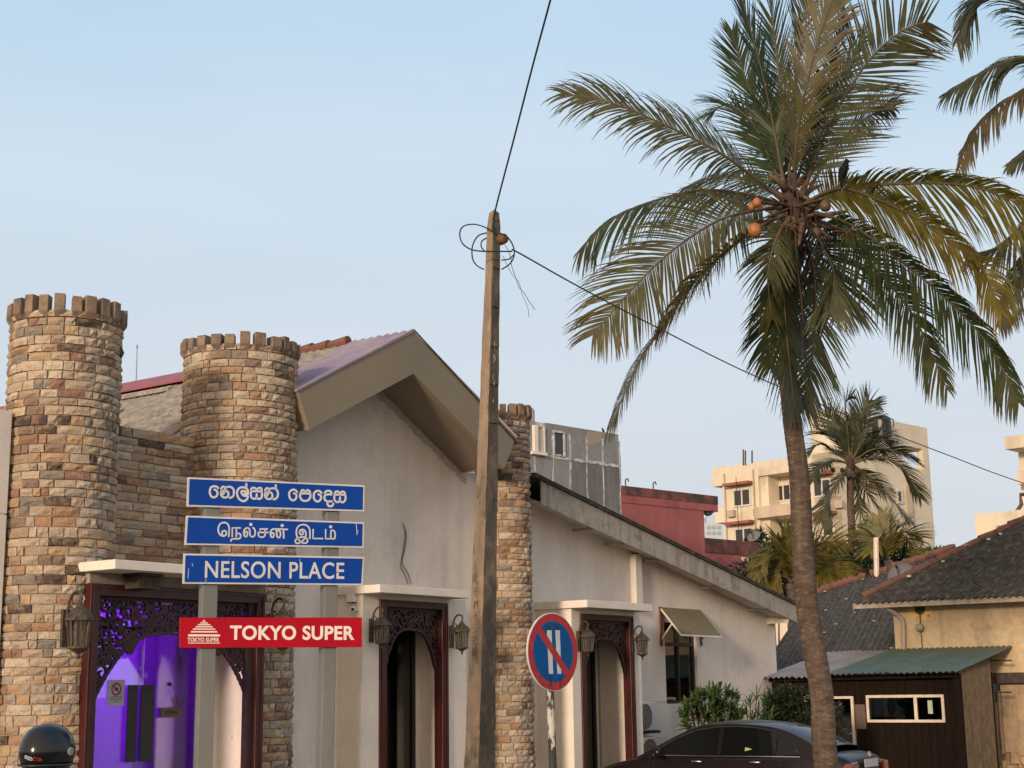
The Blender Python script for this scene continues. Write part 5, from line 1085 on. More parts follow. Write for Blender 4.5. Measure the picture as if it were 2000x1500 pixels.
# smaller palm in the middle distance
YS = 58.0
def C2(x, y, d=0.): return atY(x, y, YS + d)
palm3 = thing('coconut_palm', (C2(1661, 1200).x, YS, 0), 'smaller coconut palm standing before the cream apartment block', 'palm tree')
palm_trunk(palm3, [Vector((C2(1661, 1300).x, YS, 0)), C2(1661, 1120), C2(1664, 1050), C2(1661, 980), C2(1660, 905)], [.26, .19, .17, .15, .13], M['trunk'], .2, 12)
for i, (pts, ro, Lm, dr, ti) in enumerate([
 ([(1660, 905), (1640, 850), (1622, 810), (1606, 785)], 70, 1.0, .08, .05), ([(1660, 900), (1655, 840), (1650, 790), (1665, 772)], 70, 1.0, .08, .05), ([(1662, 900), (1675, 840), (1690, 795), (1718, 790)], 60, 1.0, .12, .1),
 ([(1663, 900), (1690, 850), (1710, 815), (1725, 812)], 50, 1.0, .15, .05), ([(1660, 903), (1630, 880), (1600, 868), (1578, 885)], 20, .9, .25, .0), ([(1660, 905), (1625, 900), (1590, 920), (1582, 945)], 20, .9, .25, .1),
 ([(1664, 903), (1700, 880), (1740, 880), (1782, 905)], 20, 1.1, .22, .0), ([(1664, 905), (1710, 895), (1755, 915), (1796, 975)], 15, 1.1, .25, .05), ([(1664, 908), (1700, 930), (1740, 970), (1768, 1022)], 15, 1.1, .25, .1),
 ([(1658, 908), (1640, 935), (1615, 975), (1598, 1022)], 15, 1.1, .22, .3), ([(1664, 910), (1690, 950), (1712, 990), (1735, 1030)], 30, 1.0, .2, .45), ([(1660, 908), (1672, 960), (1680, 1000), (1690, 1035)], 20, .7, .2, .2),
 ([(1662, 900), (1668, 840), (1690, 790), (1700, 775)], 80, 1.0, .05, .0), ([(1658, 900), (1632, 860), (1612, 842), (1600, 850)], 40, 1.1, .2, .05), ([(1664, 902), (1705, 865), (1722, 850), (1742, 862)], 40, 1., .2, .1)]):
    frond(palm3, [C2(*p) + Vector((0, rnd.uniform(-.8, .8) * (k / 3), 0)) for k, p in enumerate(pts)], ro, Lm, dr, ti, seed=300 + i, mleaf='frond_dark', n=56, wl=.055, rad=.06, segs=4)
mb = MB(); mb.lathe([(.13, -.3), (.17, -.1), (.16, .1), (.06, .3)], C2(1661, 905), 10); obj('crown_shaft', mb, M['fibre'], palm3, smooth=True)
for x, y in ((1645, 918), (1650, 925), (1672, 922), (1656, 930), (1668, 930), (1627, 918)):
    mb = MB(); c = C2(x, y, -.3); r_ = .10; mb.lathe([(.01, r_), (r_ * .8, r_ * .6), (r_, 0), (r_ * .8, -r_ * .6), (.01, -r_)], c, 10); obj('coconut', mb, M['fibre'], palm3, smooth=True)

# young yellowing palms and bushes beyond the roofs
def shrub(name, loc, label, cat, clumps, n, ls, mleaf, seed, tint=(0, .3), group=None, asp=.45):
    """leafy plant: stems to each clump and many small leaves spread through the clumps (x,y,z,r) in metres"""
    rg = random.Random(seed); th = thing(name, loc, label, cat, group); base_ = Vector(loc); st = MB(); lf = MB()
    for cx, cy, cz, r in clumps:
        c = Vector((cx, cy, cz)); mid = base_.lerp(c, .5) + Vector((rg.uniform(-.1, .1), 0, 0)) * r; st.tube([base_, mid, c], [.05 * r + .015, .035 * r + .01, .01], 5)
        for k in range(5):
            v = Vector((rg.gauss(0, 1), rg.gauss(0, 1), rg.gauss(0, .8))).normalized() * r * .8; st.tube([c, c + v * .5 + Vector((0, 0, .04)), c + v], [.012, .008, .004], 4)
        for k in range(n):
            v = Vector((rg.gauss(0, 1), rg.gauss(0, 1), rg.gauss(0, 1))).normalized(); rr_ = r * (rg.random() ** .45) * (1 + .22 * math.sin(v.x * 5 + seed) * math.cos(v.z * 6)); p = c + Vector((v.x * rr_, v.y * rr_, v.z * rr_ * .85))
            d_ = (v + Vector((rg.uniform(-.7, .7), rg.uniform(-.7, .7), rg.uniform(-.6, .6)))).normalized(); s_ = d_.cross(Vector((rg.uniform(-1, 1), rg.uniform(-1, 1), rg.uniform(-.3, 1)))).normalized(); l_ = ls * rg.uniform(.6, 1.25); w_ = l_ * asp; t_ = rg.uniform(*tint)
            b = len(lf.v); up = d_.cross(s_) * l_ * .12; lf.v += [p, p + d_ * l_ * .5 + s_ * w_ * .5 + up, p + d_ * l_, p + d_ * l_ * .5 - s_ * w_ * .5 + up]; lf.f.append([b, b + 1, b + 2, b + 3]); lf.m.append(0); lf.a.append(t_)
    obj('stem', st, M['twig'], th); o = obj('foliage', lf, M[mleaf], th, tint=True, fix=False); tag(o, kind='stuff'); return th
def D_(x, y, Y): p = atY(x, y, Y); return (p.x, p.y, p.z)
def young(x, y, Y, label, tips, seed, ti=.6):
    c = atY(x, y, Y); th = thing('young_palm', (c.x, c.y, 0), label, 'young palm', 'young palms beyond the roofs'); mb = MB(); mb.tube([Vector((c.x, c.y, 0)), c], [.2, .16], 10); obj('trunk', mb, M['trunk'], th)
    for i, t in enumerate(tips):
        tx, ty, h = t; e = atY(tx, ty, Y + rnd.uniform(-1, 1)); m1 = c.lerp(e, .45) + Vector((0, 0, h)); frond(th, [c, m1, e], rnd.uniform(10, 60), 1.0, .2, ti * rnd.uniform(.3, 1.2), seed=seed + i, mleaf='leafyellow', n=44, wl=.045, rad=.04, segs=4)
young(1545, 1140, 46, 'young palm with yellowing fronds left of the big trunk', [(1490, 1100, .6), (1470, 1150, .8), (1500, 1180, .7), (1590, 1060, .5), (1560, 1020, .3), (1530, 1030, .4), (1610, 1100, .5), (1650, 1060, .6), (1625, 1150, .6), (1480, 1130, 1.1), (1515, 1050, .5), (1660, 1130, .7)], 400, .4)
young(1735, 1095, 52, 'young palm with upright green and yellow fronds before the apartment block', [(1715, 1010, .2), (1740, 1000, .2), (1770, 1020, .4), (1800, 1050, .6), (1795, 1090, .9), (1690, 1040, .5), (1700, 1080, .6), (1760, 1060, .4), (1725, 1030, .3)], 440, .2)
young(1640, 1180, 47, 'low yellow palm frond cluster just above the far tiled roof', [(1700, 1130, .3), (1610, 1140, .3), (1720, 1150, .3), (1590, 1160, .4), (1740, 1128, .2)], 460, .8)
shrub('leafy_tree', (D_(1500, 1100, 50)[0], 50, 0), 'dark green tree crown between the pink wall and the big palm trunk', 'tree', [(*D_(1480, 1130, 50), .8), (*D_(1510, 1150, 50), .9), (*D_(1560, 1130, 50.5), 1.1), (*D_(1520, 1085, 51), .6), (*D_(1610, 1110, 50.5), .9), (*D_(1460, 1165, 49.5), .7), (*D_(1590, 1165, 50), .9)], 900, .20, 'leafdark', 21, (0, .2))
shrub('leafy_tree', (D_(1720, 1100, 56)[0], 56, 0), 'dark green tree crown at the foot of the apartment block', 'tree', [(*D_(1690, 1100, 56), 1.1), (*D_(1730, 1090, 56), 1.1), (*D_(1765, 1110, 56), .9), (*D_(1650, 1115, 56), .8), (*D_(1790, 1120, 56), .6), (*D_(1620, 1110, 56), .7), (*D_(1705, 1055, 56.5), .8)], 900, .22, 'leafdark', 22, (0, .3))
shrub('leafy_tree', (D_(1830, 1080, 80)[0], 80, 0), 'far low treetop right of the apartment block', 'tree', [(*D_(1825, 1086, 80), .5), (*D_(1845, 1087, 80), .5), (*D_(1805, 1090, 80), .6)], 400, .25, 'leafy', 23, (0, .2))
shrub('leafy_tree', (D_(1470, 1060, 64)[0], 64, 0), 'small leafy treetop beside the satellite dish over the pink wall', 'tree', [(*D_(1478, 1052, 64), .42), (*D_(1470, 1066, 64), .3)], 350, .22, 'leafdark', 24, (0, .2))
print('street ok')
# ---------------------------------------------------------------- house with old roof at the right
HP = Plane(atY(1760, 1250, 34.5).to_2d(), -35.6)
M['cream_wall'] = mat('stained_cream_wall', (.56, .43, .26), .9, (.47, .36, .23), 1.2, bump=.25, bscale=14, streak=((.28, .21, .14), .6, 2.2), grime=((.24, .18, .12), .55, 1.3))
M['ruin'] = mat('flaking_plaster', (.44, .31, .19), .95, (.30, .21, .14), 1.6, bump=.8, bscale=12, grime=((.09, .07, .055), .9, 1.8), streak=((.10, .08, .06), .7, 3))
M['gutter'] = mat('grey_gutter', (.40, .335, .27), .7, (.30, .25, .20), 6, streak=((.16, .12, .09), .6, 6))
M['green'] = mat('green_corrugated_sheet', (.060, .105, .082), .6, (.09, .125, .10), 1.8, bump=.1, grime=((.16, .15, .11), .6, 3), spec=.6)
M['greysheet'] = mat('grey_corrugated_sheet', (.20, .18, .185), .55, (.28, .25, .23), 2, grime=((.14, .12, .10), .5, 3))
M['shaded_wood'] = mat('shade_dark_plank', (.016, .009, .007), .9, (.011, .007, .005), 6, bump=.3, bscale=30, stretch=(3, 3, .3), spec=.12)  # plank colour darkened to carry the shade on the shack front
M['panelwood'] = mat('weathered_corrugated_panel', (.17, .125, .075), .8, (.11, .08, .05), 5, bump=.3, streak=((.07, .05, .035), .7, 7))
M['framewood'] = mat('pale_window_frame', (.72, .60, .47), .6, (.60, .50, .40), 5)
th_ = house = thing('old_house', HP.W(3, -1, 0), 'old cream walled house with dark corrugated roof, red ridge tiles and long gutter', 'house')
uw0 = HP.at(1748, 1250, 0)[0]; ue = uw0 + 16
go = .55; zg_ = HP.at(1800, 1172, go)[1]; ug0 = HP.at(1666, 1170, go)[0]
zlow_ = HP.at(1940, 1316, 0)[1]; ulo = HP.at(1925, 1316, 0)[0]
mb = MB(); mb.pbox(HP, uw0, ue, zlow_, zg_, -.3, 0); mb.pbox(HP, uw0, ulo, 0, zlow_, -.3, 0); obj('wall', mb, M['cream_wall'], house)
mb = MB(); mb.pbox(HP, uw0, uw0 + .25, 0, zg_, -9, -.301); obj('side_wall', mb, M['cream_wall'], house)
ur2 = HP.at(1957, 1380, -.1)[0]
mb = MB(); mb.pbox(HP, ur2, ue, 0, zlow_ - .02, -.35, -.08); obj('patched_wall', mb, M['ruin'], house)
mb = MB(); mb.pbox(HP, ulo - .02, ue, HP.at(1960, 1335, .1)[1], zlow_ + .02, -.3, .10); obj('mouldy_beam', mb, M['concrete_dark'], house, bevel=.02)
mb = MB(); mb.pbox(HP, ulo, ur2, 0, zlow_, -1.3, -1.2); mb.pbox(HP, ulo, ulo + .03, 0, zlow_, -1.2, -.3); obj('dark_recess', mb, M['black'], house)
rg = random.Random(12)
for x, w_, y0 in ((1931, .09, 1365), (1943, .12, 1372), (1952, .07, 1350)):
    u_ = HP.at(x, 1420, .05)[0]; zt_ = HP.at(x, y0, .05)[1]; mb = MB(); mb.tube([HP.W(u_ + rg.uniform(-.02, .02), .0, z) for z in (0, zt_ * .3, zt_ * .6, zt_)], [w_ * 1.1, w_, w_ * .8, w_ * .9], 7); obj('old_post', mb, M['ruin'], house)
mb = MB()
for i in range(60):
    u_ = rg.uniform(ulo, ulo + 2.2); z_ = HP.at(1950, 1500, .1)[1] + rg.uniform(-.4, .35) * (1 if i % 2 else .6); s_ = rg.uniform(.05, .16); c = HP.W(u_, rg.uniform(.0, .12), max(.05, z_)); P = [c + Vector((rg.uniform(.5, 1) * s_ * a, rg.uniform(.5, 1) * s_ * b, rg.uniform(.4, .9) * s_ * d)) for d in (-1, 1) for a, b in ((-1, -1), (1, -1), (1, 1), (-1, 1))]; mb.hexa(P)
tag(obj('rubble', mb, M['ruin'], house), kind='stuff')
for y in (1290, 1352):
    a, b = HP.at(1925, y, .5), HP.at(1976, y, .5); mb = MB(); mb.tube([HP.W(a[0], .5, a[1]), HP.W(b[0], .5, b[1])], .018, 6); obj('steel_rod', mb, M['iron'], house)
# soffit, gutter segments, downpipe
mb = MB(); mb.pbox(HP, ug0 + .05, ue, zg_ - .10, zg_ - .07, -.05, go - .1); obj('soffit', mb, M['gutter'], house)
k = 0; u_ = ug0
while u_ < ue:
    mb = MB(); mb.pbox(HP, u_, min(ue, u_ + .655), zg_ - .13, zg_ - .005, go - .10, go); mb.pbox(HP, u_ - .012, u_ + .014, zg_ - .14, zg_ + .005, go - .11, go + .012); obj('gutter_segment', mb, M['gutter'], house, bevel=.006); u_ += .67
P = [HP.at(x, y, o) + (o,) for x, y, o in ((1727, 1178, .45), (1731, 1186, .42), (1752, 1200, .15), (1763, 1210, .08), (1765, 1225, .08), (1766, 1330, .08))]
mb = MB(); mb.tube([HP.W(a, o, z) for a, z, o in P], .052, 10); obj('downpipe', mb, M['gutter'], house, smooth=True)
# roof A: front slope up to the hip line
def colhit(x, y, u0, o0, du, do_):
    """point above the plan line (u0+s*du, o0+s*do) seen at pixel (x, y): returns s, z"""
    d = ray(x, y); O_ = HP.W(u0, o0, 0); V_ = HP.D * du + HP.NN * do_; n_ = Vector((d.y, -d.x)); s = ((CAM - O_).to_2d().dot(n_)) / V_.to_2d().dot(n_); p = O_ + V_ * s; return s, HC + (p - CAM).to_2d().length * d.z / d.to_2d().length
s1, z1_ = colhit(1830, 1086, ug0, go, 1, -1); tp_ = (z1_ - zg_) / s1
s2, z2_ = colhit(2000, 1045, ug0, go, 1, -1); print('hip pitch', s1, tp_, s2, (z2_ - zg_) / s2)
tp_ = (tp_ + (z2_ - zg_) / s2) / 2
def corr(name, p00, p10, p01, p11, pitch, amp, m, parent, nv=1, seed=0, thick=.012, jag=0.0, label=None):
    """corrugated sheet over the quad p00-p10 (lower edge) p01-p11 (upper edge); ribs run from lower to upper edge"""
    rg = random.Random(seed); w_ = (p10 - p00).length; n = max(4, int(w_ / pitch * 6)); nr = (p10 - p00).cross(p01 - p00).normalized()
    if nr.z < 0: nr = -nr
    mb = MB(); V = []
    for i in range(n + 1):
        t = i / n; a = p00.lerp(p10, t); b = p01.lerp(p11, t); h = amp * math.sin(t * w_ / pitch * 2 * math.pi); j = jag * math.sin(t * 37) * rg.random()
        for k in range(nv + 1): q = a.lerp(b, k / nv); V.append(q + nr * (h + rg.uniform(-.002, .002)) + ((a - b).normalized() * j if k == 0 else Vector()))
    F = [(i * (nv + 1) + k, (i + 1) * (nv + 1) + k, (i + 1) * (nv + 1) + k + 1, i * (nv + 1) + k + 1) for i in range(n) for k in range(nv)]
    b = len(V); V += [v - nr * thick for v in V]; F += [tuple(b + q for q in f[::-1]) for f in list(F)]
    F += [(i * (nv + 1), b + i * (nv + 1), b + (i + 1) * (nv + 1), (i + 1) * (nv + 1)) for i in range(n)] + [(i * (nv + 1) + nv, b + i * (nv + 1) + nv, b + (i + 1) * (nv + 1) + nv, (i + 1) * (nv + 1) + nv) for i in range(n)]
    mb.add(V, F); return obj(name, mb, m, parent, fix=False, label=label)
for k in range(4):       # the slope in lapped courses, each narrower by the hip
    sa_, sb_ = k * 1.5, (k + 1) * 1.5 + .12; e = .012 * k
    q = lambda s, u: HP.W(u, go + .06 - s, zg_ + .0 + s * tp_ + e)
    corr('roof_sheet', q(sa_, ug0 + sa_), q(sa_, ug0 + 15), q(sb_, ug0 + sb_), q(sb_, ug0 + 15), .15, .032, M['roofdark'], house, nv=3, seed=k, jag=.02)
    q2 = lambda s, t: HP.W(ug0 - .06 + s, go - t, zg_ + s * tp_ + e)
    corr('roof_sheet', q2(sa_, sa_), q2(sa_, 14), q2(sb_, sb_), q2(sb_, 14), .13, .022, M['roofdark'], house, nv=2, seed=k + 9)
s = .15
while s < 7:
    ln = .30; a = HP.W(ug0 + s, go - s, zg_ + s * tp_ + .045 + rg.uniform(0, .02)); b = HP.W(ug0 + s + ln, go - s - ln, zg_ + (s + ln) * tp_ + .035)
    if rg.random() > .04:
        mb = MB(); j_ = Vector((rg.uniform(-.02, .02), rg.uniform(-.02, .02), rg.uniform(-.03, .02))); mb.tube([a + j_, a.lerp(b, .5), b], [.10, .095, .085], 9); obj('ridge_tile', mb, M['ridge'], house)
    s += ln * .88
# bits of rubble and mortar on the hip
mb = MB()
for i in range(28):
    s = rg.uniform(.3, 6); c = HP.W(ug0 + s + rg.uniform(-.1, .3), go - s + rg.uniform(-.1, .1), zg_ + s * tp_ + .06); mb.hexa([c + Vector((a * rg.uniform(.02, .06), b_ * rg.uniform(.02, .05), d * rg.uniform(.015, .03))) for d in (-1, 1) for a, b_ in ((-1, -1), (1, -1), (1, 1), (-1, 1))])
tag(obj('mortar_bits', mb, M['sign_white'], house), kind='stuff')
mb = MB()      # two old flue stubs
p = HP.W(ug0 + s2 - .9, go - s2 + .9, 0); c = atY(1955, 1055, p.y + 1.5); mb.bar(c - Vector((0, 0, .6)), c + Vector((0, 0, .35)), .13, .13); obj('flue_stub', mb, M['framewood'], house)
# wall lamp with stains
u_, z_ = HP.at(1796, 1226, .1); lt = thing('wall_lamp', HP.W(u_, 0, z_), 'small grey round lamp with hanging cord on the cream house wall', 'lamp')
mb = MB(); mb.lathe([(.03, .09), (.09, .06), (.095, 0), (.075, -.06), (.03, -.085)], HP.W(u_, .1, z_), 14); obj('shade', mb, M['gutter'], lt, smooth=True)
mb = MB(); mb.tube([HP.W(u_, .03, z_ - .08), HP.W(u_ + .01, .03, z_ - .6)], .01, 5); mb.tube([HP.W(u_, .03, z_ + .08), HP.W(u_, .02, z_ + .45)], .012, 5); obj('cord', mb, M['black'], lt)
mb = MB()
for du, dz, r_ in ((-.14, .33, .13), (.13, .34, .13), (-.05, .2, .05), (.2, .24, .05)):
    mb.prism(HP, [(u_ + du + math.cos(t) * r_ * (1 + .2 * math.sin(3 * t + du * 9)), z_ + dz + math.sin(t) * r_ * 1.1) for t in [k * math.pi / 10 for k in range(20)]], .001, .004)
M['orange_patch'] = mat('bare_orange_plaster', (.74, .47, .20), .9, (.62, .40, .17), 6); obj('plaster_patch', mb, M['orange_patch'], house)
mb = MB(); mb.prism(HP, [(u_ + math.cos(t) * .13, z_ + .43 + math.sin(t) * .14) for t in [k * math.pi / 8 for k in range(16)]], .001, .006); obj('soot_patch', mb, M['concrete_dark'], house)

# rear wing with the long dark roof running down to the left
rear = thing('rear_roof_wing', (atY(1640, 1300, 40).x, 40, 0), 'rear wing with long dark mossy corrugated roof and crumbling ridge tiles', 'house')
a0, a1 = atY(1470, 1330, 37.5), atY(1770, 1318, 36.2); b0, b1 = atY(1585, 1163, 44), atY(1865, 1072, 42)
for k in range(5):
    f0, f1 = k / 5, (k + 1) / 5 + .012; up = Vector((0, 0, .012 * (k % 2)))
    corr('roof_sheet', a0.lerp(a1, f0) + up, a0.lerp(a1, f1) + up, b0.lerp(b1, f0) + up, b0.lerp(b1, f1) + up, .15, .03, M['roofdark'], rear, nv=5, seed=40 + k)
n_ = 26
for i in range(n_):
    a = b0.lerp(b1, i / n_) + Vector((0, 0, .05 + rg.uniform(-.02, .05))); b = b0.lerp(b1, (i + 1.1) / n_) + Vector((0, 0, .05))
    if rg.random() > .1: mb = MB(); mb.tube([a, b], [.11, .09], 8); obj('ridge_tile', mb, M['ridge'], rear)
mb = MB(); mb.add([(a0.x, a0.y + .3, 0), (a1.x, a1.y + .3, 0), (a1.x, a1.y + .3, a1.z - .4), (a0.x, a0.y + .3, a0.z - .4), (b0.x, b0.y, 0), (b1.x, b1.y, 0), (b1.x, b1.y, b1.z - .6), (b0.x, b0.y, b0.z - .6)], [(0, 1, 2, 3), (4, 7, 6, 5), (0, 3, 7, 4), (1, 5, 6, 2)]); obj('wing_wall', mb, M['cream_wall'], rear)
mb = MB()
for i in range(26):
    t, v = rg.random(), rg.random() ** 1.4; c = a0.lerp(a1, t).lerp(b0.lerp(b1, t), v) + Vector((0, -.03, .06)); l_ = rg.uniform(.02, .06); mb.hexa([c + Vector((a * l_, b_ * .03, d * .015)) for d in (-1, 1) for a, b_ in ((-1, -1), (1, -1), (1, 1), (-1, 1))])
tag(obj('litter', mb, M['gutter'], rear), kind='stuff')
def dish(x, y, Y, r, label, tilt=(-.5, -.6, .6), m='signpost'):
    c = atY(x, y, Y); th = thing('satellite_dish', c, label, 'satellite dish', 'satellite dishes on the roofs'); ax = Vector(tilt).normalized(); mb = MB(); mb.lathe([(.01, -.10 * r), (r * .5, -.07 * r), (r * .85, .06 * r), (r, .12 * r), (r * .99, .15 * r), (r * .5, 0), (.01, -.04 * r)], c, 24, axis=ax); obj('reflector', mb, M[m], th, smooth=True)
    mb = MB(); mb.tube([c - ax * .1 * r, c - ax * .5 * r, c + Vector((0, .1, -1.3 * r))], .03 * max(1, r), 6); obj('mount', mb, M['iron'], th); mb = MB(); mb.tube([c + Vector((0, 0, -r * .9)), c + ax * r * .9], .015 * max(1, r), 5); mb.lathe([(.04, -.05), (.04, .05)], c + ax * r * .9, 8, axis=ax); obj('receiver_arm', mb, M['iron'], th)
dish(1760, 1122, 40, .36, 'grey satellite dish lying between the two tiled roofs')
dish(1473, 1048, 62, .30, 'pale satellite dish above the pink wall parapet')

# the shack under the green sheet awning
so_ = 3.0; shk = thing('roadside_shack', HP.W(0, so_, 0), 'dark plank shack with pale framed window under a green corrugated awning', 'shack')
us0 = HP.at(1500, 1400, so_)[0]; us1 = HP.at(1879, 1400, so_)[0]
ta = HP.at(1742, 1263, .02); tb_ = HP.at(1975, 1267, .02); so2 = 3.45; ba = HP.at(1612, 1319, so2); bb = HP.at(1862, 1311, so2); zt_ = (ta[1] + tb_[1]) / 2; zb_ = (ba[1] + bb[1]) / 2
Wp = HP.W; t0, t1_ = ta[0], tb_[0]; b0u, b1u = ba[0], bb[0]
print('awning u', t0, t1_, b0u, b1u, zt_, zb_)
n_ = 4
for i in range(n_):
    f0, f1 = i / n_, (i + 1) / n_ + .01; L0 = lambda f: (b0u + (b1u - b0u) * f); L1 = lambda f: (t0 + (t1_ - t0) * f)
    corr('roof_sheet', Wp(L0(f0), so2, zb_ + .008 * (i % 2)), Wp(L0(f1), so2 + rg.uniform(-.03, .03), zb_ + .008 * (i % 2)), Wp(L1(f0), .02, zt_), Wp(L1(f1), .02, zt_), .125, .022, M['green'], shk, nv=4, seed=60 + i, thick=.004, jag=.05, label='green corrugated sheet')
gu0 = HP.at(1480, 1324, so2)[0]; dlt = t0 - b0u
for i in range(2):
    f = lambda k: gu0 + (b0u - gu0) * k / 2
    corr('roof_sheet', Wp(f(i), so2 - .05, zb_ - .05), Wp(f(i + 1) + .05, so2 - .05, zb_ - .03), Wp(f(i) + dlt, .02, zt_ - .03), Wp(f(i + 1) + .05 + dlt, .02, zt_ - .01), .125, .022, M['greysheet'], shk, nv=4, seed=70 + i, thick=.004, label='weathered grey corrugated sheet')
mb = MB(); mb.bar(Wp(us0, so_ + .1, zb_ - .09), Wp(us1, so_ + .1, zb_ - .06), .06, .08); mb.bar(Wp(us0, 1.5, zb_ + .15), Wp(us1, 1.5, zb_ + .18), .06, .08); obj('purlin', mb, M['shaded_wood'], shk)
wx = [HP.at(x, 1385, so_)[0] for x in (1693, 1789, 1845)]; wz1_ = HP.at(1770, 1357, so_)[1]; wz0_ = HP.at(1770, 1411, so_)[1]; dx = [HP.at(x, 1385, so_)[0] for x in (1560, 1668)]; dz_ = HP.at(1640, 1360, so_)[1]
u_ = us0; i = 0; pw = .155
while u_ < us1 - .01:
    q1 = min(us1, u_ + pw - .008); mid = (u_ + q1) / 2; o_ = so_ - rg.uniform(.0, .012); segs = [(0, zb_ - .15)]
    if wx[0] < mid < wx[2]: segs = [(0, wz0_), (wz1_, zb_ - .15)]
    elif dx[0] < mid < dx[1]: segs = [(0, .25), (dz_, zb_ - .15)]
    for z0, z1 in segs: mb = MB(); mb.pbox(HP, u_, q1, z0, z1, o_ - .03, o_); obj('plank', mb, M['shaded_wood'], shk)
    u_ += pw
mb = MB(); fw = .055
for a, b, c, d in ((wx[0], wx[2], wz1_ - fw, wz1_), (wx[0], wx[2], wz0_, wz0_ + fw), (wx[0], wx[0] + fw, wz0_ + fw, wz1_ - fw), (wx[2] - fw, wx[2], wz0_ + fw, wz1_ - fw), (wx[1] - fw * .6, wx[1] + fw * .6, wz0_ + fw, wz1_ - fw)): mb.pbox(HP, a, b, c, d, so_ - .03, so_ + .02)
obj('window_frame', mb, M['framewood'], shk)
for a, b in ((wx[0] + fw, wx[1] - fw * .6), (wx[1] + fw * .6, wx[2] - fw)): mb = MB(); mb.pbox(HP, a, b, wz0_ + fw, wz1_ - fw, so_ - .02, so_ - .012); obj('window_pane', mb, M['darkglass'], shk)
a = HP.at(1811, 1368, so_); b = HP.at(1822, 1394, so_); mb = MB(); mb.pbox(HP, a[0], b[0], b[1], a[1], so_ - .010, so_ - .006); M['paper'] = mat('greenish_paper', (.42, .50, .42), .8); obj('paper_notice', mb, M['paper'], shk)
mb = MB(); mb.pbox(HP, dx[1] - .06, dx[1], .3, dz_, so_ - .03, so_ + .02); mb.pbox(HP, dx[0], dx[1] - .06, dz_ - .05, dz_, so_ - .03, so_ + .02); obj('hatch_frame', mb, M['framewood'], shk)
a = HP.at(1669, 1376, so_ + .03); b = HP.at(1692, 1424, so_ + .03); mb = MB(); mb.pbox(HP, a[0], b[0], b[1], a[1], so_ + .003, so_ + .03); obj('wooden_shutter', mb, mat('grey_brown_board', (.12, .085, .065), .8, bump=.2), shk)
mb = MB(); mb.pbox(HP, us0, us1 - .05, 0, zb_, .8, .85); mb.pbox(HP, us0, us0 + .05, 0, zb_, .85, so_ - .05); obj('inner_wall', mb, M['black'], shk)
# corrugated end panel facing right
o_b = HP.off(1940, us1, 1400); o_t = so_
ns = 22
V = []; mb = MB()
for i in range(ns * 4 + 1):
    o_ = o_b + (so_ - o_b) * i / (ns * 4); e = .018 * math.sin(i * math.pi / 2); zz = zb_ + (zt_ - zb_) * (so2 - o_) / (so2 - .02) - .05; V += [Wp(us1 + e, o_, 0), Wp(us1 + e, o_, zz)]
mb.add(V, [(2 * i, 2 * i + 1, 2 * i + 3, 2 * i + 2) for i in range(ns * 4)]); obj('corrugated_panel', mb, M['panelwood'], shk)
mb = MB(); mb.pbox(HP, us1 - .12, us1 + .02, 0, zb_ - .03, so_ - .06, so_ + .03); obj('corner_post', mb, M['shaded_wood'], shk)

# ---------------------------------------------------------------- distant buildings
M['apt'] = mat('cream_apartment_paint', (.66, .58, .44), .85, (.60, .52, .40), .25, fine=.03, streak=((.36, .28, .20), .55, .8), grime=((.36, .29, .20), .4, .5))
M['apt_edge'] = mat('stained_balcony_paint', (.52, .42, .31), .85, (.42, .33, .25), .5, streak=((.28, .21, .16), .7, 1.2))
M['apt_glass'] = mat('apartment_glass', (.035, .032, .033), .25)
M['apt_frame'] = mat('apartment_window_frame', (.6, .56, .5), .6)
M['apt_red'] = mat('red_sunshade', (.28, .09, .06), .8)
A1 = Plane(atY(1645, 1000, 105).to_2d(), -46.2); A2 = Plane(A1.O.to_2d(), 43.8)
apt = thing('apartment_block', (A1.O.x, A1.O.y + 3, 0), 'tall cream apartment block with loggias and a roof tank, lit by the low sun', 'building')
def apx(x, y, o=0, pl=A1): return pl.at(x, y, o)
uL = apx(1413, 1000)[0]; zP = apx(1560, 891)[1]; DEP = 9.0
uR = apx(1822, 1000, 0, A2)[0]
lz = [(apx(1540, 922)[1], apx(1540, 985)[1]), (apx(1540, 1008)[1], apx(1540, 1066)[1]), (apx(1540, 1090)[1], apx(1540, 1150)[1])]
lu0 = apx(1482, 960)[0]; lu1 = apx(1580, 960)[0]
cuts = [uL, lu0, lu1, 0]
mb = MB()
mb.pbox(A1, uL, lu0, 0, zP, -DEP, 0); mb.pbox(A1, lu1, -.001, 0, zP, -DEP, 0)
zprev = zP
for zt_, zb_ in lz: mb.pbox(A1, lu0, lu1, zt_, zprev, -DEP, 0); zprev = zb_
mb.pbox(A1, lu0, lu1, 0, zprev, -DEP, 0); mb.pbox(A1, lu0, lu1, lz[2][1], lz[0][0], -DEP, -1.6); obj('body', mb, M['apt'], apt)
zq = apx(1786, 914, 0, A2)[1]; zr = apx(1786, 874, 0, A2)[1]; zT = apx(1786, 831, 0, A2)[1]; uo = apx(1762, 900, 0, A2)[0]; uo2 = apx(1803, 900, 0, A2)[0]
mb = MB(); mb.pbox(A2, 0, uR, 0, zq, -2.3, -.002); mb.pbox(A2, 0, uo, zq, zT, -2.3, -.002); mb.pbox(A2, uo, uR, zr, zT, -2.3, -.002); mb.pbox(A2, uo2, uR, zq, zr, -.5, -.002); obj('stair_tower', mb, M['apt'], apt)
ub = apx(1602, 860)[0]; zU = apx(1602, 845)[1]; zl = apx(1625, 868)[1]
mb = MB(); mb.pbox(A1, ub, .0, zl, zU, -4.2, -.2); mb.pbox(A1, ub, ub + .55, zP, zl, -.6, -.2); obj('roof_canopy', mb, M['apt'], apt)
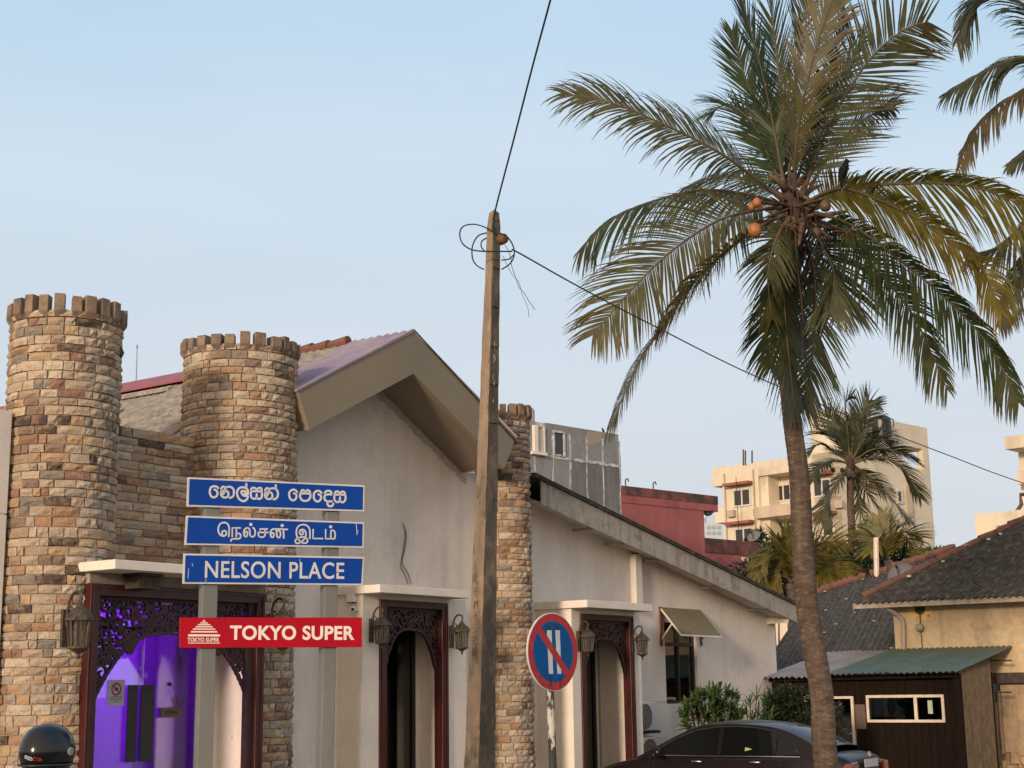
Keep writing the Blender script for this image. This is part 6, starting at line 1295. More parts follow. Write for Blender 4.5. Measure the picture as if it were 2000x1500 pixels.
for (x0, x1, y0, y1) in ((1390, 1413, 914, 948), (1396, 1416, 993, 1020)):
    a = apx(x0, y0, .02); b = apx(x1, y1, .02); mb = MB(); mb.pbox(A1, a[0], b[0], b[1], a[1], -3, .01); obj('side_balcony', mb, M['apt'], apt)
for (zt_, zb_), yb in zip(lz, (1, 1, 1)):
    mb = MB(); hh = (zt_ - zb_); mb.pbox(A1, lu0 - .1, lu1 + .1, zb_ - .35 * hh, zb_ + .02, .001, .45); obj('balcony_parapet', mb, M['apt_edge'], apt)
    mb = MB(); mb.pbox(A1, lu0, lu0 + .7, zb_, zt_, -1.6, -.25); obj('loggia_side', mb, M['apt'], apt)
def win(pl, x0, x1, y0, y1, o, n, par, shade=True, glass='apt_glass', fr='apt_frame', t=.12):
    a = pl.at(x0, (y0 + y1) / 2, o); b = pl.at(x1, (y0 + y1) / 2, o); z1 = pl.at((x0 + x1) / 2, y0, o)[1]; z0 = pl.at((x0 + x1) / 2, y1, o)[1]; u0, u1 = min(a[0], b[0]), max(a[0], b[0])
    m1 = MB(); f = t
    m1.pbox(pl, u0 - f * .4, u1 + f * .4, z0 - f * .4, z0 + f * .5, o + .002, o + .10); m1.pbox(pl, u0 - f * .4, u1 + f * .4, z1 - f * .5, z1 + f * .4, o + .002, o + .10)
    for k in range(n + 1): uu = u0 + (u1 - u0) * k / n; m1.pbox(pl, uu - f / 2, uu + f / 2, z0 + f * .5, z1 - f * .5, o + .002, o + .09)
    w_ = obj('window', m1, M[fr], par)
    m2 = MB()
    for k in range(n): mq = MB(); mq.pbox(pl, u0 + (u1 - u0) * k / n + f / 2, u0 + (u1 - u0) * (k + 1) / n - f / 2, z0 + f * .5, z1 - f * .5, o + .003, o + .04); obj('pane', mq, M[glass], w_)
    if shade: m3 = MB(); m3.pbox(pl, u0 - .5, u1 + .35, z1 + .3, z1 + .5, o + .002, o + .75); obj('sunshade', m3, M['apt_red'], par)
for q in ((1434, 1466, 956, 988, 0, 2, True), (1437, 1470, 1032, 1061, 0, 2, True), (1440, 1472, 1105, 1135, 0, 2, True), (1503, 1545, 948, 979, -1.6, 3, False), (1508, 1551, 1026, 1056, -1.6, 3, False), (1512, 1555, 1100, 1130, -1.6, 3, False), (1590, 1623, 937, 969, 0, 2, True), (1608, 1629, 1014, 1047, 0, 1, True), (1610, 1630, 1088, 1118, 0, 1, True)):
    win(A1, q[0], q[1], q[2], q[3], q[4], q[5], apt, q[6])
for q in ((1752, 1761, 958, 982), (1700, 1712, 1012, 1046), (1756, 1764, 1035, 1060)): win(A2, *q, 0, 1, apt, False, t=.2)
mb = MB(); a = apx(1765, 950, 0, A2)[0]; mb.pbox(A2, a, a + .8, 0, zq - 1.5, .001, .18); obj('downpipe_casing', mb, M['apt_edge'], apt)
mb = MB(); c = atY(1721, 830, 108); mb.lathe([(.72, -.3), (.72, .9), (.6, 1.15), (.2, 1.25)], c + Vector((0, 0, -.6)), 18); tag(obj('water_tank', mb, M['black']), 'black round water tank on top of the apartment block', 'water tank')
for xx in (1419, 1476): a = apx(xx, 1000)[0]; mb = MB(); mb.tube([A1.W(a, .12, 0), A1.W(a, .12, zP - .5)], .06, 6); obj('drain_pipe', mb, M['apt_edge'], apt)
a = apx(1455, 1000)[0]; mb = MB(); mb.tube([A1.W(a, .9, zP - 1), A1.W(a + .1, .9, 4)], .025, 5); obj('hanging_wire', mb, M['black'], apt)
for x_, y_ in ((1427, 1003), (1478, 1000), (1638, 985)): q = apx(x_, y_, .3); mb = MB(); mb.pbox(A1, q[0] - .3, q[0] + .3, q[1] - .25, q[1] + .25, .002, .35); obj('cooling_unit', mb, M['apt_edge'], apt)
for x, y0, y1 in ((1452, 878, 909), (1456, 880, 909), (1469, 880, 905)):
    p, q = atY(x, y1, 106), atY(x, y0, 106); mb = MB(); mb.tube([p, q], .06, 5); obj('roof_rod', mb, M['iron'], apt)
mb = MB(); p = atY(1690, 826, 108)
mb.tube([atY(1745, 834, 107), atY(1745, 820, 107), atY(1733, 815, 107)], .05, 5); obj('roof_rail', mb, M['iron'], apt)
# block at the right edge
F1 = Plane(atY(1990, 1000, 88).to_2d(), -44); fb = thing('apartment_block', (F1.O.x + 4, F1.O.y, 0), 'cream building at the right edge with jutting balcony slabs', 'building')
def fbx(x0, y0, x1, y1, o0, o1, nm='balcony'):
    a = F1.at(x0, (y0 + y1) / 2, o1); b = F1.at(x1, (y0 + y1) / 2, o1); z1 = F1.at(x0, y0, o1)[1]; z0 = F1.at(x0, y1, o1)[1]; mb = MB(); mb.pbox(F1, a[0], b[0], z0, z1, o0, o1); obj(nm, mb, M['apt'], fb)
fbx(1962, 853, 2080, 878, -5, 1.2, 'roof_slab'); fbx(1997, 878, 2080, 1100, -5, -.5, 'body'); fbx(1986, 920, 2080, 946, -4, .6); fbx(1905, 1004, 2090, 1049, -6, 2.2, 'terrace_parapet')
mb = MB(); a = F1.at(1940, 1060, 0); b = F1.at(2080, 1060, 0); mb.pbox(F1, a[0], b[0], 0, F1.at(1940, 1049, 0)[1], -6, 0); obj('lower_wall', mb, M['apt_edge'], fb)
mb = MB(); a = atY(1986, 999, 86); b = atY(1995, 985, 86); c = atY(1993, 966, 86); mb.tube([a, b, c, c + Vector((1.5, 0, 0))], .12, 6); obj('stair_rail', mb, M['iron'], fb)
# pink stained wall building
M['pink'] = mat('stained_pink_wall', (.33, .095, .095), .9, (.28, .085, .085), .7, fine=.05, streak=((.46, .22, .20), .4, 2.2), grime=((.12, .05, .045), .5, .7))
M['pink_top'] = mat('mouldy_pink_parapet', (.24, .075, .07), .95, (.06, .035, .03), .9, mixr=(.38, .56), streak=((.05, .035, .03), .95, 2.0), grime=((.05, .04, .035), .95, 1.0))
PK = Plane(atY(1300, 1000, 52).to_2d(), 42); pkb = thing('pink_building', PK.W(0, -2, 0), 'faded pink building with black mouldy parapet beyond the long eave', 'building')
zt0 = PK.at(1212, 948, 0); zt1 = PK.at(1400, 970, 0); zz = (zt0[1] + zt1[1]) / 2; zb0 = PK.at(1390, 999, 0)[1]; zm0 = PK.at(1300, 975, 0)[1]
mb = MB(); mb.pbox(PK, zt0[0] - 4, zt1[0], zm0, zz, -6, .05); obj('parapet', mb, M['pink_top'], pkb)
mb = MB(); mb.pbox(PK, zt0[0] - 4, zt1[0] - .001, zb0, zm0, -6, .03); mb.pbox(PK, zt0[0] - 4, PK.at(1376, 1040, 0)[0], 0, zb0, -6, 0); obj('wall', mb, M['pink'], pkb)
a = PK.at(1376, 1050, 0)[0]; b = PK.at(1505, 1070, 0)[0]; z1 = PK.at(1440, 1056, 0)[1]; z0 = PK.at(1440, 1083, 0)[1]
mb = MB(); mb.pbox(PK, a, b, z0, z1, -6, .04); obj('low_parapet', mb, M['pink_top'], pkb)
mb = MB(); mb.pbox(PK, a, b - .02, 0, z0, -6, 0); obj('low_wall', mb, M['pink'], pkb)
win(PK, 1449, 1457, 1090, 1105, 0, 1, pkb, False, t=.06)
mb = MB(); c = PK.at(1376, 1002, .1); mb.tube(smooth_pts([PK.W(c[0], .1, c[1]), PK.W(c[0] + .15, .12, c[1] - .06), PK.W(c[0] + .35, .12, c[1] + .02), PK.W(c[0] + .4, .12, c[1] + .12)], 3), .05, 6); obj('pipe_bend', mb, M['black'], pkb)
for x in (1222, 1276): c = PK.at(x, 950, .1); mb = MB(); mb.tube([PK.W(c[0], .1, zz), PK.W(c[0], .1, zz + .2), PK.W(c[0] + .1, .1, zz + .25), PK.W(c[0] + .15, .1, zz + .15)], .025, 5); obj('rod_stub', mb, M['iron'], pkb)
# grey panel clad building
M['slab'] = mat('grey_cement_panel', (.22, .215, .21), .7, (.28, .275, .26), .8, fine=.05, streak=((.32, .32, .32), .5, 2.5), grime=((.11, .11, .11), .5, 1.2))
M['slabdark'] = mat('dark_cement_panel', (.13, .13, .13), .75, (.17, .17, .165), 1, streak=((.27, .27, .27), .55, 3.5), grime=((.08, .08, .08), .5, 1.5))
M['joint'] = mat('white_joint', (.62, .60, .57), .9, (.24, .24, .23), 6)
M['peach'] = mat('bare_cement_patch', (.33, .27, .225), .9)
GP = Plane(atY(1120, 900, 40).to_2d(), 45); gb = thing('panel_building', GP.W(0, -2, 0), 'grey cement panel building with white joints behind the slim tower', 'building')
ux = [GP.at(x, 880, 0)[0] for x in (1010, 1043, 1078, 1112, 1144, 1176, 1208)]
zT = (GP.at(1060, 824, 0)[1] + GP.at(1200, 849, 0)[1]) / 2; zM = (GP.at(1060, 888, 0)[1] + GP.at(1200, 911, 0)[1]) / 2; g_ = .045
mb = MB(); mb.pbox(GP, ux[0] - 3, ux[-1], 0, zT - .01, -6, 0); obj('body', mb, M['joint'], gb)
rg = random.Random(31)
for xx in ux[1:]:
    P_ = [(xx + rg.uniform(-.02, .02), zM - 2.6 + k * .3) for k in range(int((zT - zM + 2.6) / .3) + 1)]; mb = MB(); mb.ribbon(GP, P_, [rg.uniform(.03, .075) for _ in P_], .0305, .036); obj('white_joint', mb, M['joint'], gb)
P_ = [(ux[0] + k * (ux[-1] - ux[0]) / 30, zM + rg.uniform(-.02, .02)) for k in range(31)]; mb = MB(); mb.ribbon(GP, P_, [rg.uniform(.05, .10) for _ in P_], .037, .042); obj('white_joint', mb, M['joint'], gb)
for i in range(6):
    m_ = M['slab']
    if i != 1 and i != 2:
        mb = MB(); mb.pbox(GP, ux[i] + g_ * .5, ux[i + 1] - g_ * .5, zM + g_ * .6, zT, .001, .03); obj('panel', mb, m_, gb)
    z1 = zM - g_ * .6; z0 = z1 - 2.6; mb = MB(); mb.pbox(GP, ux[i] + g_ * .3, ux[i + 1] - g_ * .3, z0, z1, .001, .03); obj('panel', mb, M['slabdark'] if i > 2 else M['slab'], gb)
a = GP.at(1061, 850)[0]; mb = MB(); mb.pbox(GP, ux[1] - .05, a + .03, zM + .05, GP.at(1050, 834)[1], .001, .05); mb.pbox(GP, a + .06, GP.at(1078, 850)[0], zM + .05, zT, .001, .03)
obj('panel', mb, M['slab'], gb)
mb = MB(); mb.pbox(GP, GP.at(1046, 860)[0], GP.at(1058, 860)[0], zM + .08, GP.at(1050, 834)[1] - .05, .051, .065); obj('window_panel', mb, mat('cream_blind', (.50, .46, .38), .6), gb)
mb = MB(); mb.pbox(GP, GP.at(1038, 860)[0], GP.at(1045, 860)[0], zM + .0, GP.at(1045, 832)[1], .03, .12); mb.pbox(GP, GP.at(1033, 860)[0], GP.at(1062, 860)[0], zM - .02, zM + .06, .03, .14); mb.pbox(GP, GP.at(1058.5, 860)[0], GP.at(1061, 860)[0], zM + .0, GP.at(1045, 832)[1], .051, .08); obj('window_frame', mb, M['trim'], gb)
x0, x1 = GP.at(1081, 868)[0], GP.at(1099, 868)[0]; z1, z0 = GP.at(1090, 846)[1], GP.at(1090, 888)[1]
mb = MB(); mb.pbox(GP, GP.at(1079, 850)[0], GP.at(1112, 850)[0] - .02, z1 + .05, zT, .001, .03); mb.pbox(GP, x1 + .06, GP.at(1112, 850)[0] - .02, zM + .03, z1 + .05, .001, .03); obj('panel', mb, M['slab'], gb)
mb = MB(); mb.pbox(GP, x0, x1, z0, z1, .002, .012); obj('window_pane', mb, M['apt_glass'], gb)
mb = MB(); mb.pbox(GP, x0 - .05, x0, z0, z1, .002, .06); mb.pbox(GP, x1, x1 + .05, z0, z1, .002, .06); mb.pbox(GP, x0 - .05, x1 + .05, z1, z1 + .05, .002, .06); mb.pbox(GP, x0 - .05, x1 + .05, z0 - .05, z0, .002, .06); obj('window_frame', mb, M['joint'], gb)
mb = MB(); c = [GP.at(x, y) for x, y in ((1145, 842), (1174, 847), (1174, 862), (1150, 870), (1145, 868))]; mb.prism(GP, [(a, min(b, zT)) for a, b in c], .0305, .034); obj('bare_patch', mb, M['peach'], gb)
mb = MB(); c = atY(1037, 815, 39.5); mb.lathe([(.10, -.6), (.10, .18), (.05, .26)], c, 12); obj('chimney_pipe', mb, M['peach'], gb)
bird(1178, 846, 41.5, 11, False, 'tiny dark bird perched on the grey panel building edge', 'small_bird')
# far things on the left
M['far_grey'] = mat('far_grey_wall', (.30, .32, .34), .9, fine=.02); M['far_haze'] = mat('haze_tinted_far_wall', (.42, .47, .55), .9, fine=.02)  # second wall: distance haze put into its pale blue colour
th = thing('far_building', (atY(262, 790, 90).x, 90, 0), 'distant grey roof parapet seen between the two left towers', 'building')
def fbox(x0, x1, y0, Y, dep, m, nm, par):
    a, b = atY(x0, y0, Y), atY(x1, y0, Y); mb = MB(); mb.box((a.x, Y, 0), (b.x, Y + dep, a.z)); obj(nm, mb, M[m], par)
fbox(200, 262, 775, 90, 5, 'far_grey', 'parapet', th); fbox(264, 275, 772, 89, 2, 'apt', 'stair_head', th); fbox(275, 340, 776, 91, 5, 'far_grey', 'parapet', th)
dish(258, 770, 89, .22, 'tiny satellite dish on the distant grey parapet', (.5, -.6, .5), 'far_grey')
mb = MB(); p, q = atY(265, 780, 88), atY(268, 674, 88); mb.tube([p, q], [.06, .025], 6); mb.lathe([(.06, -.1), (.06, .1)], q + Vector((0, 0, -.1)), 6); tag(obj('antenna_mast', mb, M['far_grey']), 'thin tall antenna mast rising between the two left towers', 'antenna')
th = thing('far_building', (atY(1393, 1040, 420).x, 420, 0), 'white building far off, tinted pale blue for haze, between pink and cream buildings', 'building')
fbox(1360, 1412, 1022, 420, 20, 'far_haze', 'body', th); fbox(1380, 1404, 1008, 425, 15, 'far_haze', 'upper_floor', th)
for i in range(3):
    for j in range(2):
        a, b = atY(1381 + 10 * i, 1027 + j * 11, 419.9), atY(1388 + 10 * i, 1033 + j * 11, 419.9); mb = MB(); mb.box((a.x, 419.8, b.z), (b.x, 419.99, a.z)); obj('window', mb, M['far_grey'], th)
LP = Plane(atY(14, 1000, 16.7).to_2d(), 54.4); th = thing('neighbour_wall', LP.W(-.5, -.2, 0), 'plain pinkish white wall at the left edge beside the tall tower', 'wall')
ul = LP.at(22, 850, 0)[0]; zt_ = LP.at(10, 801, 0)[1]; zj = LP.at(5, 1004, 0)[1]
mb = MB(); mb.pbox(LP, ul - 3, ul, zj + .006, zt_, -.3, 0); mb.pbox(LP, ul - 3, ul, 0, zj - .006, -.3, 0); mb.pbox(LP, ul - 3, ul - .01, zj - .006, zj + .006, -.29, -.012); obj('wall_face', mb, M['render'], th, bevel=.012)
mb = MB(); p, q = atY(1712, 1118, 43), atY(1711, 1050, 43); mb.tube([Vector((p.x, 43, 0)), p, q], .075, 8); tag(obj('vent_pipe', mb, M['framewood']), 'pale upright vent pipe before the green palms', 'pipe')

# ---------------------------------------------------------------- plants in front of the wing wall
def rosette_bush(name, loc, label, tips, nl, ll, lw, mleaf, seed, up=.5, group='shrubs by the wing wall'):
    rg = random.Random(seed); th = thing(name, loc, label, 'shrub', group); st = MB(); lf = MB(); b0 = Vector(loc)
    for x, y, Y in tips:
        c = atY(x, y, Y); m_ = b0.lerp(c, .55) + Vector((rg.uniform(-.08, .08), rg.uniform(-.08, .08), 0)); st.tube([b0, m_, c], [.022, .014, .008], 5); ax = (c - b0 + Vector((0, 0, .3))).normalized()
        for k in range(nl):
            a = rg.uniform(0, 6.283); e = rg.uniform(-.35, 1.35); x_ = ax.cross(Vector((0, 1, 0))).normalized(); y_ = ax.cross(x_); d_ = (x_ * math.cos(a) * math.cos(e) + y_ * math.sin(a) * math.cos(e) + ax * (math.sin(e) + up * .4)).normalized(); l_ = ll * rg.uniform(.65, 1.15); q = c - ax * rg.uniform(0, .10); t_ = rg.uniform(0, .35); V = []; s_ = d_.cross(ax)
            if s_.length < .1: s_ = x_
            s_.normalize()
            for j in range(5):
                t = j / 4; ww = lw * (.35 + 2.2 * t * (1 - t) + .0) * (1 if j < 4 else .1); V += [q - s_ * ww / 2, q + s_ * ww / 2]; q = q + d_ * l_ / 4; d_ = (d_ + Vector((0, 0, -.16 * (1 + t)))).normalized()
            b = len(lf.v); lf.v += V
            for j in range(4): lf.f.append([b + 2 * j, b + 2 * j + 1, b + 2 * j + 3, b + 2 * j + 2]); lf.m.append(0); lf.a.append(t_)
    obj('stem', st, M['twig'], th); tag(obj('foliage', lf, M[mleaf], th, tint=True, fix=False), kind='stuff')
rg = random.Random(77)
yb = 28.0
tips = []
for i in range(58):
    a = rg.uniform(0, 6.28); r_ = rg.random() ** .5; x = 1388 + math.cos(a) * 60 * r_; y = 1392 + math.sin(a) * 42 * r_
    if y < 1392 - 44 * (1 - ((x - 1392) / 66) ** 2): y += 10
    tips.append((x, y, yb + rg.uniform(-.5, .5)))
tips += [(1405, 1345, yb), (1420, 1350, yb), (1365, 1362, yb), (1338, 1378, yb), (1433, 1358, yb + .2)]
rosette_bush('oleander_bush', (atY(1390, 1500, yb).x, yb, 0), 'bushy green shrub with long narrow leaves beside the black framed window', tips, 19, .25, .050, 'leafy', 78)
rosette_bush('spiky_shrub', (atY(1478, 1500, yb).x, yb + .3, 0), 'thin spiky shrub with arching narrow leaves against the wing wall', [(1478, 1360, yb), (1465, 1375, yb), (1492, 1372, yb), (1480, 1395, yb), (1468, 1402, yb), (1498, 1392, yb), (1459, 1392, yb), (1505, 1405, yb), (1485, 1412, yb)], 13, .32, .026, 'leafy', 79, 1.2)
shrub('dark_leaved_shrub', (atY(1550, 1500, 29).x, 29, 0), 'dark glossy leaved shrub behind the big palm trunk', 'shrub', [(*D_(1518, 1368, 29), .24), (*D_(1545, 1362, 29), .28), (*D_(1575, 1376, 29.2), .36), (*D_(1535, 1395, 29), .38), (*D_(1575, 1415, 29), .42), (*D_(1515, 1410, 29), .3), (*D_(1555, 1430, 29), .4), (*D_(1600, 1400, 29.5), .3)], 420, .12, 'leafdark', 80, (0, .4), 'shrubs by the wing wall')
shrub('dark_leaved_shrub', (atY(1630, 1500, 29).x, 29, 0), 'sparse dark shrub right of the big palm trunk', 'shrub', [(*D_(1632, 1385, 29.5), .14), (*D_(1638, 1420, 29.5), .2), (*D_(1625, 1410, 29.5), .2), (*D_(1640, 1440, 29.5), .18)], 120, .09, 'leafdark', 81, (0, .5), 'shrubs by the wing wall')

# ---------------------------------------------------------------- parked saloon car
CA = R_(34); cf = Vector((-math.cos(CA), math.sin(CA), 0)); cl_ = Vector((-math.sin(CA), -math.cos(CA), 0)); W2 = .85
CO = atY(1655, 1480, 22.3); CO = Vector((CO.x, CO.y, 0)) - cl_ * W2      # rear centre on the ground
def cp(x, y, z): return CO + cf * x + cl_ * y + Vector((0, 0, z * .975))
M['paint'] = mat('dark_maroon_metallic_paint', (.010, .006, .007), .32, (.009, .006, .007), 3, fine=0, metal=.0, coat=.2, spec=.2)
M['carglass'] = mat('tinted_car_glass', (.005, .006, .006), .03, fine=0, spec=.3)
M['chrome'] = mat('chrome', (.7, .68, .66), .15, metal=1, fine=0)
M['rubber'] = mat('tyre_rubber', (.02, .02, .02), .85, bump=.2)
M['taillight'] = mat('red_tail_light', (.16, .006, .008), .15, fine=0, coat=1)
car = thing('parked_car', CO + cf * 2.2, 'dark maroon saloon car parked behind the palm trunk, seen from its rear side', 'car')
ST = [(0.0, .60, .35, .78, .80), (.06, .72, .25, .95, .93), (.30, .80, .22, 1.03, 1.0), (.75, .835, .2, 1.035, .985), (1.2, .85, .2, 1.0, .965), (1.9, .855, .2, .97, .95), (2.6, .855, .2, .95, .94), (3.2, .85, .2, .955, .93), (3.5, .84, .2, .93, .90), (3.9, .81, .22, .86, .83), (4.25, .73, .25, .77, .74), (4.42, .60, .32, .66, .62), (4.47, .45, .40, .56, .55)]
mb = MB(); rows = []
for x, hw, zb_, zc, zs in ST:
    P = [(0, zb_), (hw * .85, zb_), (hw, zb_ + .18), (hw * 1.0, (zb_ + zs) / 2 + .05), (hw * .985, zs - .08), (hw * .93, zs), (hw * .6, zc - .008), (0, zc)]; rows.append([cp(x, y, z) for y, z in P] + [cp(x, -y, z) for y, z in P[-2:0:-1]])
n_ = len(rows[0]); V = [p for r_ in rows for p in r_]; F = [(i * n_ + k, i * n_ + (k + 1) % n_, (i + 1) * n_ + (k + 1) % n_, (i + 1) * n_ + k) for i in range(len(rows) - 1) for k in range(n_)]
F += [list(range(n_))[::-1], [(len(rows) - 1) * n_ + k for k in range(n_)]]; mb.add(V, F); obj('body', mb, M['paint'], car, smooth=True, subsurf=2)
# greenhouse: side outline points (x, z), leaning inwards as it rises
def gy(x, z): return .79 - max(0, z - .93) * .44 - max(0, abs(x - 2.0) - .8) ** 2 * .05
roofl = [(.42, 1.055), (.62, 1.15), (.85, 1.26), (1.08, 1.345), (1.4, 1.405), (1.8, 1.43), (2.2, 1.425), (2.55, 1.375), (2.85, 1.26), (3.1, 1.13), (3.35, 1.0), (3.5, .93)]
rl = smooth_pts(roofl, 4)
mb = MB()
for sgn in (1, -1):
    V = []; F = []
    for p in rl: V += [cp(p.x, sgn * gy(p.x, p.y), p.y), cp(p.x, sgn * gy(p.x, .9), .9)]
    for i in range(len(rl) - 1): F.append((2 * i, 2 * i + 1, 2 * i + 3, 2 * i + 2))
    mb.add(V, F)
obj('cabin_side', mb, M['paint'], car, smooth=True)
def crossrow(p, lift): return [cp(p.x, s * gy(p.x, p.y), p.y + lift * (1 - s * s) ** .8) for s in [-1 + k / 6 for k in range(13)]]
def loft(a, b, m, nm, lift=.055, dz=0, inset=1.0):
    sel = [p for p in rl if a - 1e-6 <= p.x <= b + 1e-6]; V = []
    for p in sel: V += [cp(p.x, s * gy(p.x, p.y) * inset, p.y + dz + lift * max(0, 1 - s * s) ** .8) for s in [-1 + k / 6 for k in range(13)]]
    F = [(i * 13 + k, i * 13 + k + 1, (i + 1) * 13 + k + 1, (i + 1) * 13 + k) for i in range(len(sel) - 1) for k in range(12)]; mm = MB(); mm.add(V, F); obj(nm, mm, m, car, smooth=True)
loft(.42, 3.5, M['paint'], 'roof'); loft(.50, 1.10, M['carglass'], 'rear_window', dz=.006, inset=.90); loft(2.56, 3.44, M['carglass'], 'windscreen', dz=.006, inset=.92)
def sidepane(poly, nm, m=M['carglass'], e=.006, both=True):
    for sgn in (1, -1):
        mb = MB(); P = [cp(x, sgn * (gy(x, z) + e), z) for x, z in poly]; c = sum(P, Vector()) / len(P); mb.add(P + [c], [(i, (i + 1) % len(P), len(P)) for i in range(len(P))]); obj(nm, mb, m, car)
zB = .965
sidepane([(2.14, zB), (3.18, zB + .01), (3.02, 1.10), (2.80, 1.215), (2.5, 1.33), (2.3, 1.368), (2.14, 1.375)], 'side_window')
sidepane([(1.16, zB), (2.06, zB), (2.06, 1.375), (1.8, 1.38), (1.45, 1.355), (1.22, 1.31), (1.16, 1.28)], 'side_window')
sidepane([(.80, zB + .02), (1.12, zB), (1.12, 1.26), (1.0, 1.20), (.86, 1.10)], 'quarter_window')
for sgn in (1, -1):
    mb = MB(); mb.tube([cp(x, sgn * (gy(x, zB) + .012), zB - .012) for x in (.76, 1.2, 2.0, 2.8, 3.22)], .008, 6); obj('chrome_strip', mb, M['chrome'], car)
    mb = MB(); mb.tube([cp(x, sgn * (gy(x, z) + .010), z) for x, z in ((.78, .98), (.86, 1.115), (1.02, 1.225), (1.22, 1.325), (1.5, 1.375), (1.8, 1.395), (2.15, 1.39), (2.5, 1.345), (2.82, 1.23), (3.05, 1.105), (3.22, .98))], .011, 6); obj('window_surround', mb, M['black'], car, smooth=True)
    for xx in (1.02, 2.10, 3.26): mb = MB(); mb.tube([cp(xx, sgn * .862, .30), cp(xx, sgn * .866, .6), cp(xx, sgn * .86, .82), cp(xx - .01, sgn * .845, .90), cp(xx - .01, sgn * .812, .945)], .004, 4); obj('door_gap', mb, M['black'], car)
    for xx in (1.45, 2.42): mb = MB(); mb.tube([cp(xx - .1, sgn * .858, .865), cp(xx - .07, sgn * .89, .87), cp(xx + .07, sgn * .89, .87), cp(xx + .1, sgn * .858, .865)], .014, 6); obj('door_handle', mb, M['chrome'], car, smooth=True)
    mb = MB(); mb.lathe([(.02, -.06), (.07, -.04), (.085, 0), (.07, .05), (.03, .07)], cp(3.02, sgn * .98, 1.0), 14, axis=cl_, sx=1.0, sy=.75); mb.bar(cp(3.05, sgn * .80, .97), cp(3.02, sgn * .95, .98), .05, .04); obj('wing_mirror', mb, M['paint'], car, smooth=True)
    for xx in (.85, 3.55):
        mb = MB(); mb.lathe([(.18, -.11), (.29, -.11), (.315, -.07), (.315, .07), (.29, .1), (.19, .11)], cp(xx, sgn * .76, .315), 28, axis=cl_ * sgn); wh = obj('wheel', mb, M['rubber'], car, smooth=True)
        mb = MB(); mb.lathe([(.19, .09), (.185, .06), (.06, .085), (.03, .1)], cp(xx, sgn * .76, .315), 20, axis=cl_ * sgn); obj('rim', mb, M['chrome'], wh)
    mb = MB(); mb.hexa([cp(x, sgn * y, z) for x, e in ((-.03, 0), (.10, .05)) for y, z in ((.50, .68), (.71 + e * 1.3, .68), (.70 + e * 1.3, .86), (.50, .88))]); obj('tail_light', mb, M['taillight'], car, bevel=.02)
mb = MB(); mb.hexa([cp(x, y, z) for x in (-.035, -.02) for y, z in ((-.26, .79), (.26, .79), (.26, .91), (-.26, .91))]); obj('number_plate', mb, M['sign_white'], car)
bc = cp(-.004, 0, .975); mb = MB(); xh = -cl_; zh = Vector((0, 0, 1)); ring = lambda a, b, oz=0: [bc + xh * math.cos(t) * a + zh * (math.sin(t) * b + oz) for t in [k * math.pi / 12 for k in range(25)]]
mb.tube(ring(.052, .036), .006, 5); mb.tube(ring(.018, .034), .004, 5); mb.tube(ring(.040, .014, .014), .004, 5); obj('badge', mb, M['chrome'], car)
mb = MB(); mb.pbox(HP, 0, .001, 0, .001, 0, .001); 
mb = MB(); mb.tube([cp(.55, -.25, 1.14), cp(.55, .25, 1.14)], .03, 8); obj('brake_light', mb, M['black'], car)
# seats and a small yellow pennant seen through the glass
mb = MB(); P = [cp(1.62, .70 + e, z) for e, z in ((.03, 1.03), (.03, 1.10))] + [cp(1.45, .73, 1.065)]; e_ = cl_ * .008; mb.add([cp(1.66, gy(1.66, 1.03) + .010, 1.03), cp(1.66, gy(1.66, 1.09) + .010, 1.09), cp(1.54, gy(1.54, 1.06) + .010, 1.06)], [(0, 1, 2)]); obj('window_sticker', mb, mat('pale_yellow_sticker', (.34, .38, .13), .6), car)
mb = MB(); mb.tube([CO + cf * .3, CO + cf * 4.2], .05, 4); 

# ---------------------------------------------------------------- person with a helmet at the lower left
hc = atY(92, 1480, 8.8); hr = .158
fwd = Vector((.45, .9, 0)).normalized(); sid = Vector((fwd.y, -fwd.x, 0))
ht = atY(92, 1413, 8.8).z; hc = Vector((hc.x, hc.y, ht - .165))
per = thing('person', (hc.x, hc.y, 0), 'person at lower left wearing a glossy black helmet with a small red and white mark', 'person')
vs_ = [(0, 0, .98), (0, -.01, 1.2), (0, -.02, 1.36), (0, 0, 1.44), (0, .01, 1.52), (.09, 0, .92), (.11, .02, .50), (.11, -.01, .09), (.11, .13, .04), (-.09, 0, .92), (-.11, .02, .50), (-.11, -.01, .09), (-.11, .13, .04), (.18, -.02, 1.38), (.24, .02, 1.12), (.26, .18, .92), (-.18, -.02, 1.38), (-.24, .02, 1.12), (-.26, .18, .92)]
ed = [(0, 1), (1, 2), (2, 3), (3, 4), (0, 5), (5, 6), (6, 7), (7, 8), (0, 9), (9, 10), (10, 11), (11, 12), (2, 13), (13, 14), (14, 15), (2, 16), (16, 17), (17, 18)]
rad_ = [.15, .13, .15, .065, .06, .10, .065, .045, .03, .10, .065, .045, .03, .07, .05, .035, .07, .05, .035]
k_ = (hc.z - .02) / 1.60; me = bpy.data.meshes.new('body'); me.from_pydata([(sid * x + fwd * y + Vector((0, 0, z)) * k_)[:] for x, y, z in vs_], ed, []); bo = bpy.data.objects.new('body', me); COL.objects.link(bo); bo.parent = per
md_ = bo.modifiers.new('skin', 'SKIN')
if not me.skin_vertices: me.skin_vertices.new()
for i, v in enumerate(me.skin_vertices[0].data): v.radius = (rad_[i] * 1.15, rad_[i] * (.85 if i < 3 else 1)); v.use_root = (i == 0)
bo.modifiers.new('sub', 'SUBSURF').render_levels = 2; me.materials.append(mat('dark_jacket_cloth', (.05, .05, .06), .85, bump=.2))
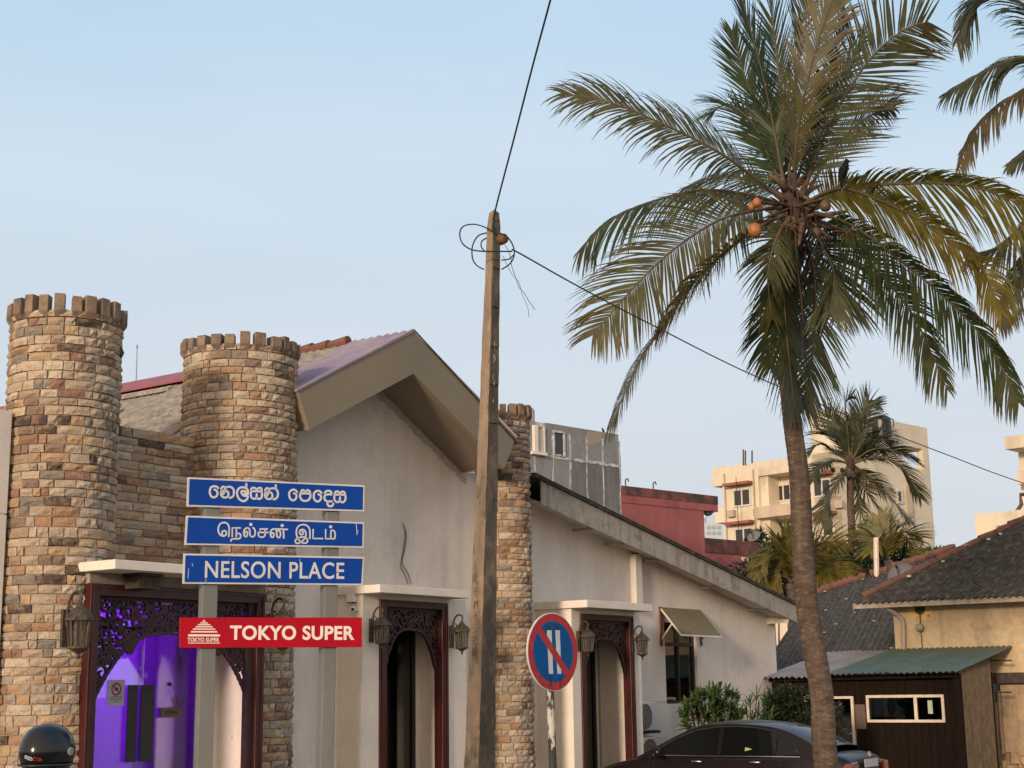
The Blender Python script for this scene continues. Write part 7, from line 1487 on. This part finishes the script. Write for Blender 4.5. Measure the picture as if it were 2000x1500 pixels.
for sgn in (1, -1):       # hands: palm with five fingers
    mb = MB(); wr_ = Vector((per.location.x, per.location.y, 0)) + sid * .26 * sgn + fwd * .18 + Vector((0, 0, .92 * k_)); mb.tube([wr_, wr_ + fwd * .05 - Vector((0, 0, .03)), wr_ + fwd * .09 - Vector((0, 0, .06))], [.028, .036, .034], 8)
    for f_ in range(4): q = wr_ + fwd * .09 - Vector((0, 0, .06)) + sid * (.024 - .016 * f_); l_ = (.07, .08, .075, .06)[f_]; mb.tube([q, q + fwd * l_ * .5 - Vector((0, 0, .02)), q + fwd * l_ * .6 - Vector((0, 0, .06))], [.010, .009, .007], 6)
    q = wr_ + fwd * .03 - sid * .03 * sgn; mb.tube([q, q + fwd * .03 - sid * .025 * sgn, q + fwd * .06 - sid * .02 * sgn - Vector((0, 0, .02))], [.012, .011, .008], 6); obj('hand', mb, mat('brown_skin', (.25, .14, .09), .6), per, smooth=True)
M['helmet'] = mat('glossy_black_helmet', (.006, .006, .008), .16, fine=0, coat=.15, spec=.4)
V = []; F = []; nu, nv = 32, 20
mb = MB()
for j in range(nv + 1):
    ph = math.pi * j / nv
    for i in range(nu):
        t = 2 * math.pi * i / nu; sp_ = max(0, math.sin(ph)) ** .82; x = sp_ * math.cos(t); y = sp_ * math.sin(t); z = math.cos(ph); rz = .165 if z > 0 else .155
        taper = 1 - .12 * max(0, -z); V.append(hc + sid * x * .142 * taper + fwd * (y * .175 * taper) + Vector((0, 0, z * rz)))
for j in range(nv):
    for i in range(nu):
        if j > nv * .80: continue
        F.append((j * nu + i, j * nu + (i + 1) % nu, (j + 1) * nu + (i + 1) % nu, (j + 1) * nu + i))
mb.add(V, F); hm = obj('helmet', mb, M['helmet'], per, smooth=True)
mb = MB(); pts = []
for i in range(33):
    t = math.pi * (.12 + .76 * i / 32); pts.append(hc + sid * math.cos(t) * .150 + fwd * math.sin(t) * .180 + Vector((0, 0, .035)))
pass
mb = MB(); ring_ = [hc + sid * math.cos(t) * .139 + fwd * math.sin(t) * .171 + Vector((0, 0, -.062)) for t in [k * math.pi / 18 for k in range(37)]]; mb.tube(ring_, .006, 6); obj('rubber_rim', mb, M['black'], hm, smooth=True)
for s_ in (-1, 1):
    mb = MB(); mb.lathe([(.022, 0), (.024, .006), (.012, .010)], hc + sid * s_ * .141 + fwd * .03 + Vector((0, 0, .01)), 14, axis=sid * s_); obj('visor_pivot', mb, M['ac_grey'], hm)
mb = MB(); mb.bar(hc - fwd * .10 + Vector((0, 0, .128)) - sid * .04, hc - fwd * .10 + Vector((0, 0, .128)) + sid * .04, .012, .012); obj('rear_vent', mb, M['black'], hm, bevel=.003)
HPn = (Vector((CAM.x, CAM.y, hc.z)) - hc).normalized(); HD = Vector((-HPn.y, HPn.x, 0)); HD = HD if HD.x > 0 else -HD
def hpt(px_, py_, e=.0015):        # point on the helmet skin seen at a pixel
    d = ray(px_, py_); o_ = CAM - hc; 
    M3 = lambda v: Vector((v.dot(sid) / .142, v.dot(fwd) / .175, v.z / .160)); a = M3(d); b = M3(o_); A_ = a.dot(a); B2 = 2 * a.dot(b); C3 = b.dot(b) - 1; D3 = B2 * B2 - 4 * A_ * C3
    k = (-B2 - math.sqrt(max(0, D3))) / (2 * A_); return CAM + d * (k - e - .006)
for segs_, m_ in (([[(49, 1476), (49.5, 1482)], [(49, 1476), (53, 1477), (53, 1479), (50, 1479.5), (54, 1483)], [(55, 1478), (55.5, 1484), (59, 1484.5), (58.5, 1479), (55, 1478)], [(61, 1478.5), (60.5, 1481), (63.5, 1482), (63, 1485), (60, 1484.5)]], M['sign_white']), ([[(66, 1479.5), (66, 1485), (70, 1485.5)], [(66, 1479.5), (70, 1480), (70, 1482.5)], [(73, 1480), (73, 1485.5), (77, 1486), (77, 1481), (73, 1480)], [(79.5, 1481), (79, 1486), (82, 1482.5), (82, 1486.5)]], M['ns_red'])):
    mb = MB()
    for s_ in segs_: mb.tube([hpt(x, y) for x, y in s_], .0026, 4)
    obj('helmet_mark', mb, m_, hm)

# ---------------------------------------------------------------- notices on the entrance glass
go_ = g1 + .004
a = FP.at(211, 1328, go_); b = FP.at(242, 1378, go_); nt_ = thing('paper_notice', FP.W((a[0] + b[0]) / 2, go_, b[1]), 'white paper notice with a red round prohibition symbol on the entrance glass', 'notice')
mb = MB(); mb.pbox(FP, a[0], b[0], b[1], a[1], go_, go_ + .002); obj('sheet', mb, M['sign_white'], nt_)
cu2, cz2 = (a[0] + b[0]) / 2, a[1] - (a[1] - b[1]) * .36; r_ = (b[0] - a[0]) * .26
mb = MB(); mb.ribbon(FP, [(cu2 + math.cos(t) * r_, cz2 + math.sin(t) * r_) for t in [k * math.pi / 12 for k in range(24)]], r_ * .28, go_ + .0025, go_ + .004, closed=True); mb.ribbon(FP, [(cu2 - r_ * .7, cz2 + r_ * .7), (cu2 + r_ * .7, cz2 - r_ * .7)], r_ * .25, go_ + .0025, go_ + .0045); obj('prohibition_ring', mb, M['ns_red'], nt_)
mb = MB(); mb.pbox(FP, cu2 - r_ * .4, cu2 + r_ * .4, cz2 - r_ * .25, cz2 + r_ * .3, go_ + .002, go_ + .003)
for k, w_ in enumerate((.30, .36, .12)): zz = a[1] - (a[1] - b[1]) * (.66 + .085 * k); mb.pbox(FP, cu2 - (b[0] - a[0]) * w_, cu2 + (b[0] - a[0]) * w_, zz - .004, zz + .004, go_ + .002, go_ + .003)
obj('printed_lines', mb, M['black'], nt_)
a = FP.at(315, 1382, go_ + .03); b = FP.at(352, 1401, go_ + .03); on = thing('open_sign', FP.W((a[0] + b[0]) / 2, go_ + .03, b[1]), 'small brown OPEN board hanging on a string on the glass', 'sign')
M['boardbrown'] = mat('brown_board', (.16, .12, .085), .7); mb = MB(); mb.pbox(FP, a[0], b[0], b[1], a[1], go_ + .02, go_ + .03); obj('board', mb, M['boardbrown'], on)
text_mesh('lettering', 'OPEN', FP, a[0] + (b[0] - a[0]) * .18, b[0] - (b[0] - a[0]) * .18, b[1] + (a[1] - b[1]) * .28, a[1] - (a[1] - b[1]) * .28, go_ + .0305, go_ + .033, M['black'], on, .03)
c = FP.at(333, 1336, go_ + .02); mb = MB(); mb.lathe([(.025, 0), (.02, .02), (.008, .03)], FP.W(c[0], go_, c[1]), 12, axis=FP.NN); obj('suction_hook', mb, M['black'], on)
mb = MB(); mb.tube([FP.W(c[0], go_ + .025, c[1]), FP.W(b[0] - .03, go_ + .026, a[1])], .003, 4); mb.tube([FP.W(c[0], go_ + .025, c[1]), FP.W(a[0] + .03, go_ + .026, a[1])], .003, 4); obj('string', mb, M['black'], on)
print('all ok', len(bpy.data.objects))
